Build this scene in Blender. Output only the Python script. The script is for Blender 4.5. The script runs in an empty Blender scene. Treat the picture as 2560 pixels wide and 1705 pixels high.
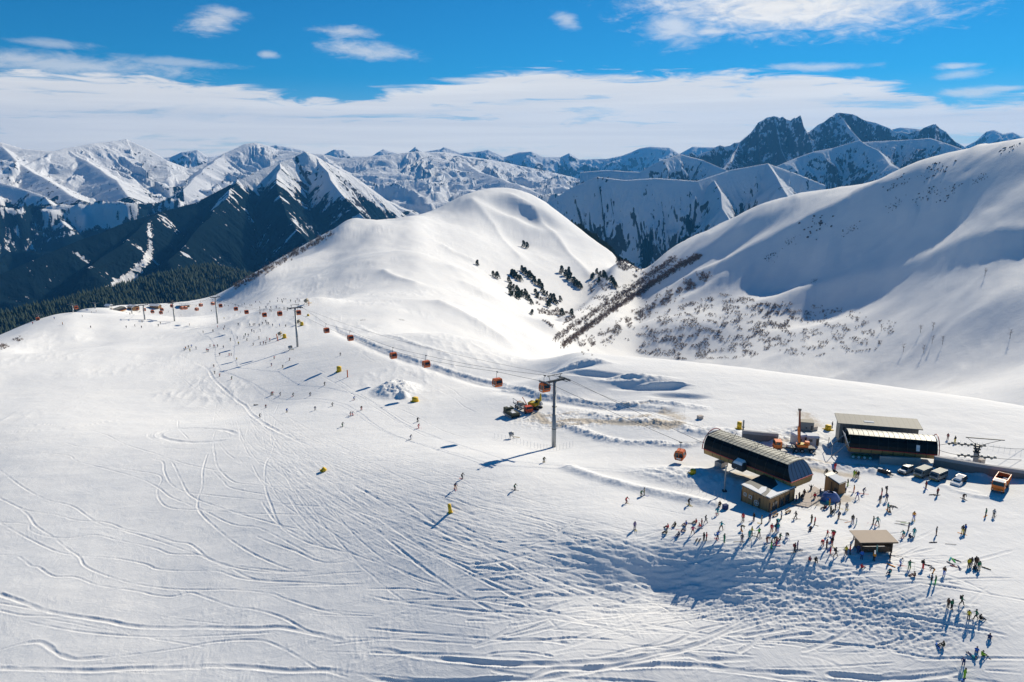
NCOL, NROW, NROW2, MQ = 1700, 800, 260, 1.15
import bpy, bmesh, math, random
import numpy as np
from mathutils import Vector, Matrix, Euler
SC = bpy.context.scene
COL = SC.collection
R = math.radians
random.seed(7)
# ------------------------------------------------------------------ camera, sky, sun, exposure
F, CX, CY, PITCH, CAMZ = 1900.0, 1280.0, 852.5, R(13.4), 70.0     # focal length in photo pixels (2560 wide)
cam = bpy.data.cameras.new('camera'); co = bpy.data.objects.new('camera', cam); COL.objects.link(co)
cam.sensor_width = 36.0; cam.lens = 36.0*F/2560.0; cam.clip_start = 1.0; cam.clip_end = 60000.0
co.location = (0, 0, CAMZ); co.rotation_euler = (R(90)-PITCH, 0, 0)
SC.camera = co
SUN_AZ, SUN_EL = R(36.5), R(31)
world = bpy.data.worlds.new('World'); SC.world = world; world.use_nodes = True
SC.view_settings.view_transform = 'Standard'; SC.view_settings.look = 'None'
SC.view_settings.gamma = 1.0; SC.view_settings.use_curve_mapping = False
SC.view_settings.exposure = 0.17
SC.cycles.volume_bounces = 0; SC.cycles.max_bounces = 6; SC.cycles.diffuse_bounces = 1; SC.cycles.volume_max_steps = 64
sl = bpy.data.lights.new('sun', 'SUN'); sl.energy = 5.0; sl.angle = R(0.53); sl.color = (1.0, 0.905, 0.74)
so = bpy.data.objects.new('sun', sl); COL.objects.link(so)
sdir = Vector((math.sin(SUN_AZ)*math.cos(SUN_EL), math.cos(SUN_AZ)*math.cos(SUN_EL), math.sin(SUN_EL)))
so.rotation_euler = sdir.to_track_quat('Z', 'Y').to_euler(); so.location = (0, 0, 900)

class NT:
    """small expression builder for node trees"""
    def __init__(s, tree): s.t = tree; s.n = tree.nodes; s.l = tree.links
    def new(s, typ, **kw):
        n = s.n.new(typ)
        for k, v in kw.items(): setattr(n, k, v)
        return n
    def put(s, sock, v):
        if v is None: return
        if isinstance(v, bpy.types.NodeSocket): s.l.new(v, sock)
        else:
            if isinstance(v, (tuple, list)) and len(v) == 3 and sock.type == 'RGBA': v = (*v, 1)
            sock.default_value = v
    def m(s, op, a, b=None, c=None, clamp=False):
        n = s.new('ShaderNodeMath', operation=op, use_clamp=clamp)
        s.put(n.inputs[0], a); s.put(n.inputs[1], b); s.put(n.inputs[2], c)
        return n.outputs[0]
    def add(s, a, b): return s.m('ADD', a, b)
    def mul(s, a, b): return s.m('MULTIPLY', a, b)
    def sub(s, a, b): return s.m('SUBTRACT', a, b)
    def ss(s, x, lo, hi):
        n = s.new('ShaderNodeMapRange', interpolation_type='SMOOTHSTEP')
        s.put(n.inputs['Value'], x); s.put(n.inputs['From Min'], lo); s.put(n.inputs['From Max'], hi)
        return n.outputs[0]
    def noise(s, vec, scale, detail=4, rough=.55, dist=0.0, w=None):
        n = s.new('ShaderNodeTexNoise')
        s.put(n.inputs['Vector'], vec); n.inputs['Scale'].default_value = scale
        n.inputs['Detail'].default_value = detail; n.inputs['Roughness'].default_value = rough
        n.inputs['Distortion'].default_value = dist
        return n.outputs['Fac']
    def mix(s, f, a, b, blend='MIX'):
        n = s.new('ShaderNodeMix', data_type='RGBA', blend_type=blend)
        s.put(n.inputs['Factor'], f); s.put(n.inputs['A'], a) if False else None
        s.put(n.inputs[6], a); s.put(n.inputs[7], b)
        return n.outputs[2]
    def vec(s, x, y, z):
        n = s.new('ShaderNodeCombineXYZ'); s.put(n.inputs[0], x); s.put(n.inputs[1], y); s.put(n.inputs[2], z)
        return n.outputs[0]
    def curve(s, x, pts):
        n = s.new('ShaderNodeFloatCurve'); s.put(n.inputs['Value'], x); c = n.mapping.curves[0]
        c.points[0].location = pts[0]; c.points[-1].location = pts[-1]
        for p in pts[1:-1]: c.points.new(*p)
        for p in c.points: p.handle_type = 'AUTO_CLAMPED'
        n.mapping.update(); return n.outputs[0]

def px_ang(px, py):
    """photo pixel -> azimuth, elevation (radians) seen from the camera"""
    u, v = px-CX, py-CY
    x, y, z = u, F*math.cos(PITCH)-v*math.sin(PITCH), -(F*math.sin(PITCH)+v*math.cos(PITCH))
    return math.atan2(x, y), math.atan2(z, math.hypot(x, y))

# sky: physical sky, with clouds laid out over the dome by direction
def build_sky():
    T = NT(world.node_tree); T.n.clear()
    out = T.new('ShaderNodeOutputWorld'); bg = T.new('ShaderNodeBackground'); bg.inputs[1].default_value = 0.10
    T.l.new(bg.outputs[0], out.inputs[0])
    sky = T.new('ShaderNodeTexSky', sky_type='NISHITA'); sky.sun_disc = False
    sky.sun_elevation = SUN_EL; sky.sun_rotation = SUN_AZ; sky.altitude = 2200; sky.air_density = 1.0
    sky.dust_density = 0.3; sky.ozone_density = 3.0
    gam = T.mix(1.0, sky.outputs[0], SKY_TINT, 'MULTIPLY')
    geo = T.new('ShaderNodeTexCoord'); sep = T.new('ShaderNodeSeparateXYZ'); T.l.new(geo.outputs['Generated'], sep.inputs[0])
    X, Y, Z = sep.outputs
    az = T.m('ARCTAN2', X, Y); el = T.m('ARCSINE', Z)            # radians
    D = 57.29578
    azd = T.mul(az, D); eld = T.mul(el, D)
    # bank of thin layered cloud over the horizon: its upper edge in degrees along azimuth
    edge = []
    for px, py in BANK_EDGE:
        a, e = px_ang(px, py); edge.append(((math.degrees(a)+45)/90, math.degrees(e)/20))
    edge = [(0.0, edge[0][1])]+edge+[(1.0, edge[-1][1])]
    u = T.m('DIVIDE', T.add(azd, 45.0), 90.0)
    top = T.mul(T.curve(u, edge), 20.0)
    v1 = T.vec(T.mul(azd, .05), T.mul(eld, .55), 3.1)
    n1 = T.noise(v1, 1.6, 6, .58, .6)
    v2 = T.vec(T.mul(azd, .16), T.mul(eld, 1.3), 7.7)
    n2 = T.noise(v2, 1.3, 7, .6, .9)
    h = T.sub(top, eld)
    e1 = T.add(h, T.mul(T.sub(n2, .5), 3.2))
    bank = T.ss(e1, -0.1, .7)
    thin = T.add(T.ss(n1, .24, .46), T.m('MULTIPLY', T.ss(h, 2.0, 6.5), .75))
    bank = T.mul(bank, T.m('MINIMUM', T.add(T.mul(thin, .62), .38), 1.0))
    bank = T.mul(bank, T.sub(1.0, T.mul(T.ss(T.mul(T.sub(n2, n1), 1), .12, .24), .32)))
    shade = T.noise(T.vec(T.mul(azd, .035), T.mul(eld, 1.0), 1.3), 1.5, 6, .6, .3)
    cld = T.mul(bank, T.ss(Y, 0.1, .4))
    # single clouds: centre px, half-size px, density, softness
    nv = T.vec(T.mul(azd, .34), T.mul(eld, .95), 0.0)
    nn = T.noise(nv, 1.1, 8, .62, .7)
    nf = T.noise(nv, 3.0, 8, .65, .4)
    for (px, py, hw, hh, dens, rot) in SMALL_CLOUDS:
        a, e = px_ang(px, py); hwd = hw/33.0; hhd = hh/33.0
        dx = T.m('DIVIDE', T.sub(azd, math.degrees(a)), hwd); dy = T.m('DIVIDE', T.sub(eld, math.degrees(e)), hhd)
        dy = T.sub(dy, T.mul(dx, rot))
        rr = T.m('SQRT', T.add(T.mul(dx, dx), T.mul(dy, dy)))
        f = T.sub(T.sub(1.5, rr), T.mul(T.sub(.6, nn), 2.0))
        f = T.add(f, T.mul(T.sub(nf, .5), .9))
        f = T.mul(T.ss(f, -.05, 1.25), dens if hw > 300 else dens*.85)
        cld = T.m('MAXIMUM', cld, f)
    cc = T.mix(T.ss(shade, .35, .68), CLOUD_DARK, CLOUD_LIGHT)
    cc = T.mix(T.mul(T.ss(eld, 5.0, 12.0), T.ss(nn, .4, .7)), cc, CLOUD_TOP)
    # a pale air layer close to the horizon
    low = T.sub(1.0, T.ss(eld, -1.0, 6.0))
    base = T.mix(T.mul(low, .45), gam, (CLOUD_LIGHT[0]*.8, CLOUD_LIGHT[1]*.85, CLOUD_LIGHT[2]*.95))
    fin = T.mix(T.mul(cld, .97), base, cc)
    T.l.new(fin, bg.inputs[0])
SKY_TINT = (0.06, 0.49, 0.72)
CLOUD_DARK = (8.0, 7.8, 7.5); CLOUD_LIGHT = (8.9, 8.6, 8.1); CLOUD_TOP = (9.2, 9.0, 8.7)
BANK_EDGE = [(0, 165), (150, 170), (300, 175), (450, 195), (600, 215), (760, 240), (900, 235), (1000, 212), (1150, 190), (1300, 172), (1450, 175),
             (1600, 183), (1800, 178), (1960, 172), (2080, 182), (2200, 200), (2300, 225), (2400, 245), (2560, 235)]
SMALL_CLOUDS = [(1980, 12, 330, 60, 1.0, -.15), (1690, 70, 75, 42, .8, -.1), (1770, 77, 50, 14, .9, -.1), (2120, -60, 380, 60, 1, 0), (530, 55, 55, 24, .8, .35), (570, 34, 45, 14, .6, -.4),
    (880, 78, 75, 13, .7, -.15), (920, 128, 105, 20, .75, -.3), (1415, 50, 32, 18, .6, -.4), (140, 110, 70, 9, .45, -.15), (430, 155, 130, 10, .5, -.3),
    (670, 136, 22, 8, .6, 0), (2060, 167, 115, 9, .7, -.1), (2390, 165, 40, 7, .7, 0), (2400, 185, 45, 11, .55, .3), (2500, 222, 60, 6, .7, 0), (2420, 232, 60, 12, .8, 0), (60, 150, 130, 20, .75, -.2), (220, 165, 90, 14, .7, -.3), (120, 158, 260, 22, .7, -.15)]
build_sky()

# ------------------------------------------------------------------ tagging and linking helpers
def tag(o, label=None, cat=None, group=None, kind=None):
    if label: o['label'] = label
    if cat: o['category'] = cat
    if group: o['group'] = group
    if kind: o['kind'] = kind
    return o
def link(name, data, parent=None):
    o = bpy.data.objects.new(name, data); COL.objects.link(o)
    if parent: o.parent = parent
    return o
def empty(name, loc, rz=0.0, label=None, cat=None, group=None):
    o = bpy.data.objects.new(name, None); COL.objects.link(o); o.location = loc; o.rotation_euler = (0, 0, rz)
    o.empty_display_size = .3
    return tag(o, label, cat, group)

# ------------------------------------------------------------------ numpy noise
_rng = np.random.RandomState(11)
_P = _rng.permutation(512).astype(np.int32); _P = np.concatenate([_P, _P]); _G = _rng.rand(1024).astype(np.float32)*2*np.pi
_GX, _GY = np.cos(_G).astype(np.float32), np.sin(_G).astype(np.float32)
def perlin(x, y, seed=0):
    x = np.asarray(x, np.float64)+seed*17.31; y = np.asarray(y, np.float64)+seed*9.73
    xi = np.floor(x).astype(np.int64); yi = np.floor(y).astype(np.int64)
    xf = (x-xi).astype(np.float32); yf = (y-yi).astype(np.float32)
    u = xf*xf*xf*(xf*(xf*6-15)+10); v = yf*yf*yf*(yf*(yf*6-15)+10)
    def g(ix, iy, dx, dy):
        h = _P[(_P[ix & 511]+iy) & 511]
        return _GX[h]*dx+_GY[h]*dy
    a = g(xi, yi, xf, yf); b = g(xi+1, yi, xf-1, yf); c = g(xi, yi+1, xf, yf-1); d = g(xi+1, yi+1, xf-1, yf-1)
    return ((a+u*(b-a))*(1-v)+(c+u*(d-c))*v)*1.5
def fbm(x, y, oct=4, seed=0, gain=.5):
    s = 0; a = 1.0
    for k in range(oct):
        s = s+a*perlin(x*2**k, y*2**k, seed+k*3); a *= gain
    return s
def ridged(x, y, oct=4, seed=0, gain=.5):
    s = 0; a = 1.0; w = 1.0
    for k in range(oct):
        n = 1-np.abs(perlin(x*2**k, y*2**k, seed+k*3)); n = n*n*w
        w = np.clip(n*1.3, 0, 1); s = s+a*n; a *= gain
    return s
def sst(x, a, b):
    t = np.clip((x-a)/(b-a), 0, 1); return t*t*(3-2*t)
def grid_mesh(name, Xg, Yg, Zg, attrs=None, smooth=True):
    """rows x cols arrays -> mesh"""
    nr, nc = Xg.shape; me = bpy.data.meshes.new(name)
    co_ = np.stack([Xg, Yg, Zg], -1).reshape(-1, 3).astype(np.float32)
    idx = np.arange(nr*nc, dtype=np.int32).reshape(nr, nc)
    q = np.stack([idx[:-1, :-1], idx[:-1, 1:], idx[1:, 1:], idx[1:, :-1]], -1).reshape(-1, 4)
    me.vertices.add(nr*nc); me.vertices.foreach_set('co', co_.ravel())
    me.loops.add(q.size); me.loops.foreach_set('vertex_index', q.ravel())
    me.polygons.add(len(q)); me.polygons.foreach_set('loop_start', np.arange(0, q.size, 4, dtype=np.int32))
    if smooth: me.polygons.foreach_set('use_smooth', np.ones(len(q), bool))
    for k, a in (attrs or {}).items():
        at = me.attributes.new(k, 'FLOAT', 'POINT'); at.data.foreach_set('value', a.astype(np.float32).ravel())
    me.update(calc_edges=True)
    return me
# ------------------------------------------------------------------ the near terrain: ski field, ridge hill, gully, slope on the right
def A(px, py, z=None, d=None):
    a, e = px_ang(px, py)
    if d is None: d = (z-CAMZ)/math.tan(e)
    else: z = CAMZ+d*math.tan(e)
    return (a, math.log(d), z)
def X(az, d, z): return (R(az), math.log(d), z)
ANCH = [
 # level ground round the station
 A(1386,1115,z=-4.2),A(1240,1158,z=-.4),A(1310,1135,z=-2.2),A(1600,1050,z=-.5),A(1600,1200,z=0),A(1750,1150,z=-.3),A(1900,1100,z=0),A(1950,1250,z=0),A(2200,1100,z=0),A(2200,1250,z=0),
 A(2450,1250,z=0),A(2450,1400,z=0),A(2700,1300,z=0),A(1750,1320,z=0),A(2200,1380,z=0),A(1350,1250,z=0),A(1150,1250,z=-1.5),A(1250,1000,z=-6.5),
 A(1500,980,z=-3),A(1380,930,z=-7),A(1300,910,z=-10),A(1750,1010,z=0),A(2000,1020,z=0),A(2300,1060,z=0),A(2560,1110,z=0),
 # gully floor
 A(1390,862,d=760),A(1500,740,d=1150),A(1600,672,d=1500),A(1450,800,d=920),A(1600,880,d=850),
 X(10,2000,-320),X(8,1800,-260),X(10,2600,-330),
 # slope on the right
 A(1700,605,d=1380),A(1800,560,d=1320),A(1900,510,d=1270),A(2000,482,d=1230),A(2180,455,d=1180),A(2300,400,d=1150),A(2450,362,d=1080),A(2560,345,d=1020),A(2800,290,d=980),
 X(9.8,1720,-240),X(15,1650,-70),X(20,1500,-10),X(25,1450,-20),X(30,1400,0),X(36,1350,20),X(20,2600,-300),X(30,2600,-300),X(44,2600,-250),X(42,1400,60),
 A(2560,480,d=900),A(2560,700,d=720),A(2560,900,d=600),A(2400,560,d=930),A(2400,760,d=740),A(2400,950,d=600),
 A(2200,640,d=965),A(2200,800,d=800),A(2200,950,d=660),A(2000,735,d=960),A(2000,840,d=800),A(2000,920,d=705),
 A(1800,640,d=1150),A(1800,760,d=985),A(1800,890,d=805),A(1700,700,d=1150),A(1700,820,d=900),A(2800,500,d=850),A(2800,900,d=520),
 A(1900,600,d=1130),
 # ridge hill
 A(1270,470,d=1750),A(1180,480,d=1650),A(1080,530,d=1500),A(1000,545,d=1320),A(880,552,d=1180),A(1350,495,d=1720),A(1450,572,d=1650),A(1540,640,d=1560),
 A(1300,600,d=1400),A(1200,600,d=1250),A(1300,700,d=1100),A(1400,700,d=1180),A(1400,780,d=960),A(1250,780,d=700),A(1300,840,d=560),
 A(1100,650,d=860),A(900,650,d=820),A(900,750,d=560),A(1100,750,d=560),A(1200,850,d=370),A(1000,850,d=350),A(1380,620,d=1400),
 A(640,690,d=1090),A(740,628,d=1230),A(830,575,d=1290),A(640,714,d=940),A(740,662,d=1000),A(820,618,d=1060),A(540,737,d=960),A(590,718,d=960),A(940,551,d=1260),A(850,640,d=950),A(1130,500,d=1580),A(1230,468,d=1720),A(1310,477,d=1740),
 # ski field, left
 A(440,760,d=960),A(300,768,d=930),A(200,778,d=860),A(100,798,d=700),A(0,838,d=520),A(-200,900,d=420),
 A(362,800,z=-95),A(435,803,z=-78),A(544,809,z=-46),A(742,867,z=-22),A(640,880,z=-28),A(596,862,z=-30),A(656,1020,z=-22),A(810,964,z=-16),A(790,1026,z=-12),A(1055,1055,z=-9),
 A(700,780,z=-50),A(800,740,d=560),A(400,860,z=-38),A(250,880,z=-36),A(200,840,z=-44),A(100,870,z=-38),
 A(0,950,z=-26),A(0,1100,z=-20),A(0,1250,z=-17),A(0,1400,z=-16),A(0,1550,z=-15.5),A(0,1700,z=-16),A(-250,1100,z=-22),A(-250,1500,z=-18),A(-200,1800,z=-18),
 A(350,1100,z=-17),A(350,1300,z=-14),A(350,1500,z=-13.8),A(350,1700,z=-14),A(700,1150,z=-10),A(700,1300,z=-9),A(700,1450,z=-10.2),A(700,1700,z=-12),
 A(1000,1150,z=-4),A(1000,1300,z=-4.5),A(1000,1450,z=-7),A(1000,1700,z=-9.5),A(1000,1900,z=-12),
 A(1300,1330,z=-.8),A(1280,1420,z=-2.6),A(1300,1550,z=-5.4),A(1300,1700,z=-7),
 A(1600,1340,z=0),A(1600,1385,z=-1.5),A(1640,1468,z=-5.5),A(1640,1545,z=-5.9),A(1640,1700,z=-7.0),A(1500,1388,z=-1.2),A(1500,1472,z=-4.7),A(1490,1560,z=-5.6),A(1400,1400,z=-1.8),A(1400,1485,z=-4.3),A(1640,1900,z=-11),
 A(1800,1385,z=0),A(1800,1420,z=-1.5),A(1800,1500,z=-4.6),A(1800,1580,z=-5.6),A(1950,1600,z=-5.2),A(2000,1410,z=0),A(2000,1455,z=-1.8),A(2000,1520,z=-3.6),A(2000,1700,z=-6.2),
 A(2250,1450,z=0),A(2250,1510,z=-1.4),A(2250,1600,z=-3.6),A(2250,1700,z=-5),A(2500,1550,z=-.5),A(2500,1700,z=-2.5),A(2800,1600,z=-.5),A(2300,1900,z=-8),
 # beyond the ridges the ground falls away into the valleys
 X(-33,800,-130),X(-33,1100,-280),X(-33,2600,-700),X(-40,900,-200),X(-28,1150,-230),X(-22,1250,-220),X(-17,1350,-200),X(-28,2600,-700),X(-15,1550,-170),X(-20,2600,-650),X(-10,1650,-140),X(-10,2600,-500),
 X(-4,1950,-110),X(0,2050,-70),X(0,2600,-300),X(5,2050,-170),X(-46,700,-80),X(-46,300,-30),
]
# outer edge of the level ground: flat up to the edge, then dropping into the gully
for (px, py) in [(1440, 893), (1520, 899), (1600, 905), (1700, 914), (1800, 925), (1900, 937), (2000, 950), (2150, 969), (2300, 990), (2430, 1009), (2560, 1030), (2700, 1052), (2900, 1085)]:
    a_, l_, z_ = A(px, py, z=-.6); d_ = math.exp(l_)
    ANCH += [(a_, l_, -.6), (a_, math.log(d_*1.07), -3.6), (a_, math.log(d_*1.2), -20), (a_, math.log(d_*1.5), -58)]
    ANCH += [(a_, math.log(d_*.93), 0)]
ANCH = np.array(ANCH)
def _U(r):
    r2 = r*r+1e-12; return r2*np.log(r2)
def _fit():
    P = ANCH[:, :2]; n = len(P)
    D = np.linalg.norm(P[:, None]-P[None], axis=2); K = _U(D)+np.eye(n)*2e-5
    T_ = np.hstack([np.ones((n, 1)), P]); M = np.zeros((n+3, n+3)); M[:n, :n] = K; M[:n, n:] = T_; M[n:, :n] = T_.T
    # heights scaled by distance so that near and far errors weigh alike
    return np.linalg.solve(M, np.concatenate([(ANCH[:, 2]-CAMZ)/np.exp(ANCH[:, 1]), [0, 0, 0]]))
_W = _fit()
def base_h(az, lr):
    """smooth terrain height, metres"""
    az = np.asarray(az); lr = np.asarray(lr); s = _W[-3]+_W[-2]*az+_W[-1]*lr
    for k in range(len(ANCH)):
        r2 = (az-ANCH[k, 0])**2+(lr-ANCH[k, 1])**2+1e-12
        s = s+_W[k]*r2*np.log(r2)
    return s*np.exp(lr)+CAMZ
# grid
_az = np.concatenate([np.linspace(-50, -39, 36, endpoint=False), np.linspace(-39, 38, NCOL, endpoint=False), np.linspace(38, 50, 36)])*math.pi/180
_dep = np.radians(np.concatenate([np.linspace(58, 41, 20, endpoint=False), np.linspace(41, 11.4, NROW)]))
_r1 = 76.0/np.tan(_dep)
_r2 = np.exp(np.linspace(math.log(_r1[-1]), math.log(2600), NROW2+1))[1:]
_r = np.concatenate([_r1, _r2])
AZ, RR = np.meshgrid(_az, _r); LR = np.log(RR)
GX_, GY_ = RR*np.sin(AZ), RR*np.cos(AZ)
# evaluate on a coarser grid, then refine smoothly
def _coarse():
    ca = np.linspace(_az[0], _az[-1], 420); cr = np.linspace(LR[0, 0]-.02, LR[-1, 0]+.02, 520)
    a, l = np.meshgrid(ca, cr); t = (base_h(a, l)-CAMZ)/np.exp(l)
    def cub(t, x, axis):
        i = np.clip(np.floor(x).astype(int), 1, t.shape[axis]-3); f = x-i
        w = [-.5*f+f*f-.5*f**3, 1-2.5*f*f+1.5*f**3, .5*f+2*f*f-1.5*f**3, -.5*f*f+.5*f**3]
        s = 0
        for k in range(4):
            q = np.take(t, i-1+k, axis=axis); s = s+(q*w[k][:, None] if axis == 0 else q*w[k][None])
        return s
    t = cub(t, (np.log(_r)-cr[0])/(cr[1]-cr[0]), 0); t = cub(t, (_az-ca[0])/(ca[1]-ca[0]), 1)
    return t
ZZ = _coarse()*RR+CAMZ
DIRT = np.zeros_like(ZZ); SCRUB = np.zeros_like(ZZ); ROCK = np.zeros_like(ZZ); GROOM = np.zeros_like(ZZ)
def gidx(az, r):
    return np.interp(np.log(r), LR[:, 0], np.arange(len(_r))), np.interp(az, _az, np.arange(len(_az)))
def gh(x, y):
    """height of the finished ground at x, y (scalars or arrays)"""
    x = np.asarray(x, float); y = np.asarray(y, float)
    i, j = gidx(np.arctan2(x, y), np.hypot(x, y)); i0 = np.clip(np.floor(i).astype(int), 0, len(_r)-2); j0 = np.clip(np.floor(j).astype(int), 0, len(_az)-2)
    fi, fj = i-i0, j-j0
    return (ZZ[i0, j0]*(1-fi)*(1-fj)+ZZ[i0+1, j0]*fi*(1-fj)+ZZ[i0, j0+1]*(1-fi)*fj+ZZ[i0+1, j0+1]*fi*fj)
_ELB = None
def ground_px(px, py):
    """first ground point the camera sees at a photo pixel"""
    a, e = px_ang(px, py); rs = _r[_r > 60]
    j = float(np.interp(a, _az, np.arange(len(_az)))); j0 = min(int(j), len(_az)-2); f = j-j0
    col = (ZZ[:, j0]*(1-f)+ZZ[:, j0+1]*f)[_r > 60]
    el = np.arctan2(col-CAMZ, rs); k = int(np.argmax(el >= e))
    if el[k] < e: k = len(rs)-1
    if k > 0:
        t = (e-el[k-1])/(el[k]-el[k-1]+1e-12); t = min(max(t, 0), 1); r = rs[k-1]+(rs[k]-rs[k-1])*t
    else: r = rs[0]
    x, y = r*math.sin(a), r*math.cos(a)
    return Vector((x, y, float(gh(x, y))))
def at_dist(px, py, d):
    """3D point on a photo pixel's ray at horizontal distance d"""
    a, e = px_ang(px, py); return Vector((d*math.sin(a), d*math.cos(a), CAMZ+d*math.tan(e)))

# broad folds of the far slopes: wind-drifted snow, ribs running down the slope on the right
def add_folds():
    global ZZ
    far = sst(RR, 260, 520); azd = np.degrees(AZ)
    right = sst(azd, 2.5, 9)*sst(RR, 420, 620)
    ZZ = ZZ+far*(1-right)*(fbm(GX_/150, GY_/190, 4, 3)*2.6+fbm(GX_/38, GY_/70, 3, 9)*.7)
    # ribs: direction of the fall line on the right slope runs towards lower left
    c, s = math.cos(R(RIB_ANG)), math.sin(R(RIB_ANG)); u = GX_*c+GY_*s; v = -GX_*s+GY_*c
    wu = u+fbm(GX_/120, GY_/120, 3, 21)*26
    ZZ = ZZ+right*(ridged(wu/105, v/420, 3, 5)*3-3+fbm(wu/34, v/200, 3, 31)*.9+fbm(GX_/60, GY_/60, 4, 41)*.8)*sst(RR, 420, 700)
RIB_ANG = -45
add_folds()

def spur_line(pts, h, w, dist=None, sharp=1.0):
    P = [ground_px(*p) if dist is None else at_dist(*p) for p in pts]; d = np.full(ZZ.shape, 1e9)
    for a, b in zip(P[:-1], P[1:]):
        dx, dy = b[0]-a[0], b[1]-a[1]; t = np.clip(((GX_-a[0])*dx+(GY_-a[1])*dy)/(dx*dx+dy*dy+1e-9), 0, 1); d = np.minimum(d, np.hypot(GX_-a[0]-t*dx, GY_-a[1]-t*dy))
    d = np.sqrt(d*d+(w*.12)**2)-w*.12
    ZZ[...] += h*np.exp(-(d/w)**sharp)
def dent(px, py, rx, ry, h, rot=0, soft=.7):
    c = ground_px(px, py); ex = ground_px(px+rx, py); a = math.hypot(ex.x-c.x, ex.y-c.y); e2 = ground_px(px, py+ry); b = abs(math.hypot(e2.x, e2.y)-math.hypot(c.x, c.y))
    b = min(b, a*2.5); t = math.atan2(c.x, c.y); dx, dy = GX_-c.x, GY_-c.y; u = dx*math.cos(t)-dy*math.sin(t); v = dx*math.sin(t)+dy*math.cos(t)
    c_, s_ = math.cos(rot), math.sin(rot); u, v = u*c_+v*s_, -u*s_+v*c_
    ZZ[...] += h*(1-sst(np.hypot(u/a, v/b), 1-soft, 1+soft))
spur_line([(2193,474),(2130,503),(2063,539),(2018,562),(1950,598),(1883,634),(1815,670),(1703,715),(1648,755)], 13, 46)
spur_line([(2700,520),(2560,575),(2380,625),(2170,694),(2048,726),(1967,745),(1885,777),(1780,830)], 11, 42)
spur_line([(1590,668,1620),(1485,737,1240),(1425,782,1050),(1352,836,850)], -18, 34, True, 1.6); spur_line([(1604,680,1480),(1500,743,1120),(1440,788,940),(1374,838,760)], 20, 26, True, 1.3); spur_line([(1800,700),(1690,762),(1560,830),(1450,862)], 6, 20)
dent(2110, 748, 110, 34, -9); dent(1960, 690, 60, 30, -7); dent(1800, 625, 60, 18, -7); dent(1280, 512, 52, 15, -9); dent(1345, 545, 32, 14, -9); spur_line([(1275,482),(1335,520),(1400,600),(1470,690)], 7, 16); spur_line([(1180,500),(1235,560),(1300,640)], 4, 14)
spur_line([(1600,905),(1850,1000)][:1]+[(1500,600)], 0, 10) if False else None
for q_ in ([(1105,612),(1130,628),(1180,650)], [(960,680),(985,695),(1040,712)], [(1130,670),(1180,690)], [(1165,712),(1200,728)], [(1205,735),(1260,760)], [(1100,760),(1180,800),(1260,850)]): spur_line(q_, 3.2, 8)

# settle the far ground so that its skyline runs where the real one does
def fit_skyline():
    S = [(-400, 960), (-200, 905), (0, 838), (50, 815), (110, 793), (200, 775), (300, 763), (440, 757), (520, 744), (560, 728), (600, 704), (650, 674), (740, 623), (800, 590), (870, 557), (900, 552), (1000, 545), (1080, 528), (1130, 501), (1180, 479), (1240, 468), (1290, 472), (1340, 490), (1380, 517), (1450, 572), (1540, 641), (1604, 678),
         (1640, 650), (1700, 606), (1800, 560), (1900, 510), (2000, 482), (2100, 468), (2180, 455), (2300, 400), (2450, 362), (2560, 345), (2700, 320), (2900, 300)]
    A_ = np.array([px_ang(*p) for p in S]); tgt = np.tan(np.interp(_az, A_[:, 0], A_[:, 1])); far_ = _r > 380
    for _ in range(3):
        el = (ZZ[far_]-CAMZ)/RR[far_]; k = np.argmax(el, 0); cur = el[k, np.arange(len(_az))]; rc = _r[far_][k]
        dl = tgt-cur
        for _k in range(3): dl = np.convolve(np.pad(dl, 14, 'edge'), np.ones(29)/29, 'valid'); rc = np.convolve(np.pad(rc, 70, 'edge'), np.ones(141)/141, 'valid')
        ZZ[...] += dl[None]*RR*sst(RR, .35*rc[None], 1.0*rc[None])
fit_skyline()
# ------------------------------------------------------------------ what wind, skis and machines did to the near snow
def poly_world(pts, step=.25, z=None):
    """photo-pixel polyline -> dense smooth world xy samples on the ground"""
    P = np.array([tuple(ground_px(*p))[:2] for p in pts]); n = len(P)
    if n > 2:      # Catmull-Rom
        Q = np.vstack([2*P[0]-P[1], P, 2*P[-1]-P[-2]]); out = []
        for i in range(1, n):
            L = np.linalg.norm(Q[i+1]-Q[i]); m = max(2, int(L/step)); t = np.linspace(0, 1, m, endpoint=False)[:, None]
            out.append(.5*((2*Q[i])+(-Q[i-1]+Q[i+1])*t+(2*Q[i-1]-5*Q[i]+4*Q[i+1]-Q[i+2])*t*t+(-Q[i-1]+3*Q[i]-3*Q[i+1]+Q[i+2])*t**3))
        return np.vstack(out+[P[-1:]])
    L = np.linalg.norm(P[1]-P[0]); t = np.linspace(0, 1, max(2, int(L/step)))[:, None]; return P[:1]+(P[1:]-P[:1])*t
GROOVE = np.zeros_like(ZZ); LIP = np.zeros_like(ZZ)
_dr = np.gradient(_r); _daz = (_az[60]-_az[59])
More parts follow.
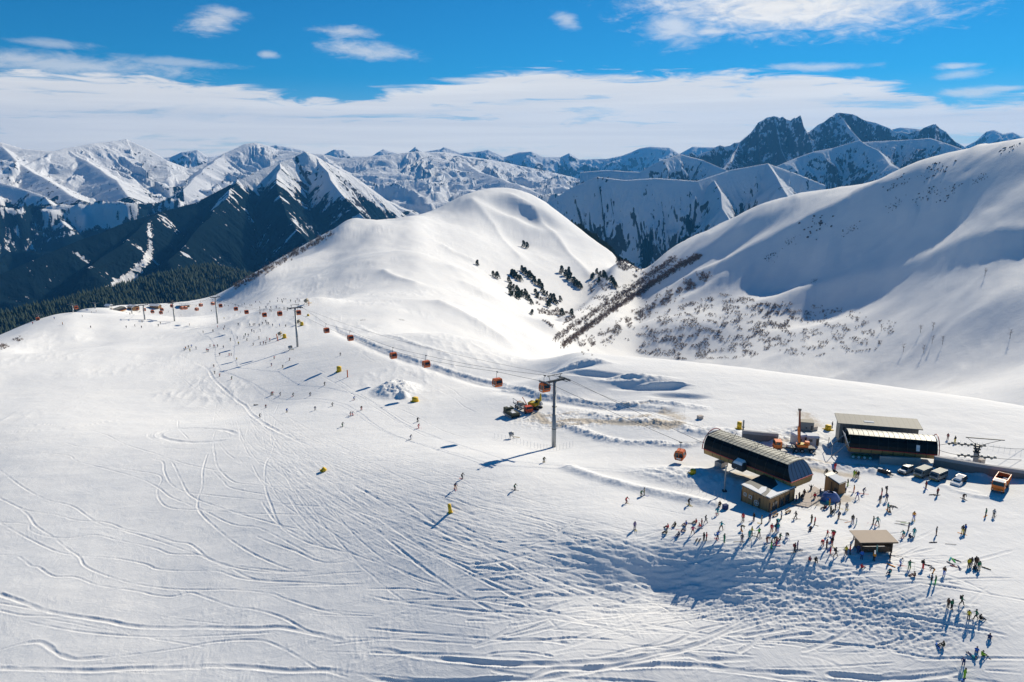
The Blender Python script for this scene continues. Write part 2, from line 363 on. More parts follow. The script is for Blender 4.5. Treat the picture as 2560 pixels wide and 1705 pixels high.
def stamp(S, w, fn):
    """for each sample, distance to all grid points within w; fn(i, j, d, k)"""
    r = np.hypot(S[:, 0], S[:, 1]); a = np.arctan2(S[:, 0], S[:, 1]); i, j = gidx(a, r); ii = np.round(i).astype(int); jj = np.round(j).astype(int)
    ok = (r > 62) & (r < 900) & (np.abs(a) < R(37.8)); S, r, a, ii, jj = S[ok], r[ok], a[ok], ii[ok], jj[ok]
    if not len(S): return
    K = np.nonzero(ok)[0]
    order = np.argsort(r)
    for ch in np.array_split(order, max(1, len(order)//150)):
        rm = r[ch].mean(); wi = int(math.ceil(w/_dr[ii[ch]].min()))+1; wj = int(math.ceil(w/(rm*.97*_daz)))+1
        di, dj = np.meshgrid(np.arange(-wi, wi+1), np.arange(-wj, wj+1), indexing='ij')
        I = np.clip(ii[ch][:, None, None]+di, 0, len(_r)-1); J = np.clip(jj[ch][:, None, None]+dj, 0, len(_az)-1)
        d = np.hypot(GX_[I, J]-S[ch, 0][:, None, None], GY_[I, J]-S[ch, 1][:, None, None])
        fn(I, J, d, K[ch])
def track(pts, w=.35, depth=.16, lip=.5, world=False, side=False):
    S = pts if world else poly_world(pts)
    if len(S) < 3: return
    u_ = np.linspace(0, 1, len(S)); vary = (.75+.35*np.sin(np.arange(len(S))*.05+random.random()*6)+.2*np.sin(np.arange(len(S))*.31))*(1 if pts[0][0] < 5 else sst(u_, 0, .09))*(1-sst(u_, .91, 1))
    if side: vary = vary*(1+.8*sst(np.arctan2(S[:, 0], S[:, 1]), -.26, 0))
    def f(I, J, d, K):
        v = vary[K][:, None, None]
        np.minimum.at(GROOVE, (I, J), -depth*v*np.exp(-(d/w)**2))
        np.maximum.at(LIP, (I, J), lip*depth*v*np.exp(-((d-1.7*w)/(.6*w))**2))
    stamp(S, 3*w, f)
def berm(pts, w, h, lump=.5, target=None, soft=2.2):
    S = poly_world(pts, step=max(.3, w*.4)); B = np.zeros_like(ZZ)
    stamp(S, w*soft, lambda I, J, d, K: np.maximum.at(B, (I, J), np.exp(-(d/w)**2)))
    if target is not None: np.maximum(target, B*h, out=target)
    else: ZZ[...] += B*h*.6*(1+.45*lump*fbm(GX_/1.2, GY_/1.2, 3, 5)+.7*lump*fbm(GX_/4, GY_/4, 2, 15))
def zc(pts, k, ox, oy): return [(ox+x/k, oy+y/k) for x, y in pts]
def mask_px(px, py, rx, ry, rot=0, soft=.5):
    """soft elliptical patch given in photo pixels, laid on the ground in world space"""
    c = ground_px(px, py); ex = ground_px(px+rx, py); a = math.hypot(ex.x-c.x, ex.y-c.y); e2 = ground_px(px, py+ry); b = abs(math.hypot(e2.x, e2.y)-math.hypot(c.x, c.y))
    t = math.atan2(c.x, c.y); dx, dy = GX_-c.x, GY_-c.y; u = dx*math.cos(t)-dy*math.sin(t); v = dx*math.sin(t)+dy*math.cos(t)
    c_, s_ = math.cos(rot), math.sin(rot); u, v = u*c_+v*s_, -u*s_+v*c_
    return 1-sst(np.hypot(u/a, v/b), 1-soft, 1+soft)
near = 1-sst(RR, 330, 600)
L1 = lambda p: zc(p, 2.224, 0, 1000)
TR_BIG = [L1([(0,1080),(100,1115),(250,1170),(400,1200),(600,1230),(760,1260),(1100,1265),(1400,1270),(1560,1265),(1750,1300),(2002,1360)]),
 L1([(0,1492),(250,1498),(520,1505),(700,1495),(950,1490),(1190,1478),(1400,1488),(1600,1505),(1800,1502),(2002,1525)]),
 zc([(0,985),(150,1000),(260,1025),(400,1045),(600,1065),(850,1085),(1100,1085),(1400,1070),(1600,1055),(1800,1010),(1920,990),(2100,920),(2200,870),(2355,800)], 2.355, 900, 1200),
 zc([(0,1150),(200,1185),(600,1189),(850,1180),(1000,1165),(1150,1110),(1400,1110),(1600,1070),(1900,1035),(2050,1060),(2355,1050)], 2.355, 900, 1200),
 zc([(500,1200),(1000,1172),(1250,1140),(1450,1105),(1700,1050),(1900,1000),(2050,975)], 2.355, 900, 1200),
 zc([(0,1500),(200,1515),(480,1540),(700,1535),(900,1525),(1150,1490),(1320,1440)], 3.69, 2060, 1280),
 L1([(120,1355),(215,1345),(270,1370),(330,1415),(430,1440),(600,1430)]),
 zc([(1450,1105),(1700,1090),(2000,1095),(2200,1120),(2355,1130),(2700,1150)], 2.355, 900, 1200)]
TR_MID = [L1([(0,860),(100,870),(170,920),(215,930),(300,980),(420,985),(550,1030),(750,1060),(860,1085),(960,1092),(1060,1072),(1150,1100),(1300,1150),(1420,1165),(1570,1210),(1700,1280),(1800,1310),(1900,1345),(2002,1370)]),
 L1([(0,1390),(120,1355),(215,1345),(270,1370),(330,1415),(430,1440),(600,1430),(820,1405),(1000,1380),(1200,1345),(1430,1335),(1560,1375),(1680,1440),(1760,1490),(1900,1530),(2002,1568)]),
 L1([(0,682),(60,715),(150,765),(310,840),(440,865),(640,880),(800,910),(870,938),(1000,950),(1200,950),(1270,970),(1360,995),(1500,1005),(1760,1020),(2002,1040)]),
 L1([(0,680),(150,690),(170,725),(250,755),(370,768),(530,750),(640,775),(850,820),(950,855),(1110,862),(1200,900),(1330,925),(1600,955),(1830,950)]),
 L1([(0,548),(140,610),(300,635),(430,670),(590,680),(700,720),(840,745),(960,785),(1050,800),(1110,840),(1170,890),(1290,940),(1430,1000),(1700,1015),(1900,1030),(2002,1065)]),
 L1([(1530,290),(1480,350),(1475,480),(1510,590),(1560,700),(1680,780),(1850,830),(2002,860)]),
 L1([(1410,750),(1500,790),(1640,840),(1750,890),(1850,905),(2002,885)]), L1([(0,1130),(120,1150),(230,1170)]), L1([(0,1170),(120,1195),(340,1205)]),
 zc([(0,640),(250,640),(400,660),(600,690),(850,730),(1050,760),(1200,790),(1350,840),(1500,890),(1620,930),(1700,950)], 2.355, 900, 1200),
 zc([(0,665),(200,710),(450,745),(700,770),(950,785),(1150,800),(1300,830),(1500,865),(1700,860),(1900,830),(2100,790),(2300,740)], 2.355, 900, 1200),
 zc([(1300,1010),(1360,1040),(1500,1020),(1650,985),(1850,955),(2000,880),(2200,840)], 2.355, 900, 1200),
 zc([(0,870),(400,905),(700,930),(1000,945),(1300,930),(1600,950)], 2.355, 900, 1200),
 zc([(0,1270),(200,1245),(480,1270),(700,1300),(870,1330),(1070,1365)], 3.69, 2060, 1280), zc([(1480,1460),(1845,1490)], 3.69, 2060, 1280),
 zc([(820,640),(960,720),(1090,800),(1180,890)], 2.355, 900, 1200)]
TR_THIN = [L1([(0,130),(100,147),(270,135),(430,150),(580,190),(720,255),(870,300),(1000,345),(1150,380),(1300,410),(1420,420)]), L1([(430,150),(600,120),(770,103),(990,113)]), L1([(990,113),(995,160),(1050,220)]),
 L1([(0,238),(180,240),(350,238),(450,260),(600,270),(740,267)]), L1([(0,180),(200,170),(430,150)]),
 L1([(0,268),(60,280),(360,305),(430,340),(600,385),(760,430),(870,480),(950,540),(1100,600),(1290,690),(1440,712),(1600,790),(1750,870),(1830,900)]),
 L1([(430,340),(700,385),(860,410),(900,440),(875,500),(890,560),(950,600),(1120,612),(1400,632),(1900,640)]),
 L1([(0,390),(120,480),(250,550),(400,590),(540,680),(700,730),(900,790),(1100,860),(1300,930),(1550,960),(2000,970)]),
 L1([(0,545),(140,625),(200,700),(300,765),(380,830),(440,870),(470,920),(560,965),(700,1010),(860,1040),(1050,1055),(1300,1055),(1500,1075),(1600,1110),(1800,1170),(2002,1200)]),
 L1([(1190,265),(1210,370),(1290,450),(1400,470),(1560,485),(1800,500)]), L1([(1165,270),(1130,380),(1125,480),(1100,560),(1110,620),(1200,710),(1330,810),(1480,890),(1640,945),(1900,960)]),
 L1([(830,300),(850,325),(905,345),(915,400),(950,465),(1030,510),(1180,530),(1440,555),(1600,580),(1900,600)]), L1([(905,345),(955,345),(1000,430),(1060,530),(1200,590),(1500,680),(1800,750)]),
 L1([(60,1210),(340,1270),(560,1300),(900,1320),(1200,1310),(1560,1290)]), L1([(1180,390),(1240,450),(1290,490),(1500,530)]), L1([(1450,560),(1540,680),(1700,770)]),
 L1([(740,270),(900,265),(1060,275),(1180,265)]),
 zc([(0,880),(150,950),(270,1050),(400,1160),(560,1230),(700,1280),(860,1340)], 4.61, 400, 720), zc([(0,1190),(200,1270),(400,1340),(600,1400),(780,1450)], 4.61, 400, 720),
 zc([(0,850),(300,860),(480,930),(600,1000)], 4.61, 400, 720), zc([(460,1060),(450,1120),(490,1190),(620,1260),(700,1300)], 4.61, 400, 720), zc([(0,930),(200,940),(400,1000),(560,1080),(640,1160)], 4.61, 400, 720), zc([(80,1100),(250,1090),(480,1070)], 4.61, 400, 720),
 zc([(560,1080),(700,1200),(850,1300)], 4.61, 400, 720),
 zc([(1560,50),(1700,95),(1900,130)], 4.61, 400, 720), zc([(1980,245),(2100,245),(2190,300),(2250,370)], 4.61, 400, 720), zc([(1980,250),(2050,300),(2120,360),(2180,400)], 4.61, 400, 720), zc([(2110,270),(2160,330),(2210,390)], 4.61, 400, 720), zc([(2100,300),(2095,400)], 4.61, 400, 720),
 zc([(430,440),(620,560),(800,620),(1000,690),(1250,780),(1390,890)], 4.71, 780, 780), zc([(1250,800),(1450,900),(1650,1000),(1800,1120),(1980,1200)], 4.71, 780, 780), zc([(1460,790),(1540,850),(1680,930),(1760,1000),(1950,1060)], 4.71, 780, 780), zc([(520,440),(700,560),(900,640),(1150,720),(1250,800)], 4.71, 780, 780),
 zc([(0,690),(200,800),(430,940),(560,1030),(760,1140),(980,1280),(1200,1400),(1400,1500)], 4.71, 780, 780), zc([(0,640),(250,770),(500,930),(700,1050),(1000,1230),(1250,1370)], 4.71, 780, 780), zc([(980,1120),(1200,1220),(1400,1330),(1600,1420),(1900,1500)], 4.71, 780, 780)]
def snow_marks():
    global ZZ
    rnd = random.Random(5)
    # wind crust and small drifts in the foreground
    fg = (1-sst(RR, 128, 175))*sst(np.degrees(AZ), -60, -59)
    c, s = math.cos(.25), math.sin(.25); u = GX_*c+GY_*s; v = -GX_*s+GY_*c
    n = fbm(u/2.6, v/.9, 4, 61, .6); patch = sst(fbm(GX_/14, GY_/8, 3, 63), -.1, .5)
    ZZ += fg*patch*n*.035
    n2 = ridged(u/1.1, v/3.6, 3, 64); ZZ += (1-sst(RR, 118, 150))*sst(fbm(GX_/9, GY_/6, 3, 65), .05, .45)*n2*.03
    ZZ += near*fbm(GX_/16, GY_/9, 3, 66)*.10+sst(RR, 200, 320)*(1-sst(RR, 1500, 2000))*(ridged(GX_/7+GY_/30, GY_/22, 3, 67)-1)*.35*sst(fbm(GX_/60, GY_/80, 3, 68), -.1, .5)*.6
    # churned belt and the lumpy lip of the bowl
    belt = np.maximum.reduce([mask_px(1100, 1300, 420, 90, 0), mask_px(1500, 1450, 500, 110, 0), mask_px(850, 1170, 200, 130, 0)*.8, mask_px(700, 1090, 110, 60)*.5])
    ZZ += belt*(fbm(GX_/2.2, GY_/1.3, 4, 71, .6)*.035)
    lump = np.maximum.reduce([mask_px(2000, 1440, 260, 34, 0), mask_px(1750, 1410, 330, 24), mask_px(2150, 1510, 260, 50), mask_px(2380, 1540, 90, 45), mask_px(2240, 1570, 150, 60), mask_px(1900, 1510, 240, 60)*.8])
    lump = lump*(1-.8*mask_px(1640, 1455, 270, 62, 0, .5))
    ZZ += lump*(fbm(GX_/.9, GY_/.7, 4, 81, .65)*.11+np.abs(fbm(GX_/1.7, GY_/1.3, 3, 83))*.10+sst(fbm(GX_/5, GY_/4, 2, 84), 0, .4)*ridged(GX_/1.3, GY_/1.0, 2, 85)*.10)
    bowl = mask_px(1680, 1450, 420, 80)
    c, s = math.cos(-.12), math.sin(-.12); u = GX_*c+GY_*s; v = -GX_*s+GY_*c
    ZZ += bowl*(ridged(u/9, v/1.7, 3, 91)*.11+fbm(u/3, v/.9, 3, 93)*.05)
    # ski and board tracks
    sx = lambda t: 1.0+.9*float(sst(np.array(sum(p[0] for p in t)/len(t)), 700, 1300))
    for t in TR_BIG: track(t, .38, .15, .5, side=True); track([(x, y+2.4) for x, y in t], .2, .1, .4)
    for t in TR_MID: track(t, .24, .09, .5, side=True)
    for t in TR_THIN: track(t, .24, .085, .55)
    for k in range(9):        # oval of a groomer turning on the spot
        a0, b0 = 94+rnd.uniform(0, 34)*(k/8), 17+rnd.uniform(0, 10)*(k/8); ox = -k*2.4
        track([(495+ox+a0*math.cos(t), 1088+b0*math.sin(t)) for t in np.linspace(0, 6.2832, 22)], .6 if k < 2 else .3, .2 if k < 2 else .06, .5)
    track([(430, 880), (508, 915), (535, 948), (565, 977), (595, 1003), (617, 1020), (640, 1044), (665, 1062), (720, 1090), (790, 1120)], .5, .14, .8)
    flow = []
    for k in range(230):      # fan of tracks out of the funnel towards the bowl
        x0, y0 = rnd.uniform(570, 700), rnd.uniform(990, 1120); x3, y3 = rnd.uniform(1100, 2200), rnd.uniform(1330, 1560)
        x1, y1 = x0+rnd.uniform(20, 160), y0+rnd.uniform(60, 200); x2, y2 = x3-rnd.uniform(200, 500), y3-rnd.uniform(-20, 90)
        t0 = rnd.uniform(0, .5); t1 = t0+rnd.uniform(.25, .6); ts = np.linspace(t0, min(t1, 1), 8)
        flow.append([((1-t)**3*x0+3*(1-t)**2*t*x1+3*(1-t)*t*t*x2+t**3*x3, (1-t)**3*y0+3*(1-t)**2*t*y1+3*(1-t)*t*t*y2+t**3*y3) for t in ts])
    for k in range(150):      # short turns across the belt
        x, y = rnd.uniform(640, 1500), 0; y = 1060+(x-640)*.38+rnd.uniform(-60, 110); L = rnd.uniform(50, 190); a = rnd.uniform(-.15, .75); q = rnd.uniform(-.25, .25)
        flow.append([(x+L*t*math.cos(a+q*t), y+L*t*math.sin(a+q*t)*.6) for t in (0, .25, .5, .75, 1)])
    for k in range(60):       # carved lines in the funnel
        x, y = rnd.uniform(520, 700), rnd.uniform(960, 1110); a = rnd.uniform(.6, 2.2); L = rnd.uniform(30, 90)
        flow.append([(x+L*t*math.cos(a), y+L*t*math.sin(a)*.7+6*math.sin(3*t)) for t in (0, .3, .6, 1)])
    for k in range(110):       # lines through the bowl
        x, y = rnd.uniform(1250, 2000), rnd.uniform(1350, 1560); L = rnd.uniform(100, 420); a = rnd.uniform(-.22, .16)
        flow.append([(x+L*t, y+L*t*a+8*math.sin(2*t+k)) for t in (0, .25, .5, .75, 1)])
    for k in range(46):       # faint lines of the foreground
        x, y = rnd.uniform(-50, 2300), rnd.uniform(1440, 1700); L = rnd.uniform(150, 500); a = rnd.uniform(-.1, .16)
        flow.append([(x+L*t, y+L*t*a+6*math.sin(3*t+k)) for t in (0, .25, .5, .75, 1)])
    for k in range(150):      # deep lines round and across the bowl
        x, y = rnd.uniform(1150, 2250), rnd.uniform(1345, 1640); L = rnd.uniform(60, 380); a = rnd.gauss(-.06 if y < 1480 else -.2, .12); q = rnd.uniform(-.3, .3)
        flow.append([(x+L*t*math.cos(a+q*t), y+L*t*math.sin(a+q*t)) for t in (0, .25, .5, .75, 1)])
    for f in flow:
        x_ = sum(p[0] for p in f)/len(f); y_ = sum(p[1] for p in f)/len(f); k_ = 1.0+1.5*float(sst(np.array(x_), 900, 1300))*float(sst(np.array(y_), 1290, 1380)); track(f, rnd.uniform(.14, .24)*(.7+.3*k_), rnd.uniform(.02, .065)*k_, .6)
    fade = 1-sst(RR, 500, 800)
    ZZ += GROOVE*fade+LIP*(GROOVE > -.02)*fade
    # machine track along the hillside, its banks, and the dirty road
    road = zc([(300,200),(500,310),(700,400),(1000,520),(1400,650),(1800,780),(2200,870),(2355,925)], 4.71, 780, 780)+zc([(300,375),(700,460),(1000,510),(1300,560),(1600,600),(1900,615),(2355,650)], 5.12, 1200, 900)
    cut = np.zeros_like(ZZ); berm(road, 3.6, 1.0, target=cut); ZZ += -cut*1.0
    berm([(x, y-6) for x, y in road], 1.5, .8, .8); berm([(x, y+3) for x, y in road], .6, .3, .8); 
    berm(zc([(560,160),(800,270),(1100,330),(1300,400),(1450,440),(1600,500)], 4.71, 780, 780), 1.6, .6, .9)
    berm(zc([(1030,820),(1200,870),(1400,950),(1600,1010),(1900,1060),(2355,1070)], 5.12, 1200, 900), 1.5, 1.1, .9)
    berm([(1655,1110),(1720,1114),(1780,1096)], 1.2, .8, .9)
    for pts in ([(1560,1010),(1620,1006),(1700,1012),(1760,1022)], [(1480,1035),(1560,1050),(1640,1052)], [(1720,1080),(1700,1060),(1640,1058)], [(2060,1110),(2000,1120),(1940,1110)], [(1960,1150),(2060,1165),(2180,1180)], [(1900,1130),(2020,1150)]): berm(pts, 1.6, .9, .9)
    for pts in ([(1985,1085),(2010,1070),(2030,1090)], [(1870,1105),(1900,1098),(1960,1100)], [(2330,1172),(2400,1180),(2450,1190)], [(2400,1150),(2470,1175)]): berm(pts, 2.2, 1.3, .8)
    berm([(1423,1170),(1460,1183),(1530,1205),(1620,1227),(1700,1243),(1760,1258),(1790,1262)], 1.7, 1.25, .25)
    berm([(2130,1165),(2220,1185),(2340,1210),(2440,1232)], .9, .35, .4)
    berm([(2380,1225),(2440,1240),(2490,1246)], .8, .4, .8)
    d1 = np.zeros_like(ZZ)
    berm(zc([(700,680),(780,740),(850,800),(1000,790),(1200,765),(1500,785),(1800,805),(2200,812),(2355,780)], 5.12, 1200, 900), 1.7, .75, target=d1)
    berm([(1640,1050),(1665,1065),(1690,1055)], 3, .7, target=d1); berm([(1950,1160),(2010,1170),(2080,1182),(2130,1190)], 1.6, .62, target=d1); berm([(2000,1148),(2100,1160),(2200,1168)], 1.6, .45, target=d1)
    berm([(1660,1030),(1700,1045)], 3, .5, target=d1); berm([(1840,1195),(1880,1203)], 3, .9, target=d1); berm([(2010,1035),(2040,1062)], 3, .5, target=d1); berm([(2040,1252),(2100,1245)], 3.2, .75, target=d1)
    DIRT[...] = np.maximum(DIRT, d1)
    work = np.maximum.reduce([mask_px(1385, 1046, 95, 15), mask_px(1500, 1052, 170, 11), mask_px(1640, 1052, 60, 20), mask_px(1560, 1012, 150, 9)*.8, mask_px(1700, 1060, 60, 20)*.7, mask_px(2010, 1100, 110, 26)*.8, mask_px(2000, 1150, 90, 18)*.6])
    ZZ += work*(fbm(GX_/1.6, GY_/2.2, 4, 45, .6)*.22); DIRT[...] = np.maximum(DIRT, work*.42*(.6+.9*fbm(GX_/6, GY_/3, 3, 46)))
    # shadowed drifts beyond the pylon
    for (px, py, rx, ry, h) in ((1425, 916, 48, 6, -1.3), (1490, 934, 60, 6, -1.3), (1545, 948, 50, 5, -1.1), (1620, 968, 75, 6, -1.2), (1700, 990, 60, 5, -1.1)): 
        ZZ += mask_px(px, py, rx, ry, -.15, .6)*h
    for (px, py, rx, ry, h) in ((1455, 912, 60, 6, 1.4), (1590, 950, 80, 6, 1.3), (1660, 963, 60, 6, 1.2), (990, 975, 45, 16, 2.6), (1008, 990, 12, 6, 1.6), (1735, 1195, 130, 20, 1.2), (1800, 1085, 60, 12, 1.2)):
        m = mask_px(px, py, rx, ry, 0, .6); ZZ += m*h*(1+.25*fbm(GX_/2, GY_/2, 3, 12))
snow_marks()
# berm under the edge of the ridge that faces the valley
def crest_edge():
    P = [tuple(at_dist(*p))[:2]+(0,) for p in [(590, 721, 945), (640, 714, 945), (700, 680, 980), (760, 650, 1020), (820, 618, 1070), (880, 560, 1190)]]
    d = np.full(ZZ.shape, 1e9)
    for a, b in zip(P[:-1], P[1:]):
        dx, dy = b[0]-a[0], b[1]-a[1]; t = np.clip(((GX_-a[0])*dx+(GY_-a[1])*dy)/(dx*dx+dy*dy), 0, 1); d = np.minimum(d, np.hypot(GX_-a[0]-t*dx, GY_-a[1]-t*dy))
    ZZ[...] += 7*np.exp(-(d/24)**2)
crest_edge()
# ------------------------------------------------------------------ materials of the ground
def mat(name, col=None, rough=.8, metal=0.0, spec=.3):
    m = bpy.data.materials.new(name); m.use_nodes = True; T = NT(m.node_tree); b = T.n['Principled BSDF']
    if col is not None: b.inputs['Base Color'].default_value = (*col, 1)
    b.inputs['Roughness'].default_value = rough; b.inputs['Metallic'].default_value = metal
    b.inputs['Specular IOR Level'].default_value = spec
    return m, T, b
def bump(T, b, height, strength, dist):
    n = T.new('ShaderNodeBump'); n.inputs['Strength'].default_value = strength; n.inputs['Distance'].default_value = dist
    T.l.new(height, n.inputs['Height']); T.l.new(n.outputs[0], b.inputs['Normal'])
def attr(T, name):
    n = T.new('ShaderNodeAttribute'); n.attribute_name = name; return n.outputs['Fac']
SNOW = (0.85, 0.85, 0.84)
def snow_mat():
    m, T, b = mat('snow', SNOW, .8, 0, .05)
    tc = T.new('ShaderNodeTexCoord').outputs['Object']
    n1 = T.noise(tc, .9, 5, .6); n2 = T.noise(tc, .05, 4, .6); n3 = T.noise(tc, 3.0, 4, .6)
    col = T.mix(T.ss(n2, .3, .7), (0.82, 0.825, 0.83), (0.87, 0.865, 0.855))
    dirt = attr(T, 'dirt'); dn = T.ss(T.add(dirt, T.mul(T.sub(n1, .5), .9)), .12, .6)
    dcol = T.mix(n3, (0.46, 0.37, 0.26), (0.60, 0.53, 0.43))
    col = T.mix(T.mul(dn, .8), col, dcol)
    rk = attr(T, 'rock'); rn = T.ss(T.add(rk, T.mul(T.sub(n1, .5), 1.2)), .55, .7)
    col = T.mix(rn, col, (0.12, 0.10, 0.085))
    T.l.new(col, b.inputs['Base Color'])
    n4 = T.noise(tc, .16, 5, .65, .6)
    bump(T, b, T.add(T.add(T.mul(n1, .5), T.mul(n3, .2)), T.mul(n4, 2.2)), .4, .28)
    return m
def mountain_mat():
    m, T, b = mat('mountain_cover', SNOW, 1.0, 0, 0.0)
    tc = T.new('ShaderNodeTexCoord').outputs['Object']
    geo = T.new('ShaderNodeNewGeometry'); sep = T.new('ShaderNodeSeparateXYZ'); T.l.new(geo.outputs['Normal'], sep.inputs[0])
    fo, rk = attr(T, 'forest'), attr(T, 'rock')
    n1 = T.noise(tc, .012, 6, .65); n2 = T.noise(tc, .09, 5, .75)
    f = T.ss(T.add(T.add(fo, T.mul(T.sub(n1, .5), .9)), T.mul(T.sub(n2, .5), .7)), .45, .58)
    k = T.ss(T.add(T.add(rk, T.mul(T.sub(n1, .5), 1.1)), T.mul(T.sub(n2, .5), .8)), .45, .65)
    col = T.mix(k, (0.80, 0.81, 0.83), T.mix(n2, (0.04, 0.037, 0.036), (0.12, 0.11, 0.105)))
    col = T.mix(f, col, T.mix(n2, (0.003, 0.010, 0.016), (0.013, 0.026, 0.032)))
    T.l.new(col, b.inputs['Base Color'])
    bump(T, b, T.add(n2, T.mul(n1, 2)), .5, 14.0)
    return m
M_SNOW = snow_mat(); M_MOUNT = mountain_mat()
# ------------------------------------------------------------------ mountains round the valleys
def seg_field(Xg, Yg, pts):
    """distance to a 3D polyline in plan, its height there and the length along it"""
    best = np.full(Xg.shape, 1e12); h = np.zeros(Xg.shape); s_ = np.zeros(Xg.shape); side = np.zeros(Xg.shape); L = 0
    for a, b in zip(pts[:-1], pts[1:]):
        dx, dy = b[0]-a[0], b[1]-a[1]; l2 = dx*dx+dy*dy+1e-9; ln = math.sqrt(l2)
        t = np.clip(((Xg-a[0])*dx+(Yg-a[1])*dy)/l2, 0, 1)
        ex, ey = Xg-(a[0]+t*dx), Yg-(a[1]+t*dy); d = ex*ex+ey*ey; w = d < best
        best = np.where(w, d, best); h = np.where(w, a[2]+t*(b[2]-a[2]), h); s_ = np.where(w, L+t*ln, s_)
        side = np.where(w, np.sign(ex*dy-ey*dx), side)
        L += ln
    return np.sqrt(best), h, s_, side
def mountain(label_name, azr, rr, n, lines, forest=None, rock=None, seed=0, rough=1.0, warp=0.0, base=-1200, detail=(260, 60), flute=1.0, ribk=.8):
    """lines: dict(p=[(px,py,dist)..], slope=near-side fall, back=far-side fall, spur=(wavelength, depth, skew))"""
    az = np.linspace(R(azr[0]), R(azr[1]), n[0]); r = np.exp(np.linspace(math.log(rr[0]), math.log(rr[1]), n[1]))
    a, rad = np.meshgrid(az, r); Xg, Yg = rad*np.sin(a), rad*np.cos(a)
    Z = np.full(Xg.shape, float(base))
    wx = Xg+fbm(Xg/900, Yg/900, 3, seed+50)*warp; wy = Yg+fbm(Xg/900, Yg/900, 3, seed+60)*warp
    RIB = np.zeros(Xg.shape); cd = np.full(Xg.shape, 1e9)
    for k, ln in enumerate(lines):
        pts = [tuple(at_dist(*p)) for p in ln['p']]
        if len(pts) > 1:
            jg, wg = ln.get('jag', 6), ln.get('wig', 14)
            q = []
            for (p0, p1) in zip(pts[:-1], pts[1:]):
                L = math.hypot(p1[0]-p0[0], p1[1]-p0[1]); m = max(1, int(L/ln.get('jl', 110)))
                for i in range(m):
                    t = i/m; q.append((p0[0]+(p1[0]-p0[0])*t+random.uniform(-wg, wg), p0[1]+(p1[1]-p0[1])*t+random.uniform(-wg, wg), p0[2]+(p1[2]-p0[2])*t+(random.uniform(-1, .6)*jg if i else 0)))
            pts = q+[pts[-1]]
        d, h, s, side = seg_field(Xg, Yg, pts); cd = np.minimum(cd, d)
        dirp = (pts[-1][0]-pts[0][0], pts[-1][1]-pts[0][1]); camside = np.sign((0-pts[0][0])*dirp[1]-(0-pts[0][1])*dirp[0]) or 1
        slp = np.where(side == camside, ln.get('slope', .6), ln.get('back', ln.get('slope', .6)))
        lam, dep, skew = ln.get('spur', (500, .3, .4))
        wob = fbm(Xg/300, Yg/300, 3, seed+50)*lam*.18
        t = s+skew*d+wob
        r1 = ridged(t/lam, d/(lam*5)+k*3.3, 2, seed+k*7, .45); r2 = ridged(t/(lam*.33), d/(lam*1.8), 2, seed+k*7+3, .5); r3 = ridged(t/(lam*.11), d/(lam*.6), 2, seed+k*7+5, .5)
        dd = lam*(1-np.exp(-d/lam))
        fall = slp*d*(1+(1.25-r1)*dep*sst(d, 0, lam*.8))+dd*dep*((1.2-r2)*.42+(1.2-r3)*.16)*sst(d, 0, lam*.25)*flute
        zl = h-fall; RIB = np.where(zl > Z, r2*.6+r3*.4+r1*.3, RIB); Z = np.maximum(Z, zl)
    amp = sst(cd, 5, detail[0])
    Z = Z+rough*amp*((ridged(wx/detail[0], wy/detail[0], 5, seed+5)-1.0)*detail[0]*.14)+rough*sst(cd, 0, 60)*fbm(wx/detail[1], wy/detail[1], 4, seed+15, .6)*detail[1]*.10
    gy, gx = np.gradient(Z); ds_r = np.gradient(rad, axis=0); ds_a = rad*(az[1]-az[0])
    steep = np.hypot(gy/ds_r, gx/ds_a)
    fine = fbm(Xg/28, Yg/28, 3, seed+33, .7)
    fo = forest(Xg, Yg, Z, steep, a, rad) if forest else Z*0
    if forest: fo = fo+(RIB-1.05)*ribk+fine*.35
    ro = rock(Xg, Yg, Z, steep, a, rad) if rock else Z*0
    if rock: ro = ro+(RIB-1.05)*.5+fine*.4
    me = grid_mesh(label_name, Xg, Yg, Z, {'forest': fo, 'rock': ro})
    me.materials.append(M_MOUNT); o = link(label_name, me); tag(o, kind='structure')
    return o
def fl(lo, hi, k=.0):      # forest below a tree line that wanders
    return lambda x, y, z, st, a, r: 1-sst(z+fbm(x/500, y/500, 4, 77)*120-st*k, lo, hi)
def rk(lo, hi, zmin=-9999):
    return lambda x, y, z, st, a, r: sst(st+fbm(x/150, y/150, 4, 99)*.25, lo, hi)*(z > zmin)
Q = MQ
def chute(a, z, r):      # avalanche chute: where it lies on the mountainside
    el = np.arctan2(z-CAMZ, r); m_ = np.zeros(a.shape)
    P = [(373, 560), (376, 625), (362, 655), (345, 672), (330, 690), (308, 708), (268, 722)]; W = [5, 6, 10, 16, 20, 15, 8]
    for (p, q, w0, w1) in zip(P[:-1], P[1:], W[:-1], W[1:]):
        a0, e0 = px_ang(*p); a1, e1 = px_ang(*q); dx, dy = a1-a0, e1-e0; t = np.clip(((a-a0)*dx+(el-e0)*dy)/(dx*dx+dy*dy), 0, 1)
        d = np.hypot(a-a0-t*dx, el-e0-t*dy)*F; m_ = np.maximum(m_, 1-sst(d+fbm(a*700, el*700, 3, 5)*5, (w0+(w1-w0)*t)*.5, w0+(w1-w0)*t))
    return m_
# the valley floor with its wooded knolls
mountain('valley_floor', (-60, 60), (1500, 32000), (500, 200), [dict(p=[(-900, 780, 4500), (100, 800, 3800), (700, 760, 4200)], slope=.05)], lambda x, y, z, st, a, r: z*0+1.9+fbm(x/600, y/900, 4, 8)*.9, None, 90, .6, base=-1150, detail=(900, 200))
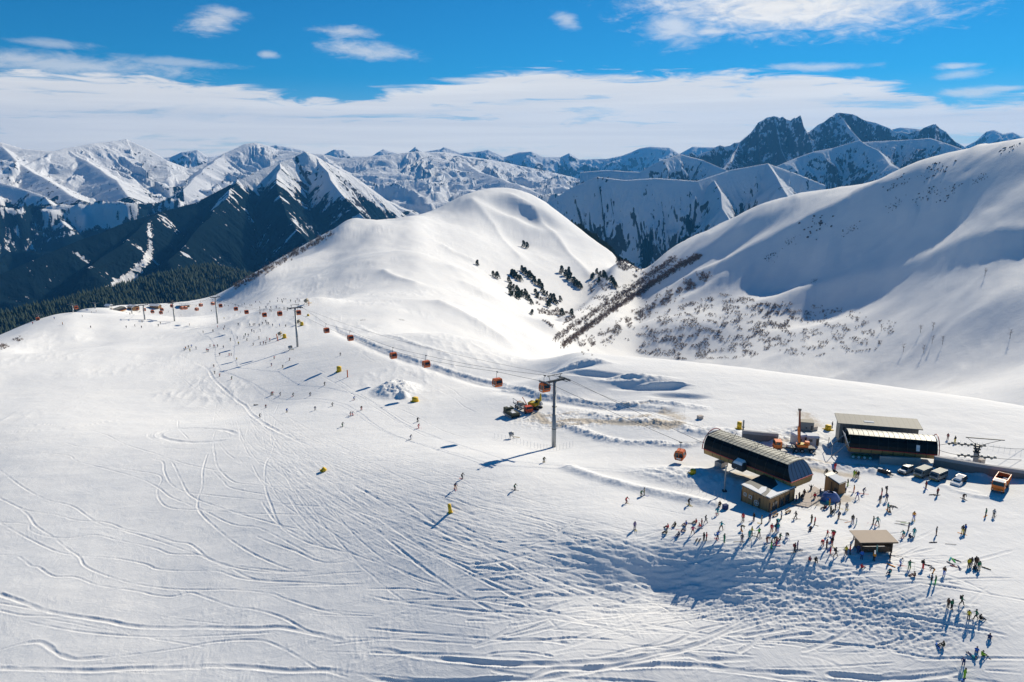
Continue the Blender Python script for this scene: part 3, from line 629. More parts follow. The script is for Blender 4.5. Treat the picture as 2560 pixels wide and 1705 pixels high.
# wooded shoulder just beyond the ski field
mountain('forest_hill', (-45, -10), (1500, 3600), (int(500*Q), int(200*Q)), [dict(p=[(-500, 860, 2100), (0, 790, 2300), (300, 715, 2600), (520, 665, 2900), (640, 690, 3000), (720, 720, 3000)], slope=.25, back=.5, spur=(350, .3, .3))],
    lambda x, y, z, st, a, r: z*0+2.5, None, 3, .8, 60, base=-1100)
# high snow range at the left edge of the picture
mountain('snow_range', (-46, -12), (3900, 10500), (int(900*Q), int(380*Q)), [
    dict(p=[(-300, 330, 7600), (0, 355, 7400), (60, 372, 7300), (130, 378, 7300), (165, 370, 7400), (250, 356, 7700), (318, 347, 7900), (370, 372, 7800), (420, 400, 7700), (470, 420, 7700)], slope=.20, back=.6, spur=(430, .6, .35)),
    dict(p=[(165, 372, 7400), (230, 410, 6900), (290, 450, 6500), (330, 500, 6100)], slope=.42, spur=(260, .5, .3)),
    dict(p=[(0, 357, 7400), (60, 420, 6700), (150, 470, 6200), (230, 520, 5800)], slope=.45, spur=(260, .5, .3)),
    dict(p=[(-300, 420, 6600), (0, 455, 6200), (110, 490, 5900), (160, 560, 5500)], slope=.6, spur=(260, .4, .2))],
    fl(-330, -150), None, 7, .12, 120, flute=.5)
# long bright range behind the middle
mountain('snow_range', (-23, 12), (3900, 13500), (int(1100*Q), int(420*Q)), [
    dict(p=[(380, 480, 7200), (470, 425, 7600), (560, 385, 8000), (610, 360, 8200), (640, 355, 8300), (700, 375, 8300), (800, 385, 8000), (870, 396, 7700), (960, 388, 7600), (1040, 378, 7700), (1110, 380, 7900),
            (1180, 392, 8200), (1260, 405, 8400), (1330, 420, 8800), (1420, 440, 9200)], slope=.17, back=.6, spur=(420, .7, .55), jag=8),
    dict(p=[(800, 385, 8000), (860, 430, 7000), (930, 480, 6200), (1000, 520, 5600), (1060, 545, 5300)], slope=.34, spur=(260, .6, .3)),
    dict(p=[(1110, 380, 7900), (1200, 430, 7000), (1290, 460, 6500), (1360, 490, 6100), (1420, 520, 5800)], slope=.30, spur=(280, .6, .3)),
    dict(p=[(560, 385, 8000), (500, 430, 7300), (450, 480, 6700)], slope=.45, spur=(260, .4, .3))],
    fl(-430, -300), None, 17, .1, 120, flute=.5)
# dark forested mountain with the shaded face
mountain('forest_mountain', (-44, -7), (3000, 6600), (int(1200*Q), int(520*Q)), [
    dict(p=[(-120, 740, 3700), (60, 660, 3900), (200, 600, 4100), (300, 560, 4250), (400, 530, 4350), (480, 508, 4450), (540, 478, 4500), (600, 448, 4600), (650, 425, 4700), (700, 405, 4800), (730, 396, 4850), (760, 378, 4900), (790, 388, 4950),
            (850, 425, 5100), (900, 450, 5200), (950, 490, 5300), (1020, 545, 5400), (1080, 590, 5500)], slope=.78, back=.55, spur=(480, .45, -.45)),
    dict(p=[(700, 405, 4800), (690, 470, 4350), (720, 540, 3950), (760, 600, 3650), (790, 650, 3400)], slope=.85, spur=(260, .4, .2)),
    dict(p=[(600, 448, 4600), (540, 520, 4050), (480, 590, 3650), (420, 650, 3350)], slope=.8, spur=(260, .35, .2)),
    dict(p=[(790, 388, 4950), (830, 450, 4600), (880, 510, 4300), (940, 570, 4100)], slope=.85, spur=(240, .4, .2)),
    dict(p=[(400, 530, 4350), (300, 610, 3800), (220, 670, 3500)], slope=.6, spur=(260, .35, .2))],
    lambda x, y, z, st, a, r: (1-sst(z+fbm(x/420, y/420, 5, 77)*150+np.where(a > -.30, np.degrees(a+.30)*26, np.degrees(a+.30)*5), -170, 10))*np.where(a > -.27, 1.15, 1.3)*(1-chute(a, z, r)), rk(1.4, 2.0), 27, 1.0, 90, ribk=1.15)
# shaded wall across the gully
mountain('rock_wall', (0, 22), (2500, 6000), (int(1000*Q), int(460*Q)), [
    dict(p=[(1300, 545, 3300), (1370, 510, 3350), (1420, 470, 3400), (1500, 442, 3450), (1560, 450, 3450), (1640, 445, 3500), (1740, 452, 3550), (1830, 425, 3700), (1920, 408, 3800), (1990, 432, 3850), (2060, 462, 3900), (2130, 452, 4000), (2250, 470, 4200)], slope=.95, back=.45, spur=(260, .45, .25)),
    dict(p=[(1790, 450, 3560), (1815, 520, 3330), (1850, 590, 3150)], slope=1.0, spur=(120, .4, .2)),
    dict(p=[(1920, 408, 3800), (1960, 470, 3560), (1990, 520, 3400)], slope=.8, spur=(150, .4, .2))],
    lambda x, y, z, st, a, r: (1-sst(z+fbm(x/90, y/200, 5, 78)*260, -430, -230))*.8, rk(1.5, 2.3), 37, 1.1, 50, detail=(180, 45))
# snowy foothills below the rock peaks
mountain('rocky_foothill', (5, 30), (4200, 7000), (int(900*Q), int(340*Q)), [
    dict(p=[(1360, 470, 4900), (1450, 430, 5000), (1520, 425, 5000), (1600, 430, 5000), (1650, 400, 5100), (1700, 385, 5200), (1760, 400, 5200), (1830, 430, 5000)], slope=.75, back=.5, spur=(260, .4, .3), jag=15),
    dict(p=[(1880, 440, 4900), (1990, 395, 5200), (2080, 370, 5400), (2150, 350, 5500), (2190, 375, 5300), (2250, 420, 4900), (2300, 450, 4700)], slope=.7, spur=(240, .5, .3), jag=15),
    dict(p=[(2150, 355, 5500), (2250, 350, 5600), (2330, 345, 5600), (2400, 370, 5600)], slope=.6, spur=(240, .4, .3)),],
    None, rk(1.15, 1.7), 47, 1.2, 50, detail=(200, 50))
# the rock peaks
mountain('rock_peak', (6, 32), (5200, 9500), (int(1100*Q), int(480*Q)), [
    dict(p=[(1640, 410, 6200), (1700, 385, 6300), (1760, 382, 6300), (1800, 362, 6400), (1850, 355, 6500), (1880, 330, 6500), (1888, 318, 6500), (1895, 305, 6500), (1908, 299, 6500), (1920, 293, 6500), (1935, 289, 6500), (1948, 294, 6500), (1958, 291, 6500), (1966, 297, 6500), (1978, 300, 6500), (1985, 293, 6500), (1990, 296, 6500), (1999, 287, 6500), (2005, 296, 6500), (2012, 318, 6500), (2020, 335, 6600), (2045, 312, 6700),
            (2075, 292, 6800), (2095, 281, 6900), (2125, 284, 6900), (2160, 300, 6900), (2190, 306, 6900), (2240, 330, 6900), (2290, 325, 7000), (2310, 318, 6900), (2335, 309, 6900), (2365, 330, 6900), (2390, 355, 6900), (2430, 380, 6900)], slope=1.25, back=.8, spur=(260, .45, .15), jag=20, jl=45, wig=6),
    dict(p=[(2095, 281, 6900), (2140, 340, 6500), (2180, 390, 6200)], slope=1.0, spur=(200, .4, .3)),
    dict(p=[(1935, 291, 6500), (1950, 370, 6200), (1980, 420, 6000)], slope=1.35, spur=(150, .4, .3), jag=10),
    dict(p=[(1850, 355, 6500), (1830, 400, 6100), (1800, 430, 5900)], slope=1.1, spur=(150, .4, .3), jag=10),
    dict(p=[(2335, 309, 6900), (2340, 370, 6600), (2360, 400, 6400)], slope=1.3, spur=(150, .4, .3))],
    None, rk(1.0, 1.65), 57, 2.4, 60, detail=(220, 55))
# far peaks along the horizon
mountain('far_peaks', (-30, 42), (10000, 14500), (int(1500*Q), int(200*Q)), [
    dict(p=[(-400, 405, 11400), (300, 400, 11800), (430, 392, 11800), (455, 380, 11800), (490, 374, 11800), (520, 392, 11800), (640, 378, 12300), (670, 366, 12300), (690, 362, 12300), (760, 376, 12300), (800, 392, 12000), (835, 373, 12000), (860, 374, 12000), (880, 390, 12000),
            (940, 392, 12000), (960, 372, 11800), (975, 378, 11800), (1010, 388, 11800), (1040, 366, 11800), (1060, 380, 11800), (1100, 372, 11800), (1110, 367, 11800), (1150, 382, 11800), (1200, 378, 11800), (1222, 374, 11800), (1260, 392, 11800),
            (1300, 380, 11800), (1330, 378, 11800), (1360, 392, 11800), (1400, 392, 12000), (1425, 382, 12000), (1450, 398, 12000), (1520, 396, 12000), (1560, 388, 11800), (1600, 370, 11800), (1625, 366, 11800), (1675, 369, 11800), (1700, 384, 11800), (1730, 366, 11800), (1790, 368, 11800), (1850, 380, 11800),
            (2200, 330, 11200), (2250, 318, 11200), (2300, 322, 11200), (2400, 372, 11200), (2440, 352, 11200), (2465, 328, 11200), (2485, 324, 11200), (2505, 334, 11200), (2530, 330, 11200), (2560, 345, 11200), (2800, 370, 11200)], slope=.5, back=.5, spur=(700, .4, .2), jag=14, jl=250)],
    None, rk(.85, 1.4), 67, 1.2, 120, detail=(500, 120), base=-900)
def build_ground():
    me = grid_mesh('snow_ground', GX_, GY_, ZZ, {'dirt': DIRT, 'rock': ROCK})
    me.materials.append(M_SNOW); o = link('snow_ground', me); tag(o, kind='structure'); return o
build_ground()
# ------------------------------------------------------------------ mesh builder and materials for objects
_MC = {}
def pm(name, col, rough=.6, metal=0.0, spec=.4, var=.12, scale=3.0, stripe=None):
    """plain painted / natural material with a little procedural unevenness; stripe=(axis, per metre, darkness)"""
    if name in _MC: return _MC[name]
    m, T, b = mat(name, col, rough, metal, spec); tc = T.new('ShaderNodeTexCoord').outputs['Object']
    n = T.noise(tc, scale, 4, .6); lo = tuple(c*(1-var) for c in col); hi = tuple(min(1, c*(1+var)) for c in col)
    c = T.mix(n, lo, hi)
    if stripe:
        sep = T.new('ShaderNodeSeparateXYZ'); T.l.new(tc, sep.inputs[0]); s = T.mul(sep.outputs[stripe[0]], stripe[1])
        f = T.m('FRACT', s); g = T.m('LESS_THAN', f, .12)
        idn = T.noise(T.vec(T.m('FLOOR', s), 0.0, 0.0), 3.7, 1, .5)
        c = T.mix(T.mul(T.sub(idn, .3), .5), c, tuple(x*.55 for x in col)); c = T.mix(T.mul(g, stripe[2]), c, tuple(x*.25 for x in col))
    T.l.new(c, b.inputs['Base Color']); _MC[name] = m; return m
def glass(name, col=(.02, .025, .03), rough=.08):
    if name in _MC: return _MC[name]
    m, T, b = mat(name, col, rough, 0, .5 if rough < .3 else .15); _MC[name] = m; return m
WOOD = pm('larch_boards', (.38, .21, .085), .75, var=.25, stripe=(0, 2.2, .6)); WOODV = pm('timber', (.28, .17, .08), .75, var=.25, scale=6)
SKIRT = pm('golden_cladding', (.46, .27, .09), .6, var=.2, stripe=(0, .42, .7)); DARKG = glass('dark_glazing', (.006, .007, .008), .35); GREYG = glass('grey_glazing', (.16, .19, .25), .2)
RED = pm('red_paint', (.55, .04, .04), .5); ORANGE = pm('orange_paint', (.85, .20, .02), .45); CABIN = pm('cabin_orange', (.68, .14, .02), .45, var=.1); STEEL = pm('galvanised_steel', (.34, .35, .35), .5, .3, var=.15)
DSTEEL = pm('dark_steel', (.06, .065, .07), .6, .3); ROOFM = pm('pale_roof_metal', (.34, .34, .30), .6, .2, var=.15, stripe=(0, 1.25, .55)); ROOFM2 = pm('glazed_roof_panels', (.38, .37, .32), .5, .1, var=.25, stripe=(0, .42, .55)); ROOFD = pm('dark_ribbed_roof', (.05, .055, .06), .5, .2, stripe=(0, 3.0, .7))
CONC = pm('concrete', (.20, .19, .18), .9, var=.2, scale=1.2); CONCL = pm('pale_concrete', (.36, .36, .37), .9, var=.12, scale=1.2); CONCB = pm('tan_concrete', (.55, .48, .42), .9, var=.12, scale=1.0); WHITE = pm('white_paint', (.72, .72, .70), .6); WHITEP = pm('white_panel', (.62, .63, .62), .6, var=.1, stripe=(0, 2.5, .3))
YEL = pm('yellow_padding', (.72, .46, .01), .6); YELM = pm('yellow_machine', (.60, .42, .02), .5, var=.25); OLIVE = pm('olive_paint', (.05, .055, .03), .7, var=.3); RUB = pm('rubber', (.02, .02, .02), .8); RIMM = pm('wheel_rim', (.3, .3, .3), .5, .4)
SILV = pm('silver_paint', (.28, .30, .31), .35, .3, var=.08); GREYV = pm('grey_van_paint', (.22, .25, .25), .4, .1, var=.1); BLACKP = pm('black_paint', (.02, .02, .022), .35); WIN = glass('window_glass', (.02, .025, .03), .1); LAMP = pm('lamp_glass', (.6, .6, .55), .2)
SNOWC = pm('snow_cover', (.84, .845, .85), .8, 0, .1, .03); GREEN = pm('green_paint', (.01, .22, .12), .5); HALLW = pm('ribbed_wall', (.25, .25, .23), .6, .2, stripe=(0, 1.4, .55)); HALLR = pm('hall_roof', (.27, .265, .24), .7, .2, var=.12, stripe=(0, .8, .25)); PLANK = pm('weathered_planks', (.58, .47, .36), .85, var=.15, stripe=(0, 2.6, .45)); BROWN = pm('dark_brown_boards', (.12, .08, .05), .8, var=.2, stripe=(0, 3, .5))
BLUET = pm('blue_tarpaulin', (.14, .20, .42), .6, var=.4, scale=2); PINE = pm('pine_needles', (.032, .052, .026), .9, var=.5, scale=1.5); BARK = pm('bark', (.09, .065, .05), .9, var=.3); TWIG = pm('bare_twigs', (.26, .19, .155), .9, var=.35)

class MB:
    def __init__(s): s.v = []; s.f = []; s.m = []
    def add(s, pts, faces, mi=0, M=None):
        o = len(s.v); s.v += [tuple(M @ Vector(p)) for p in pts] if M is not None else [tuple(p) for p in pts]
        s.f += [tuple(o+i for i in f) for f in faces]; s.m += [mi]*len(faces); return s
    def box(s, c, d, rz=0, mi=0, ry=0, rx=0):
        x, y, z = d[0]/2, d[1]/2, d[2]/2; M = Matrix.Translation(c) @ Euler((rx, ry, rz)).to_matrix().to_4x4()
        return s.add([(-x,-y,-z),(x,-y,-z),(x,y,-z),(-x,y,-z),(-x,-y,z),(x,-y,z),(x,y,z),(-x,y,z)], [(0,3,2,1),(4,5,6,7),(0,1,5,4),(1,2,6,5),(2,3,7,6),(3,0,4,7)], mi, M)
    def hexa(s, p, mi=0):      # 8 corners: bottom ring then top ring
        return s.add(p, [(0,3,2,1),(4,5,6,7),(0,1,5,4),(1,2,6,5),(2,3,7,6),(3,0,4,7)], mi)
    def quad(s, p, mi=0, t=0.0):
        """flat panel of thickness t"""
        if t <= 0: return s.add(p, [tuple(range(len(p)))], mi)
        P = [Vector(q) for q in p]; n = (P[1]-P[0]).cross(P[-1]-P[0]).normalized()*t/2; k = len(P)
        return s.add([q+n for q in P]+[q-n for q in P], [tuple(range(k)), tuple(range(2*k-1, k-1, -1))]+[(i, k+i, k+(i+1) % k, (i+1) % k) for i in range(k)], mi)
    def extr(s, prof, x0, x1, mi=0, axis='x'):
        """closed profile in the cross plane, extruded along an axis: x -> (y, z), y -> (x, z)"""
        k = len(prof)
        g = (lambda a, t: (t, a[0], a[1])) if axis == 'x' else (lambda a, t: (a[0], t, a[1]))
        pts = [g(a, x0) for a in prof]+[g(a, x1) for a in prof]
        return s.add(pts, [tuple(range(k)), tuple(range(2*k-1, k-1, -1))]+[(i, k+i, k+(i+1) % k, (i+1) % k) for i in range(k)], mi)
    def tube(s, path, r, n=6, mi=0, cap=True):
        P = [Vector(p) for p in path]; rr = r if isinstance(r, (list, tuple)) else [r]*len(P); o = len(s.v); ring = None
        for i, p in enumerate(P):
            d = (P[min(i+1, len(P)-1)]-P[max(i-1, 0)]).normalized(); a = d.cross(Vector((0, 0, 1)) if abs(d.z) < .9 else Vector((1, 0, 0))).normalized(); b = d.cross(a)
            s.v += [tuple(p+(a*math.cos(t*2*math.pi/n)+b*math.sin(t*2*math.pi/n))*rr[i]) for t in range(n)]
        for i in range(len(P)-1):
            for t in range(n): s.f.append((o+i*n+t, o+i*n+(t+1) % n, o+(i+1)*n+(t+1) % n, o+(i+1)*n+t)); s.m.append(mi)
        if cap:
            s.f.append(tuple(o+t for t in range(n-1, -1, -1))); s.f.append(tuple(o+(len(P)-1)*n+t for t in range(n))); s.m += [mi, mi]
        return s
    def cyl(s, c, axis, r, h, n=12, mi=0, r2=None):
        a = Vector(axis).normalized()*h/2; return s.tube([Vector(c)-a, Vector(c)+a], [r, r if r2 is None else r2], n, mi)
    def build(s, name, mats, parent=None, smooth=False, bev=0):
        me = bpy.data.meshes.new(name); me.from_pydata(s.v, [], s.f)
        for m in (mats if isinstance(mats, (list, tuple)) else [mats]): me.materials.append(m)
        me.polygons.foreach_set('material_index', s.m)
        if smooth: me.polygons.foreach_set('use_smooth', [True]*len(s.f))
        if bev:
            bm = bmesh.new(); bm.from_mesh(me); bmesh.ops.bevel(bm, geom=bm.edges[:], offset=bev, segments=1, affect='EDGES'); bm.to_mesh(me); bm.free()
        me.update(); return link(name, me, parent)
def copy_tree(o, parent=None):
    c = o.copy(); COL.objects.link(c); c.parent = parent
    for ch in list(o.children): copy_tree(ch, c)
    return c
def at_z(px, py, z):
    a, e = px_ang(px, py); d = (z-CAMZ)/math.tan(e); return Vector((d*math.sin(a), d*math.cos(a), z))
def to_px(p):
    x, y, z = p[0], p[1], p[2]-CAMZ; c, s_ = math.cos(PITCH), math.sin(PITCH); dep = y*c-z*s_; up = y*s_+z*c
    return CX+F*x/dep, CY-F*up/dep
def height_to(base, py):
    """how tall a thing standing at base is when its top shows at photo row py"""
    lo, hi = 0.0, 80.0
    for _ in range(40):
        m = (lo+hi)/2
        if to_px((base[0], base[1], base[2]+m))[1] > py: lo = m
        else: hi = m
    return lo
def G(px, py): return ground_px(px, py)
# ------------------------------------------------------------------ gondola stations, huts, hall, walls
def station(name, Pn, Pf, width_dir, W, zs, label, cat='station', near_glass=True, roofm=ROOFM, group=None, pillars=(.1, .62), arch_far=True, endglass=GREYG):
    """Pn/Pf: near and far corners of the glazing foot on the camera side; local x runs from the far to the near end"""
    ax = Vector((Pn.x-Pf.x, Pn.y-Pf.y, 0)); L = ax.length; rz = math.atan2(ax.y, ax.x); side = 1 if Vector((-math.sin(rz), math.cos(rz), 0)).dot(width_dir) > 0 else -1
    base = Vector((Pf.x, Pf.y, float(gh(Pf.x, Pf.y)))); root = empty(name, base, rz, label, cat, group)
    z0, z1, z2 = zs[0]-base.z, zs[1]-base.z, zs[2]-base.z; S = lambda y: y*side; ns = 1.9 if near_glass else .1
    # cross-section points (y across from the camera side)
    sk = [(S(.9), z0-.25), (S(.25), z0), (S(0), z1), (S(W), z1), (S(W-.25), z0), (S(W-.9), z0-.25)]
    m = MB(); m.extr(sk, 0, L, 0); m.build('skirt', SKIRT, root)
    m = MB(); e = .06
    for y in (-e, W+e): m.box((L/2, S(y), z1+.02), (L+.2, .09, .16))
    m.box((L+e, S(W/2), z1+.02), (.09, W+.2, .16)); m.build('red_trim', RED, root)
    ins = 1.25
    prof = [(0, z1), (.12, z1+(z2-z1)*.35), (.5, z1+(z2-z1)*.72), (ins, z2)]
    for sgn, nm in ((0, 'side_glazing'), (1, 'side_glazing')):
        m = MB()
        for a, b in zip(prof[:-1], prof[1:]):
            ya, yb = (a[0], b[0]) if sgn == 0 else (W-a[0], W-b[0])
            xa, xb = L-ns*(a[1]-z1)/(z2-z1), L-ns*(b[1]-z1)/(z2-z1)
            m.quad([(0, S(ya), a[1]), (xa, S(ya), a[1]), (xb, S(yb), b[1]), (0, S(yb), b[1])], t=.04)
        g = m.build(nm, DARKG, root)
        if sgn == 0:
            nb = 9
            for k in range(nb+1):
                x = .02+(L-ns-.04)*k/nb
                f = MB(); f.tube([(x, S(p[0]-.03), p[1]) for p in prof], .03, 4); f.build('mullion', DSTEEL, g)
    m = MB(); pr2 = [(S(p[0]), p[1]) for p in prof]; pr3 = [(S(W-p[0]), p[1]) for p in prof]
    for i in range(3):
        xa, xb = L-ns*(prof[i][1]-z1)/(z2-z1), L-ns*(prof[i+1][1]-z1)/(z2-z1)
        m.quad([(xa, *pr2[i]), (xa, *pr3[i]), (xb, *pr3[i+1]), (xb, *pr2[i+1])], t=.04)
    g = m.build('end_glazing', endglass, root)
    for k in range(7):
        t = k/6; f = MB(); f.tube([(L-ns*(p[1]-z1)/(z2-z1)+.05, S(p[0]+(W-2*p[0])*t), p[1]) for p in prof], .045, 4); f.build('mullion', DSTEEL, g)
    m = MB(); n = 6; top = [(S(ins-.1+(W-2*ins+.2)*k/n), z2+.28*math.sin(math.pi*k/n)) for k in range(n+1)]
    m.extr(top+[(p[0], p[1]-.12) for p in reversed(top)], -.3, L-ns+.15); rf = m.build('roof', roofm, root)
    f = MB(); nrib = int(L/1.1)
    for k in range(nrib+1):
        x = -.25+(L-ns+.3)*k/nrib; f.tube([(x, p[0], p[1]+.04) for p in top], .035, 4)
    f.build('roof_rib', DSTEEL, rf)
    if near_glass:
        f = MB()
        for t in (.22, .5, .8):
            x = L*t
            for yy in (W*.35, W*.65): f.tube([(x-.7, S(yy), z2+.2), (x, S(yy), z2+1.3), (x+.7, S(yy), z2+.2)], .04, 4); f.tube([(x, S(yy), z2+1.3), (x+.1, S(W*.5), z2+.25)], .03, 4)
        for yy in (W*.33, W*.67): f.tube([(0, S(yy), z2+.42), (L-ns, S(yy), z2+.42)], .04, 4)
        f.build('roof_frame', DSTEEL, root)
    # arch and machinery at the open end
    m = MB(); cy = W/2; x = -.35 if arch_far else L+.35; path = []
    for k in range(13):
        t = math.pi*k/12; path.append((x, S(cy-(W/2+.1)*math.cos(t)), z1-.1+(z2-z1+1.0)*math.sin(t)))
    m.tube(path, .11, 6); m.build('arch', RED, root)
    m = MB(); m.cyl((1.6 if arch_far else L-1.6, S(cy), z1-.1), (0, 0, 1), 2.0, .25, 20); m.box((L*.5, S(cy-1.9), z1+.6), (L*.9, .3, .3)); m.box((L*.5, S(cy+1.9), z1+.6), (L*.9, .3, .3))
    for k in range(12): m.cyl((L*.08+L*.84*k/11, S(cy-1.9), z1+.95), (0, 1, 0), .28, .14, 10); m.cyl((L*.08+L*.84*k/11, S(cy+1.9), z1+.95), (0, 1, 0), .28, .14, 10)
    m.build('machinery', DSTEEL, root)
    for t in pillars:
        x = L*t; w = root.matrix_world if False else Matrix.Translation(base) @ Matrix.Rotation(rz, 4, 'Z'); gp = w @ Vector((x, S(cy), 0)); gz = float(gh(gp.x, gp.y))-base.z
        m = MB(); m.cyl((x, S(cy), (gz+z0)/2), (0, 0, 1), .42, z0-gz, 14); pl = m.build('pillar', STEEL, root, True)
        m = MB(); m.box((x, S(cy), gz+.55), (2.0, 2.4, 1.5)); m.build('footing', CONCB, pl)
    root['L'] = L; return root, L, side
S1n, S1f = at_z(1978, 1207, 4.3), at_z(1759, 1122, 4.3); wd = at_z(2052, 1190, 4.3)-S1n
st1, L1_, sd1 = station('gondola_station', S1n, S1f, wd, 7.6, (3.1, 4.3, 7.5), 'long black-glazed gondola station with grey ribbed roof beside the ski crowd')
def local(root, p):
    c, s_ = math.cos(root.rotation_euler.z), math.sin(root.rotation_euler.z); return Vector((root.location.x+p[0]*c-p[1]*s_, root.location.y+p[0]*s_+p[1]*c, root.location.z+p[2]))
# bay with a snow cap that sticks out of the front, and the post it rests on
m = MB(); m.extr([(-1.6*sd1, .3), (-1.6*sd1, 1.3), (-1.0*sd1, 1.9), (.1*sd1, 1.9), (.1*sd1, .1), (-1.2*sd1, -.1)], L1_*.40, L1_*.52)
b1 = m.build('operator_bay', DSTEEL, st1); b1.location.z = 3.3
m = MB(); m.hexa([(L1_*.405, -1.55*sd1, 1.32), (L1_*.515, -1.55*sd1, 1.32), (L1_*.515, -.1*sd1, 1.92), (L1_*.405, -.1*sd1, 1.92), (L1_*.42, -1.2*sd1, 1.9), (L1_*.50, -1.2*sd1, 1.95), (L1_*.50, -.15*sd1, 2.35), (L1_*.42, -.15*sd1, 2.3)]); m.build('snow_cap', SNOWC, b1)
pp = G(1811, 1228); pt = empty('steel_post', pp, 0, 'grey steel mast with short arm in the blue shade by the station', 'mast'); h = height_to(pp, 1164)
m = MB(); m.cyl((0, 0, h/2), (0, 0, 1), .17, h, 8); m.build('mast', STEEL, pt); m = MB(); m.tube([(0, 0, h*.72), (2.6, .8, h*.85)], .1, 5); m.tube([(-.3, 0, h*.6), (1.0, .3, h*.74)], .07, 5); m.build('arm', STEEL, pt); m = MB(); m.box((0, 0, .05), (.9, .9, .35)); m.build('base_plate', DSTEEL, pt)

def gable_or_mono(name, corners, zt, roofc, label, cat, wallm, roofm, snow=None, over=.35):
    """corners: 4 ground points in order; zt: eave heights above ground per corner; roof sheet above them"""
    c = sum((Vector(p) for p in corners), Vector())/4; gz = min(p.z for p in corners)-.3; root = empty(name, (c.x, c.y, gz), 0, label, cat)
    P = [Vector((p.x-c.x, p.y-c.y, 0)) for p in corners]; T_ = [Vector((P[i].x, P[i].y, corners[i].z-gz+zt[i])) for i in range(4)]
    nm = ['wall']*4
    for i in range(4):
        j = (i+1) % 4; d = (P[j]-P[i]); n = Vector((d.y, -d.x, 0)).normalized()*.08; m = MB()
        m.hexa([P[i], P[j], P[j]-n, P[i]-n, T_[i], T_[j], T_[j]-n, T_[i]-n] if (P[i]+P[j]).dot(n) > 0 else [P[j], P[i], P[i]+n, P[j]+n, T_[j], T_[i], T_[i]+n, T_[j]+n]); m.build('wall', wallm, root)
    m = MB(); R4 = [T_[i]+(P[i].normalized()*over) for i in range(4)]; m.hexa([p+Vector((0, 0, .02)) for p in R4]+[p+Vector((0, 0, .2)) for p in R4]); rf = m.build('roof', roofm, root)
    return root, P, T_, R4, rf
# operator building of the station: dark ribbed roof, half of it still under snow
q0, q1, q2 = G(1922, 1281), G(1853, 1252), G(1984, 1252); q3 = q1+(q2-q0); q3.z = float(gh(q3.x, q3.y))
hut, P, T_, R4, rf = gable_or_mono('operator_building', [q0, q2, q3, q1], [2.9, 2.9, 3.5, 3.5], None, 'brown timber building with dark half snow-covered roof below the gondola station', 'building', WOOD, ROOFD)
def lerp3(a, b, t): return a+(b-a)*t
def roof_patch(poly):     # unit-square coordinates on the roof
    m = MB(); pts = []
    for (u, v) in poly: p = lerp3(lerp3(R4[0], R4[1], u), lerp3(R4[3], R4[2], u), v); pts.append(p+Vector((0, 0, .26)))
    m.quad(pts, t=.12); m.build('roof_snow', SNOWC, rf)
roof_patch([(.02,.02),(.98,.02),(.98,.95),(.82,.93),(.86,.62),(.7,.36),(.45,.32),(.2,.22),(.02,.16)]); roof_patch([(.0,.30),(.22,.34),(.40,.46),(.30,.56),(.12,.50),(.16,.78),(.10,.98),(.0,.98)])
def on_wall(i, j, u0, u1, z0, z1, off=.05):
    d = (P[j]-P[i]); n = Vector((d.y, -d.x, 0)).normalized(); n = n if (P[i]+P[j]).dot(n) > 0 else -n; n = n*off
    a, b = P[i]+d*u0+n, P[i]+d*u1+n; return [Vector((a.x, a.y, z0)), Vector((b.x, b.y, z0)), Vector((b.x, b.y, z1)), Vector((a.x, a.y, z1))]
for u0, u1 in ((.62, .73), (.82, .92)):
    m = MB(); m.quad(on_wall(0, 3, u0, u1, 2.0, 2.75), t=.05); w = m.build('window', WHITE, hut); m = MB(); m.quad(on_wall(0, 3, u0+.02, u1-.02, 2.1, 2.65, .09), t=.02); m.build('pane', WIN, w)
for u in (.0, .33, .36, .58, 1.0):
    m = MB(); q = on_wall(0, 3, u-.008, u+.008, .2, 3.1, .07); m.quad(q, t=.08); m.build('post', BROWN, hut)
# round white sign with a quartered ring
q = on_wall(0, 3, .44, .45, 1.5, 1.6, .12); cc = q[0]; d = (P[3]-P[0]).normalized(); m = MB(); n = 20
def ring(r0, r1):
    for k in range(n):
        a0, a1 = 2*math.pi*k/n, 2*math.pi*(k+1)/n; f = lambda r, a: cc+d*math.cos(a)*r+Vector((0, 0, .25+math.sin(a)*r)); m.quad([f(r0, a0), f(r1, a0), f(r1, a1), f(r0, a1)], t=.03)
ring(.52, .62)
for a in (0, math.pi/2): 
    v = d*math.cos(a)+Vector((0, 0, math.sin(a))); w_ = d*-math.sin(a)*.05+Vector((0, 0, math.cos(a)*.05)); o_ = cc+Vector((0, 0, .25)); m.quad([o_-v*.45-w_, o_+v*.45-w_, o_+v*.45+w_, o_-v*.45+w_], t=.03)
for a in (.785, 2.356): 
    v = d*math.cos(a)+Vector((0, 0, math.sin(a))); w_ = d*-math.sin(a)*.03+Vector((0, 0, math.cos(a)*.03)); o_ = cc+Vector((0, 0, .25)); m.quad([o_-v*.32-w_, o_+v*.32-w_, o_+v*.32+w_, o_-v*.32+w_], t=.035)
m.build('emblem_sign', WHITE, hut)
for u0, u1 in ((.12, .3), (.38, .56), (.62, .82)):
    m = MB(); m.quad(on_wall(0, 1, u0, u1, .6, 2.7), t=.05); m.build('dark_window', WIN, hut)
for k in range(6):
    m = MB(); m.quad(on_wall(0, 1, k*.195, k*.195+.018, .2, 3.1, .08), t=.1); m.build('post', BROWN, hut)
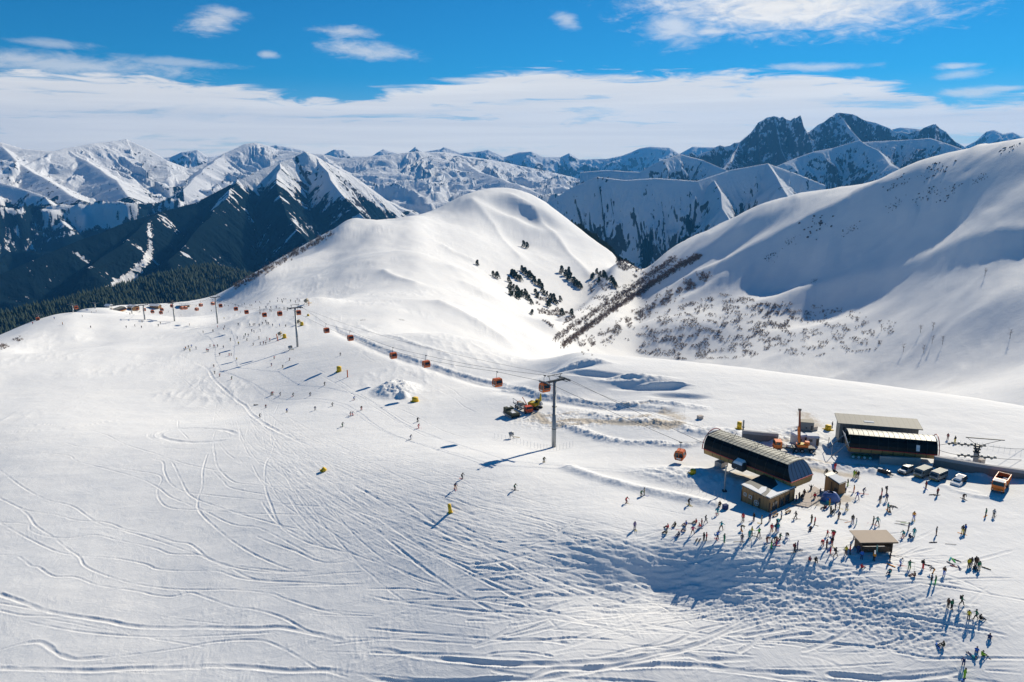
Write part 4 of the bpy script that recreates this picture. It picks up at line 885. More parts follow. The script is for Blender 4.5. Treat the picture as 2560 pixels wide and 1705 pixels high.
# benches along the front of the operator building
for (px, py) in ((1938, 1291), (1970, 1283)):
    g = G(px, py); dd = (q2-q0); rz = math.atan2(dd.y, dd.x); b = empty('bench', g, rz, 'plank bench on the %s side of the timber building front, in shade' % ('left' if px < 1950 else 'right'), 'bench', 'benches in front of the timber building')
    m = MB(); m.box((0, 0, .45), (1.8, .4, .06)); m.build('seat', WOODV, b); m = MB(); m.box((0, .25, .8), (1.8, .05, .3)); m.build('backrest', WOODV, b)
    for s_ in (-.75, .75): m = MB(); m.box((s_, 0, .21), (.08, .4, .44)); m.build('leg', DSTEEL, b)
# entrance deck, barrier rails
g0, g1, g2, g3 = G(1978, 1262), G(2020, 1270), G(2068, 1240), G(2035, 1222)
c = (g0+g1+g2+g3)/4; dk = MB(); zt = max(g0.z, g1.z, g2.z, g3.z)+.22; dk.hexa([Vector((p.x-c.x, p.y-c.y, -.6)) for p in (g0, g1, g2, g3)]+[Vector((p.x-c.x, p.y-c.y, zt-c.z)) for p in (g0, g1, g2, g3)])
dko = dk.build('entrance_deck', CONCB); dko.location = c; tag(dko, 'tan entrance deck under the near end of the gondola station', 'deck')
def rail(pts, h, label, nm='handrail', mat_=STEEL, group='barrier rails at the station entrance'):
    P_ = [G(*p) for p in pts]; o = P_[0]; r_ = empty(nm, o, 0, label, 'railing', group); m = MB(); m.tube([p-o+Vector((0, 0, h)) for p in P_], .035, 4); m.tube([p-o+Vector((0, 0, h*.55)) for p in P_], .025, 4); m.build('rail', mat_, r_)
    for p in P_: m = MB(); m.tube([p-o, p-o+Vector((0, 0, h))], .03, 4); m.build('post', mat_, r_)
rail([(2000, 1266), (2014, 1269), (2028, 1270)], 1.1, 'short rail along the front edge of the entrance deck')
rail([(2040, 1268), (2046, 1258), (2062, 1250)], 1.1, 'angled rail beside the snow pile at the entrance')
rail([(2028, 1246), (2044, 1238), (2060, 1232)], 1.1, 'rear rail on the deck near the small wooden hut')
# small wooden hut right of the station
a0, a1 = G(2106, 1243), G(2060, 1226); ddir = (a0-a1).normalized(); nd = Vector((-ddir.y, ddir.x, 0)); nd = nd if nd.y > 0 else -nd
a0 = a1+ddir*3.4; a0.z = float(gh(a0.x, a0.y)); b0, b1 = a0+nd*2.4, a1+nd*2.4
sh, P, T_, R4, rf = gable_or_mono('wooden_hut', [a0, b0, b1, a1], [2.5, 2.5, 3.6, 3.6], None, 'small tall timber hut with snowy sloping roof right of the station', 'hut', WOOD, ROOFD, over=.3); roof_patch([(.04,.04),(.96,.04),(.96,.72),(.04,.76)])
m = MB(); m.quad(on_wall(3, 0, .47, .5, .2, 3.0, .07), t=.08); m.build('post', BROWN, sh); m = MB(); m.quad(on_wall(3, 0, .72, .95, .4, 1.9), t=.05); m.build('door', BROWN, sh)
# plastic-covered snow pile at its foot
g = G(2075, 1250); m = MB(); rnd = random.Random(3); nn = 14
for i in range(6):
    r_ = 1.9*(1-i/6)**.6; z = 1.9*math.sin(i/5*math.pi/2); m.v += [(r_*math.cos(t*2*math.pi/nn)*1.15+rnd.uniform(-.12, .12), r_*math.sin(t*2*math.pi/nn)*.8+rnd.uniform(-.12, .12), z+rnd.uniform(-.1, .1)) for t in range(nn)]
    if i:
        for t in range(nn): m.f.append(((i-1)*nn+t, (i-1)*nn+(t+1) % nn, i*nn+(t+1) % nn, i*nn+t)); m.m.append(0)
o = m.build('tarpaulin', BLUET, None, True); o.location = g-Vector((0, 0, .1)); tag(o, 'blue plastic sheet heaped against the small timber hut', 'tarpaulin')
# storage hall behind the second station
h0, h1 = G(2096, 1106), at_z(2290, 1122, 0); hx = (h1-h0); hx.z = 0; L = hx.length; hrz = math.atan2(hx.y, hx.x)
hall = empty('storage_hall', (h0.x, h0.y, float(gh(h0.x, h0.y))-.3), hrz, 'long grey metal hall with pale flat-pitched roof behind the second station', 'hall'); H0 = height_to(h0, 1058)+.3; Dp = 4.6
for nm, a, b in (('wall', (0, 0), (L, 0)), ('wall', (0, Dp), (L, Dp)), ('wall', (0, 0), (0, Dp)), ('wall', (L, 0), (L, Dp))):
    m = MB(); ax_ = (abs(b[0]-a[0])+.12, abs(b[1]-a[1])+.12) if a[0] != b[0] else (.12, abs(b[1]-a[1])-.13); m.box(((a[0]+b[0])/2, (a[1]+b[1])/2, H0/2), (ax_[0], ax_[1], H0)); m.build(nm, HALLW, hall)
m = MB(); m.hexa([(-.7, -.9, H0+.05), (L+.8, -.9, H0+.05), (L+.8, Dp+.6, H0+.75), (-.7, Dp+.6, H0+.75), (-.7, -.9, H0+.3), (L+.8, -.9, H0+.3), (L+.8, Dp+.6, H0+1.0), (-.7, Dp+.6, H0+1.0)]); rf = m.build('roof', HALLR, hall); m = MB(); m.box((L*.38, 1.2, H0+.58), (L*.13, .8, .1), rx=.12); m.build('roof_snow', SNOWC, rf)
m = MB(); m.box((0.9, -.1, H0*.42), (.35, .12, H0*.84)); m.build('door', DSTEEL, hall); m = MB(); m.box((L*.16, -.12, H0*.35), (.9, .12, H0*.7)); m.build('door', DSTEEL, hall)
m = MB(); m.box((L*.62, -.09, H0*.72), (L*.7, .08, .8)); m.build('window', pm('bluish_strip', (.25, .28, .42), .3), hall)
# second station
S2n, S2f = at_z(2343, 1138, 2.7), at_z(2124, 1119, 2.7)
st2, L2_, sd2 = station('gondola_station', S2n, S2f, Vector((0, 1, 0)), 6.6, (1.6, 2.7, 5.7), 'black-glazed gondola station with pale glass roof in front of the grey hall', near_glass=False, roofm=ROOFM2, pillars=(.80,), arch_far=False, endglass=DARKG)
m = MB()
for y0 in (0.3, 6.2): m.tube([(-3.8, y0*sd2, -st2.location.z*0), (0, y0*sd2, 4.2)], .12, 6); m.tube([(-3.8, y0*sd2, 0), (-3.8, y0*sd2, 3.0)], .08, 6)
m.tube([(-3.8, .3*sd2, 3.0), (-3.8, 6.2*sd2, 3.0)], .08, 6); m.build('strut', STEEL, st2)
m = MB(); m.quad([(-1.2, .2*sd2, 6.0), (-1.4, 3.0*sd2, 6.0), (-.1, 3.0*sd2, 2.9), (-.1, .0*sd2, 2.9)], t=.06); m.build('end_panel', WHITE, st2)
m = MB(); m.quad([(L2_*.76, -.06*sd2, 3.4), (L2_*.80, -.06*sd2, 3.4), (L2_*.80, .3*sd2, 4.8), (L2_*.76, .3*sd2, 4.8)], t=.03); m.build('open_pane', SNOWC, st2)
# green wheeled trolley under it
g = G(2152, 1146); tr = empty('drive_trolley', g, hrz, 'green wheeled steel trolley parked under the second station', 'trolley')
m = MB(); m.box((0, 0, .75), (4.2, 1.3, .14)); m.box((0, 0, 1.1), (3.4, .1, .1))
for x in (-1.6, -.5, .6, 1.6): m.tube([(x, -.5, .7), (x, 0, 1.3), (x, .5, .7)], .05, 5)
m.build('frame', GREEN, tr)
for x in (-1.9, -.65, .65, 1.9): m = MB(); m.cyl((x, -.65, .5), (0, 1, 0), .5, .16, 14); w = m.build('wheel', GREEN, tr); m = MB(); m.cyl((x, -.75, .5), (0, 1, 0), .34, .08, 12); m.build('rim', WHITE, w)
def wall_px(name, pts, h, t, label, mat_, cap=None, zb=-.8, ztop=None):
    P_ = [G(*p) for p in pts]; o = P_[0]; r_ = empty(name, o, 0, label, 'wall'); m = MB(); mc = MB()
    for a, b in zip(P_[:-1], P_[1:]):
        d = (b-a); n = Vector((-d.y, d.x, 0)).normalized()*t; n = n if n.y > 0 else -n; A_, B_ = a-o, b-o; ha, hb = (h if isinstance(h, (int, float)) else h[P_.index(a)]), (h if isinstance(h, (int, float)) else h[P_.index(b)])
        m.hexa([A_+Vector((0, 0, zb)), B_+Vector((0, 0, zb)), B_+n+Vector((0, 0, zb)), A_+n+Vector((0, 0, zb)), A_+Vector((0, 0, ha)), B_+Vector((0, 0, hb)), B_+n+Vector((0, 0, hb)), A_+n+Vector((0, 0, ha))])
        if cap: q = n*.25; mc.hexa([A_-q+Vector((0, 0, ha+.003)), B_-q+Vector((0, 0, hb+.003)), B_+n*1.3+Vector((0, 0, hb+.003)), A_+n*1.3+Vector((0, 0, ha+.003)), A_-q+Vector((0, 0, ha+.75)), B_-q+Vector((0, 0, hb+.75)), B_+n*1.3+Vector((0, 0, hb+.75)), A_+n*1.3+Vector((0, 0, ha+.75))])
    m.build('wall_face', mat_, r_)
    if cap: mc.build('parapet', cap, r_)
wall_px('retaining_wall', [(2333, 1168), (2470, 1188), (2570, 1198), (2640, 1205)], [1.9, 1.6, 1.2, 1.2], .6, 'long dark concrete retaining wall with pale parapet behind the parked vans', CONC, CONCL)
wall_px('retaining_wall', [(2198, 1160), (2300, 1166)], 1.9, .5, 'pinkish tan concrete wall beneath the second station', CONCB)
wall_px('retaining_wall', [(1856, 1101), (1905, 1104), (1945, 1098)], [1.9, 1.7, .7], .6, 'grey concrete wall with pale top left of the orange crane truck', CONC, CONCL)
# lean-to shelter
s0, s1 = G(2152, 1383), G(2229, 1386); s1 = Vector((s1.x, s1.y, s1.z)); sx = (s1-s0); sx.z = 0; L = sx.length; srz = math.atan2(sx.y, sx.x)
she = empty('lean_to_shelter', s0, srz, 'open wooden shelter with pale plank lean-to roof amid the skiers', 'shelter'); hs = 2.3
m = MB(); m.hexa([(-.6, -.55, hs), (L+.7, -.55, hs), (L+.7, 3.9, hs+.15), (-.6, 3.9, hs+.15), (-.6, -.55, hs+.12), (L+.7, -.55, hs+.12), (L+.7, 3.9, hs+.27), (-.6, 3.9, hs+.27)]); m.build('roof', PLANK, she)
m = MB(); m.box((L/2, -.57, hs-.02), (L+1.3, .06, .2)); m.build('fascia', BROWN, she)
for (c, d) in (((L/2, 2.6, 1.2), (L, .08, 2.4)), ((.04, 1.3, 1.15), (.08, 2.5, 2.3)), ((L-.04, 1.3, 1.15), (.08, 2.5, 2.3))): m = MB(); m.box(c, d); m.build('wall', BROWN, she)
m = MB(); m.box((L/2, .35, .55), (L*.96, .07, 1.1)); m.build('counter', BROWN, she)
for x in (.05, L-.05): m = MB(); m.box((x, .0, 1.15), (.12, .12, 2.4)); m.build('post', BROWN, she)
sb = MB(); sb.box((0, 0, .78), (.3, .04, 1.5), rx=-.12); o = sb.build('snowboard', pm('pale_green', (.25, .5, .38), .4), None); o.location = local(she, (L*.52, .1, 0)); o.rotation_euler.z = srz; tag(o, 'pale green snowboard leaning upright in the front of the shelter', 'snowboard')
# site huts and odds and ends behind the station
def site_hut(px, py, w, d, h, label, door=True, rz=0, wallm=WHITEP):
    g = G(px, py); r_ = empty('site_hut', g, rz, label, 'hut', 'site huts by the crane truck'); m = MB(); m.box((0, 0, h/2-.1), (w, d, h)); m.build('wall', wallm, r_)
    m = MB(); m.hexa([(-w/2-.1, -d/2-.1, h-.05), (w/2+.1, -d/2-.1, h-.05), (w/2+.1, d/2+.1, h-.05), (-w/2-.1, d/2+.1, h-.05), (-w/2+.1, -d/2+.15, h+.35), (w/2-.1, -d/2+.15, h+.35), (w/2-.1, d/2-.1, h+.4), (-w/2+.1, d/2-.1, h+.4)]); m.build('roof_snow', SNOWC, r_)
    m = MB(); m.box((w*.36, -d/2-.02, h*.42), (w*.22, .05, h*.8)); m.build('door', BROWN, r_); m = MB(); m.box((-w*.18, -d/2-.02, h*.6), (w*.26, .05, h*.3)); m.build('window', WIN, r_)
site_hut(1995, 1110, 2.6, 3.0, 2.5, 'white hut with dark doorway just behind the crane boom', rz=.3); site_hut(2028, 1110, 3.0, 2.4, 2.2, 'low white hut with snow cap and small square window beside a brown door', rz=-.1)
g = G(2015, 1073); bx = empty('container', g, -.25, 'grey boxy container standing on the crest beyond the crane', 'container'); m = MB(); m.box((0, 0, 1.1), (3.4, 2.6, 2.3)); m.build('shell', pm('grey_panel', (.25, .26, .26), .6, stripe=(0, 3, .3)), bx); m = MB(); m.box((0, 0, 2.3), (3.5, 2.7, .12)); m.build('roof', pm('sandy_roof', (.42, .38, .3), .8), bx); m = MB(); m.box((-.1, -1.32, .8), (.35, .05, .4)); m.build('window', DSTEEL, bx); m = MB(); m.box((1.2, -1.32, .9), (.5, .05, 1.2)); m.build('door', DSTEEL, bx)
g = G(1856, 1096); ps = empty('steel_mast', g, 0, 'square grey steel mast rising beside the grey concrete wall', 'mast'); h = height_to(g, 1050); m = MB(); m.box((0, 0, h/2), (.34, .34, h)); m.build('shaft', STEEL, ps); m = MB(); m.box((.02, 0, h*.62), (.5, .5, .2)); m.build('collar', DSTEEL, ps)
for (px, py, lb) in ((2035, 1074, 'low tan box on the crest right of the grey container'), (1750, 1047, 'tan crate alone on the snow beyond the far end of the station'), (2452, 1157, 'tan crate at the foot of the dark pulley tower')):
    g = G(px, py); m = MB(); m.box((0, 0, .4), (1.4, 1.1, .9), rz=.4); m.box((0, 0, .9), (1.5, 1.2, .1), rz=.4); o = m.build('crate', CONCB); o.location = g; tag(o, lb, 'crate')
# ------------------------------------------------------------------ lift line: towers, cables, cabins
def tower(bpx, bpy, tpy, label, arm=4.0, r=.42, rz=0.0, frame=True, group='gondola lift pylons', big=True, dist=None):
    b = G(bpx, bpy) if dist is None else at_dist(bpx, bpy, dist)
    h = height_to(b, tpy); t = empty('lift_pylon', b, rz, label, 'pylon', group)
    k = r/.42
    m = MB(); m.tube([(0, 0, -.6), (0, 0, h*.5), (0, 0, h*.5), (0, 0, h)], [r*1.15, r*1.1, r*.97, r*.85], 12); m.build('column', STEEL, t, True)
    for z in (h*.28, h*.62): m = MB(); m.cyl((0, 0, z), (0, 0, 1), r*1.25, .16, 12); m.build('flange', DSTEEL, t)
    m = MB(); m.box((0, 0, h+.12), (.5*k, arm*2, .5)); m.build('crossarm', DSTEEL, t)
    for s_ in (-1, 1):
        m = MB(); m.box((0, s_*arm, h+.05), (4.6, .18, .22)); sg = m.build('sheave_train', DSTEEL, t)
        m = MB()
        for x in np.linspace(-2.1, 2.1, 8): m.cyl((x, s_*arm, h+.28), (0, 1, 0), .24, .13, 10)
        m.build('sheave', STEEL, sg)
        if big:
            m = MB(); m.box((0, s_*(arm-.75), h-.15), (4.0, .5, .06)); m.build('catwalk', STEEL, t)
    if frame:
        m = MB()
        for s_ in (-1, 1): m.tube([(0, s_*arm*.45, h+.3), (0, s_*arm*.62, h+1.75)], .09, 4)
        m.tube([(0, -arm*.75, h+1.7), (0, arm*.75, h+1.7)], .1, 4); m.build('lifting_frame', DSTEEL, t)
    if big:
        m = MB(); m.tube([(r*1.35, 0, .3), (r*1.2, 0, h)], .025, 4); m.tube([(r*1.35, .35, .3), (r*1.2, .35, h)], .025, 4)
        for z in np.arange(.6, h, .6): m.tube([(r*1.35, 0, z), (r*1.35, .35, z)], .018, 4)
        m.build('ladder', STEEL, t)
    t['h'] = h; return t
# the line is laid through the tower foot points; arms stand square to it
TW = [(1384.6, 1117, 953, 'tall grey gondola pylon standing alone behind the groomed piste'), (744, 867, 770, 'grey gondola pylon above the crowd of distant skiers'),
      (544, 809, 743.5, 'slim gondola pylon on the skyline edge left of the distant crowd'), (436.5, 803, 757, 'slender gondola pylon next to a snow-roofed chalet on the far field'), (362, 799, 763, 'small gondola pylon near the far station'), (330, 784, 766, 'tiniest gondola pylon right beside the far station')]
feet = [G(t[0], t[1]) for t in TW]; s1end = local(st1, (0, sd1*3.8, 0))
pts_ = [s1end]+feet
TOW = []
for i, t in enumerate(TW):
    a, b = pts_[i], pts_[min(i+2, len(pts_)-1)]; rz = math.atan2(b.y-a.y, b.x-a.x)
    TOW.append(tower(t[0], t[1], t[2], t[3], arm=3.4 if i == 0 else 3.2, r=.5 if i == 0 else (.48 if i < 3 else .45), rz=rz, big=i < 2))
def tip(t, s_): 
    c, s = math.cos(t.rotation_euler.z), math.sin(t.rotation_euler.z); ar = 3.4 if t is TOW[0] else 3.2; return Vector((t.location.x-s*s_*ar, t.location.y+c*s_*ar, t.location.z+t['h']+.5))
# cabin
def make_cabin():
    c = empty('gondola_cabin', (0, 0, 0)); W_, H_, D_ = 1.15, 2.15, 1.0
    prof = [(-.82, 0), (.82, 0), (1.15, .95), (.9, 1.95), (.7, 2.15), (-.7, 2.15), (-.9, 1.95), (-1.15, .95)]      # hexagonal outline, x by z
    m = MB(); m.extr([(x, z) for x, z in prof], -D_, D_, axis='y'); m.build('shell', WIN, c)
    m = MB(); e = .05
    for s_ in (-1, 1):      # orange frames, sill band and roof shell
        y = s_*(D_+.03)
        for a, b in zip(prof, prof[1:]+prof[:1]): m.tube([(a[0], y, a[1]), (b[0], y, b[1])], .11, 4)
        m.box((0, y, .42), (2.0, .07, .5)); m.box((0, y, 1.98), (1.6, .07, .36)); m.tube([(0, y, .1), (0, y, 2.1)], .07, 4)
    for x, z in prof[2:3]+prof[7:8]: m.tube([(x, -D_, z), (x, D_, z)], .10, 4)
    m.extr([(-.98, 1.86), (.98, 1.86), (.72, 2.24), (-.72, 2.24)], -D_-.04, D_+.04, axis='y'); m.extr([(-.86, -.06), (.86, -.06), (1.0, .48), (-1.0, .48)], -D_-.02, D_+.02, axis='y')
    m.build('frame', CABIN, c)
    m = MB()
    for s_ in (-1, 1): m.box((s_*.5*0+.0, s_*(D_+.1), .36), (1.1, .06, .34))
    m.build('ski_rack', WHITE, c)
    m = MB(); m.tube([(0, 0, 2.2), (0, .25, 2.7), (0, .25, 3.6), (0, 0, 4.1)], .06, 5); m.build('hanger', DSTEEL, c)
    m = MB(); m.box((0, 0, 4.15), (.75, .28, .22)); m.build('grip', DSTEEL, c); return c
proto = None
# (pixel of body centre, body height px) along the line, each with its own words
CAB = [(1719, 1138, 'orange cabin hanging just before the near station', 0), (1362, 968, 'orange cabin passing directly beside the tallest pylon', 0), (1242.8, 956, 'orange cabin next down the line from the tallest pylon, above the dark tracked carrier', 0), (1062, 910, 'orange cabin midway between the two largest pylons, lower one of a pair', 1),
       (979.6, 889, 'orange cabin midway between the two largest pylons, upper one of a pair', 1), (874, 845, 'orange cabin second up-slope from the crowd pylon on its near side', 1), (814.3, 826, 'orange cabin first on the near side of the crowd pylon', 1), (747, 781.4, 'orange cabin half hidden at the top of the crowd pylon', 1),
       (700.4, 784, 'orange cabin first on the far side of the crowd pylon', 0), (661.8, 787, 'orange cabin second on the far side of the crowd pylon, hanging lowest', 0), (618, 780, 'orange cabin third on the far side of the crowd pylon', 0), (592, 772, 'orange cabin fourth on the far side of the crowd pylon', 0),
       (554.7, 764, 'reddish cabin just right of the skyline pylon', 0), (536, 758.6, 'reddish cabin touching the left side of the skyline pylon', 1), (505.6, 762.3, 'reddish cabin against the skyline left of the skyline pylon', 1), (494.4, 772.7, 'reddish cabin low over the snow left of the skyline pylon', 0),
       (466.8, 769.5, 'right one of two small cabins almost touching', 1), (458, 769.9, 'left one of two small cabins almost touching', 0), (433.6, 764.5, 'small cabin at the head of the slender pylon', 1), (407.2, 773.7, 'upper of two tiny cabins above one another', 1), (404.3, 781.4, 'lower of two tiny cabins above one another', 0),
       (383.4, 779, 'tiny cabin below the snow-roofed block', 0), (363.8, 773.7, 'tiny cabin at the head of the small pylon near the far station', 1), (346.3, 772, 'tiny cabin at the door of the far station', 1)]
feetxy = [(p.x, p.y) for p in [s1end]+feet]
def line_at_px(px, off):
    """point of the line's plan trace, shifted sideways, seen at photo column px"""
    best = None
    for i in range(len(feetxy)-1):
        (x0, y0), (x1, y1) = feetxy[i], feetxy[i+1]; L = math.hypot(x1-x0, y1-y0); nx, ny = -(y1-y0)/L*off, (x1-x0)/L*off
        for t in np.linspace(0, 1, 400):
            x, y = x0+(x1-x0)*t+nx, y0+(y1-y0)*t+ny; d = abs(math.atan2(x, y)-px_ang(px, 800)[0])
            if best is None or d < best[0]: best = (d, x, y, math.atan2(y1-y0, x1-x0), i, t)
    return best
hang = {0: [], 1: []}
for k, (px, py, lb, ln) in enumerate(CAB):
    d0, x, y, rz, i, t = line_at_px(px, 3.2 if ln == 0 else -3.2)
    a, e = px_ang(px, py); d = math.hypot(x, y); z = CAMZ+d*math.tan(e)-1.05
    if proto is None: proto = make_cabin(); o = proto
    else: o = copy_tree(proto)
    o.location = (x, y, z); o.rotation_euler = (0, 0, rz); tag(o, lb, 'gondola cabin', 'gondola cabins on the lift line'); hang[ln].append((i+t, Vector((x, y, z+4.2))))
for ln in (0, 1):
    s_ = 1 if ln == 0 else -1; ctrl = [(0.0, local(st1, (0, sd1*(3.8+s_*1.9*sd1*1), 4.9)))]
    ctrl += [(i+1.0, tip(T_o, s_)) for i, T_o in enumerate(TOW)]; ctrl += [(u, p) for u, p in hang[ln] if min(abs(u-round(u)), 1) > .1]
    ctrl.sort(key=lambda c: c[0]); P_ = [c[1] for c in ctrl]; o = P_[0].copy(); m = MB(); path = []
    for a, b in zip(P_[:-1], P_[1:]):
        n = max(2, int((b-a).length/12)); sag = (b-a).length**2*.00012
        path += [a.lerp(b, t/n)-o-Vector((0, 0, 4*sag*(t/n)*(1-t/n))) for t in range(n)]
    path.append(P_[-1]-o); m.tube(path, .045, 4); c_ = m.build('haul_cable', DSTEEL); c_.location = o; tag(c_, 'thin %s cable of the gondola line running down to the near station' % ('nearer' if ln == 0 else 'farther'), 'cable', 'haul cables')
# cables of the second lift and the comms line from the tallest pylon
def wire(A_, B_, sag, label, r=.03):
    m = MB(); n = 14; m.tube([(B_-A_)*(t/n)-Vector((0, 0, 4*sag*(t/n)*(1-t/n))) for t in range(n+1)], r, 4); o = m.build('cable', DSTEEL); o.location = A_; tag(o, label, 'cable')
wire(TOW[1].location+Vector((0, 0, TOW[1]['h']+1.8)), TOW[0].location+Vector((0, 0, TOW[0]['h']+1.8)), 3.0, 'thin signal wire strung between the tops of the two largest pylons')
wire(TOW[0].location+Vector((.4, 0, TOW[0]['h']+1.6)), local(st1, (1, sd1*4, 8.0)), 1.2, 'thin signal wire from the tallest pylon to the station roof')
# far pylons on the skyline at left
for (x, y, ty, lb) in ((183, 779, 762, 'pale pylon with a red cabin beside it on the left skyline'), (238, 769, 758, 'pale T-shaped pylon on the skyline left of the far station'), (96, 797, 788, 'lowest pale pylon sinking behind the left skyline')):
    b = G(x, y+2); T = tower(x, y+2, ty, lb, arm=3.4, r=.5, rz=.9, frame=False, group='far pylons on the left skyline', big=False)
for (x, y, lb) in ((190.6, 769, 'reddish cabin floating right of the pale skyline pylon'), (94.5, 798, 'reddish cabin in front of the lowest pale pylon')):
    g = G(x, 782 if x > 150 else 800); d = math.hypot(g.x, g.y)-4; a, e = px_ang(x, y); o = copy_tree(proto); o.location = (d*math.sin(a), d*math.cos(a), CAMZ+d*math.tan(e)-1.0); o.rotation_euler = (0, 0, 2.2); tag(o, lb, 'gondola cabin', 'gondola cabins on the lift line')
# wide pulley tower of the second line, behind the retaining wall
g = G(2437, 1160); h = height_to(g, 1124); pt = empty('pulley_tower', g, hrz, 'dark twin-beam pulley tower behind the long retaining wall', 'pylon')
m = MB(); m.box((0, 0, h*.42), (.9, .7, h*.84)); m.build('column', CONCL, pt); m = MB(); m.tube([(-.3, 0, h*.8), (-.5, 0, h+1.6)], .16, 6); m.tube([(.3, 0, h*.8), (.5, 0, h+1.3)], .16, 6)
for z in (h*.85, h+.2, h+.9): m.box((0, 0, z), (1.3, .9, .35))
m.build('head', DSTEEL, pt)
for (x, y, z, L) in ((-.6, -2.2, h*.75, 8.2), (-1.6, 2.0, h+.35, 8.2)):
    m = MB(); m.box((x, y, z), (L, .25, .25)); bm_ = m.build('pulley_beam', DSTEEL, pt); m = MB()
    for k in range(12): m.cyl((x-L/2+.35+k*(L-.7)/11, y, z+(.22 if k % 2 else -.2)), (0, 1, 0), .27, .2, 10)
    m.build('pulley', STEEL, bm_)
m = MB(); m.box((2.2, 2.4, h+2.0), (8.2, .2, .2)); m.tube([(0, 0, h+.9), (5.8, 2.4, h+2.0)], .06, 4); m.tube([(0, 0, h+.9), (-1.6, 2.4, h+2.0)], .06, 4); m.tube([(0, -2.2, h*.75), (0, 2.0, h+.3)], .15, 5); m.build('upper_beam', DSTEEL, pt)
wire(local(pt, (-4.2, -2.2, h*.75)), local(st2, (L2_, 3.3*sd2, 3.3)), .2, 'lower cable between second station and pulley tower', .05)
wire(local(pt, (3.2, 2.0, h+.4)), at_dist(2700, 1100, 250), 1.5, 'cable leaving the pulley tower toward the right edge', .05); wire(local(pt, (-5.2, 2.0, h+.4)), local(st2, (L2_, 5.0*sd2, 3.5)), .2, 'upper cable between second station and pulley tower', .05)
wire(local(pt, (3.2, -2.2, h*.75)), at_dist(2700, 1130, 240), 1.2, 'nearer cable leaving the pulley tower toward the right edge', .05)
# far station and chalets on the skyline field
f0, f1 = at_z(316, 775, float(G(316, 780).z)+3), at_z(281, 768, float(G(281, 772).z)+3)
fz = float(gh(f0.x, f0.y)); fa, fb = G(318, 781), G(283, 776); fa.z = 0; fb.z = 0
stf, _, _ = station('gondola_station', Vector((fa.x, fa.y, 0)), Vector((fb.x, fb.y, 0)), Vector((0, 1, 0)), 7.6, (fz+2.2, fz+3.4, fz+6.2), 'distant dark gondola station at the far edge of the snow field', pillars=(.15,), arch_far=True)
def chalet(px, py, w, d, h, label, rz, wallm=WOOD, snow=True):
    g = G(px, py); r_ = empty('chalet', g, rz, label, 'building', 'buildings on the far snow field'); m = MB(); m.box((0, 0, h/2-.3), (w, d, h)); m.build('wall', wallm, r_)
    m = MB(); m.extr([(-d/2-.8, h-.4), (0, h+1.1), (d/2+.8, h-.4), (d/2+.8, h), (0, h+1.6), (-d/2-.8, h)], -w/2-.8, w/2+.8); m.build('roof', SNOWC if snow else ROOFD, r_)
    for x in np.linspace(-w*.35, w*.35, 4): m = MB(); m.box((x, -d/2-.04, h*.45), (w*.1, .08, h*.3)); m.build('window', WIN, r_)
chalet(334, 774, 9, 8, 4, 'timber chalet right against the far station', -.5); chalet(389, 769.5, 10, 6, 3, 'flat snow-roofed block on the skyline between two pylons', -.1); chalet(462, 766, 9, 12, 2.6, 'low chalet with wide snowy roof on the skyline, casting blue shade', .5); chalet(272, 768.5, 5, 4, 2.2, 'tiny pale shed left of the far station', -.2, WHITEP)
# ------------------------------------------------------------------ vehicles and machines
def heading_px(a, b):
    p, q = G(*a), G(*b); return math.atan2(q.y-p.y, q.x-p.x)
def wheel(root, x, y, r, w=.25):
    m = MB(); m.cyl((x, y, r), (0, 1, 0), r, w, 14); t = m.build('wheel', RUB, root); m = MB(); m.cyl((x, y+math.copysign(.02, y), r), (0, 1, 0), r*.55, w, 10); m.build('rim', RIMM, t)
def lamps(root, x, w, z, s=.16):
    for y in (-w, w): m = MB(); m.cyl((x, y, z), (1, 0, 0), s*.7, .06, 8); m.build('headlight', LAMP, root)
def side_win(root, x0, x1, z0, z1, w, n=1, slope=0.0, nm='side_window'):
    for s_ in (-1, 1):
        for k in range(n):
            a, b = x0+(x1-x0)*k/n+.04, x0+(x1-x0)*(k+1)/n-.04; m = MB(); m.quad([(a, s_*w, z0), (b, s_*w, z0), (b, s_*(w-slope), z1), (a, s_*(w-slope), z1)], t=.03); m.build(nm, WIN, root)
# silver estate car
g = G(2264, 1182); rz = heading_px((2285, 1172), (2262, 1183)); car = empty('parked_car', g, rz, 'silver off-road car with snow on its bonnet, first of the parked row', 'car', 'vehicles parked by the retaining wall')
m = MB(); m.extr([(-2.1, .45), (2.1, .45), (2.12, .85), (1.0, 1.02), (-2.05, 1.05)], -.88, .88, axis='y'); m.hexa([(-2.0, -.84, 1.03), (1.0, -.84, 1.0), (1.0, .84, 1.0), (-2.0, .84, 1.03), (-1.9, -.70, 1.68), (.35, -.70, 1.68), (.35, .70, 1.68), (-1.9, .70, 1.68)]); m.build('body', SILV, car, bev=.03)
side_win(car, -1.85, .45, 1.1, 1.55, .80, 3, .08); m = MB(); m.quad([(.98, -.74, 1.06), (.98, .74, 1.06), (.45, .66, 1.62), (.45, -.66, 1.62)], t=.05); m.build('windscreen', WIN, car)
m = MB(); m.box((1.5, 0, .99), (.9, 1.3, .12)); m.build('bonnet_snow', SNOWC, car); m = MB(); m.box((2.16, 0, .5), (.16, 1.7, .25)); m.build('bumper', DSTEEL, car); lamps(car, 2.15, .62, .75)
m = MB(); m.box((-.8, -.5, 1.75), (1.6, .05, .06)); m.box((-.8, .5, 1.75), (1.6, .05, .06)); m.build('roof_rack', DSTEEL, car)
for x in (-1.3, 1.35):
    for y in (-.8, .8): wheel(car, x, y, .36)
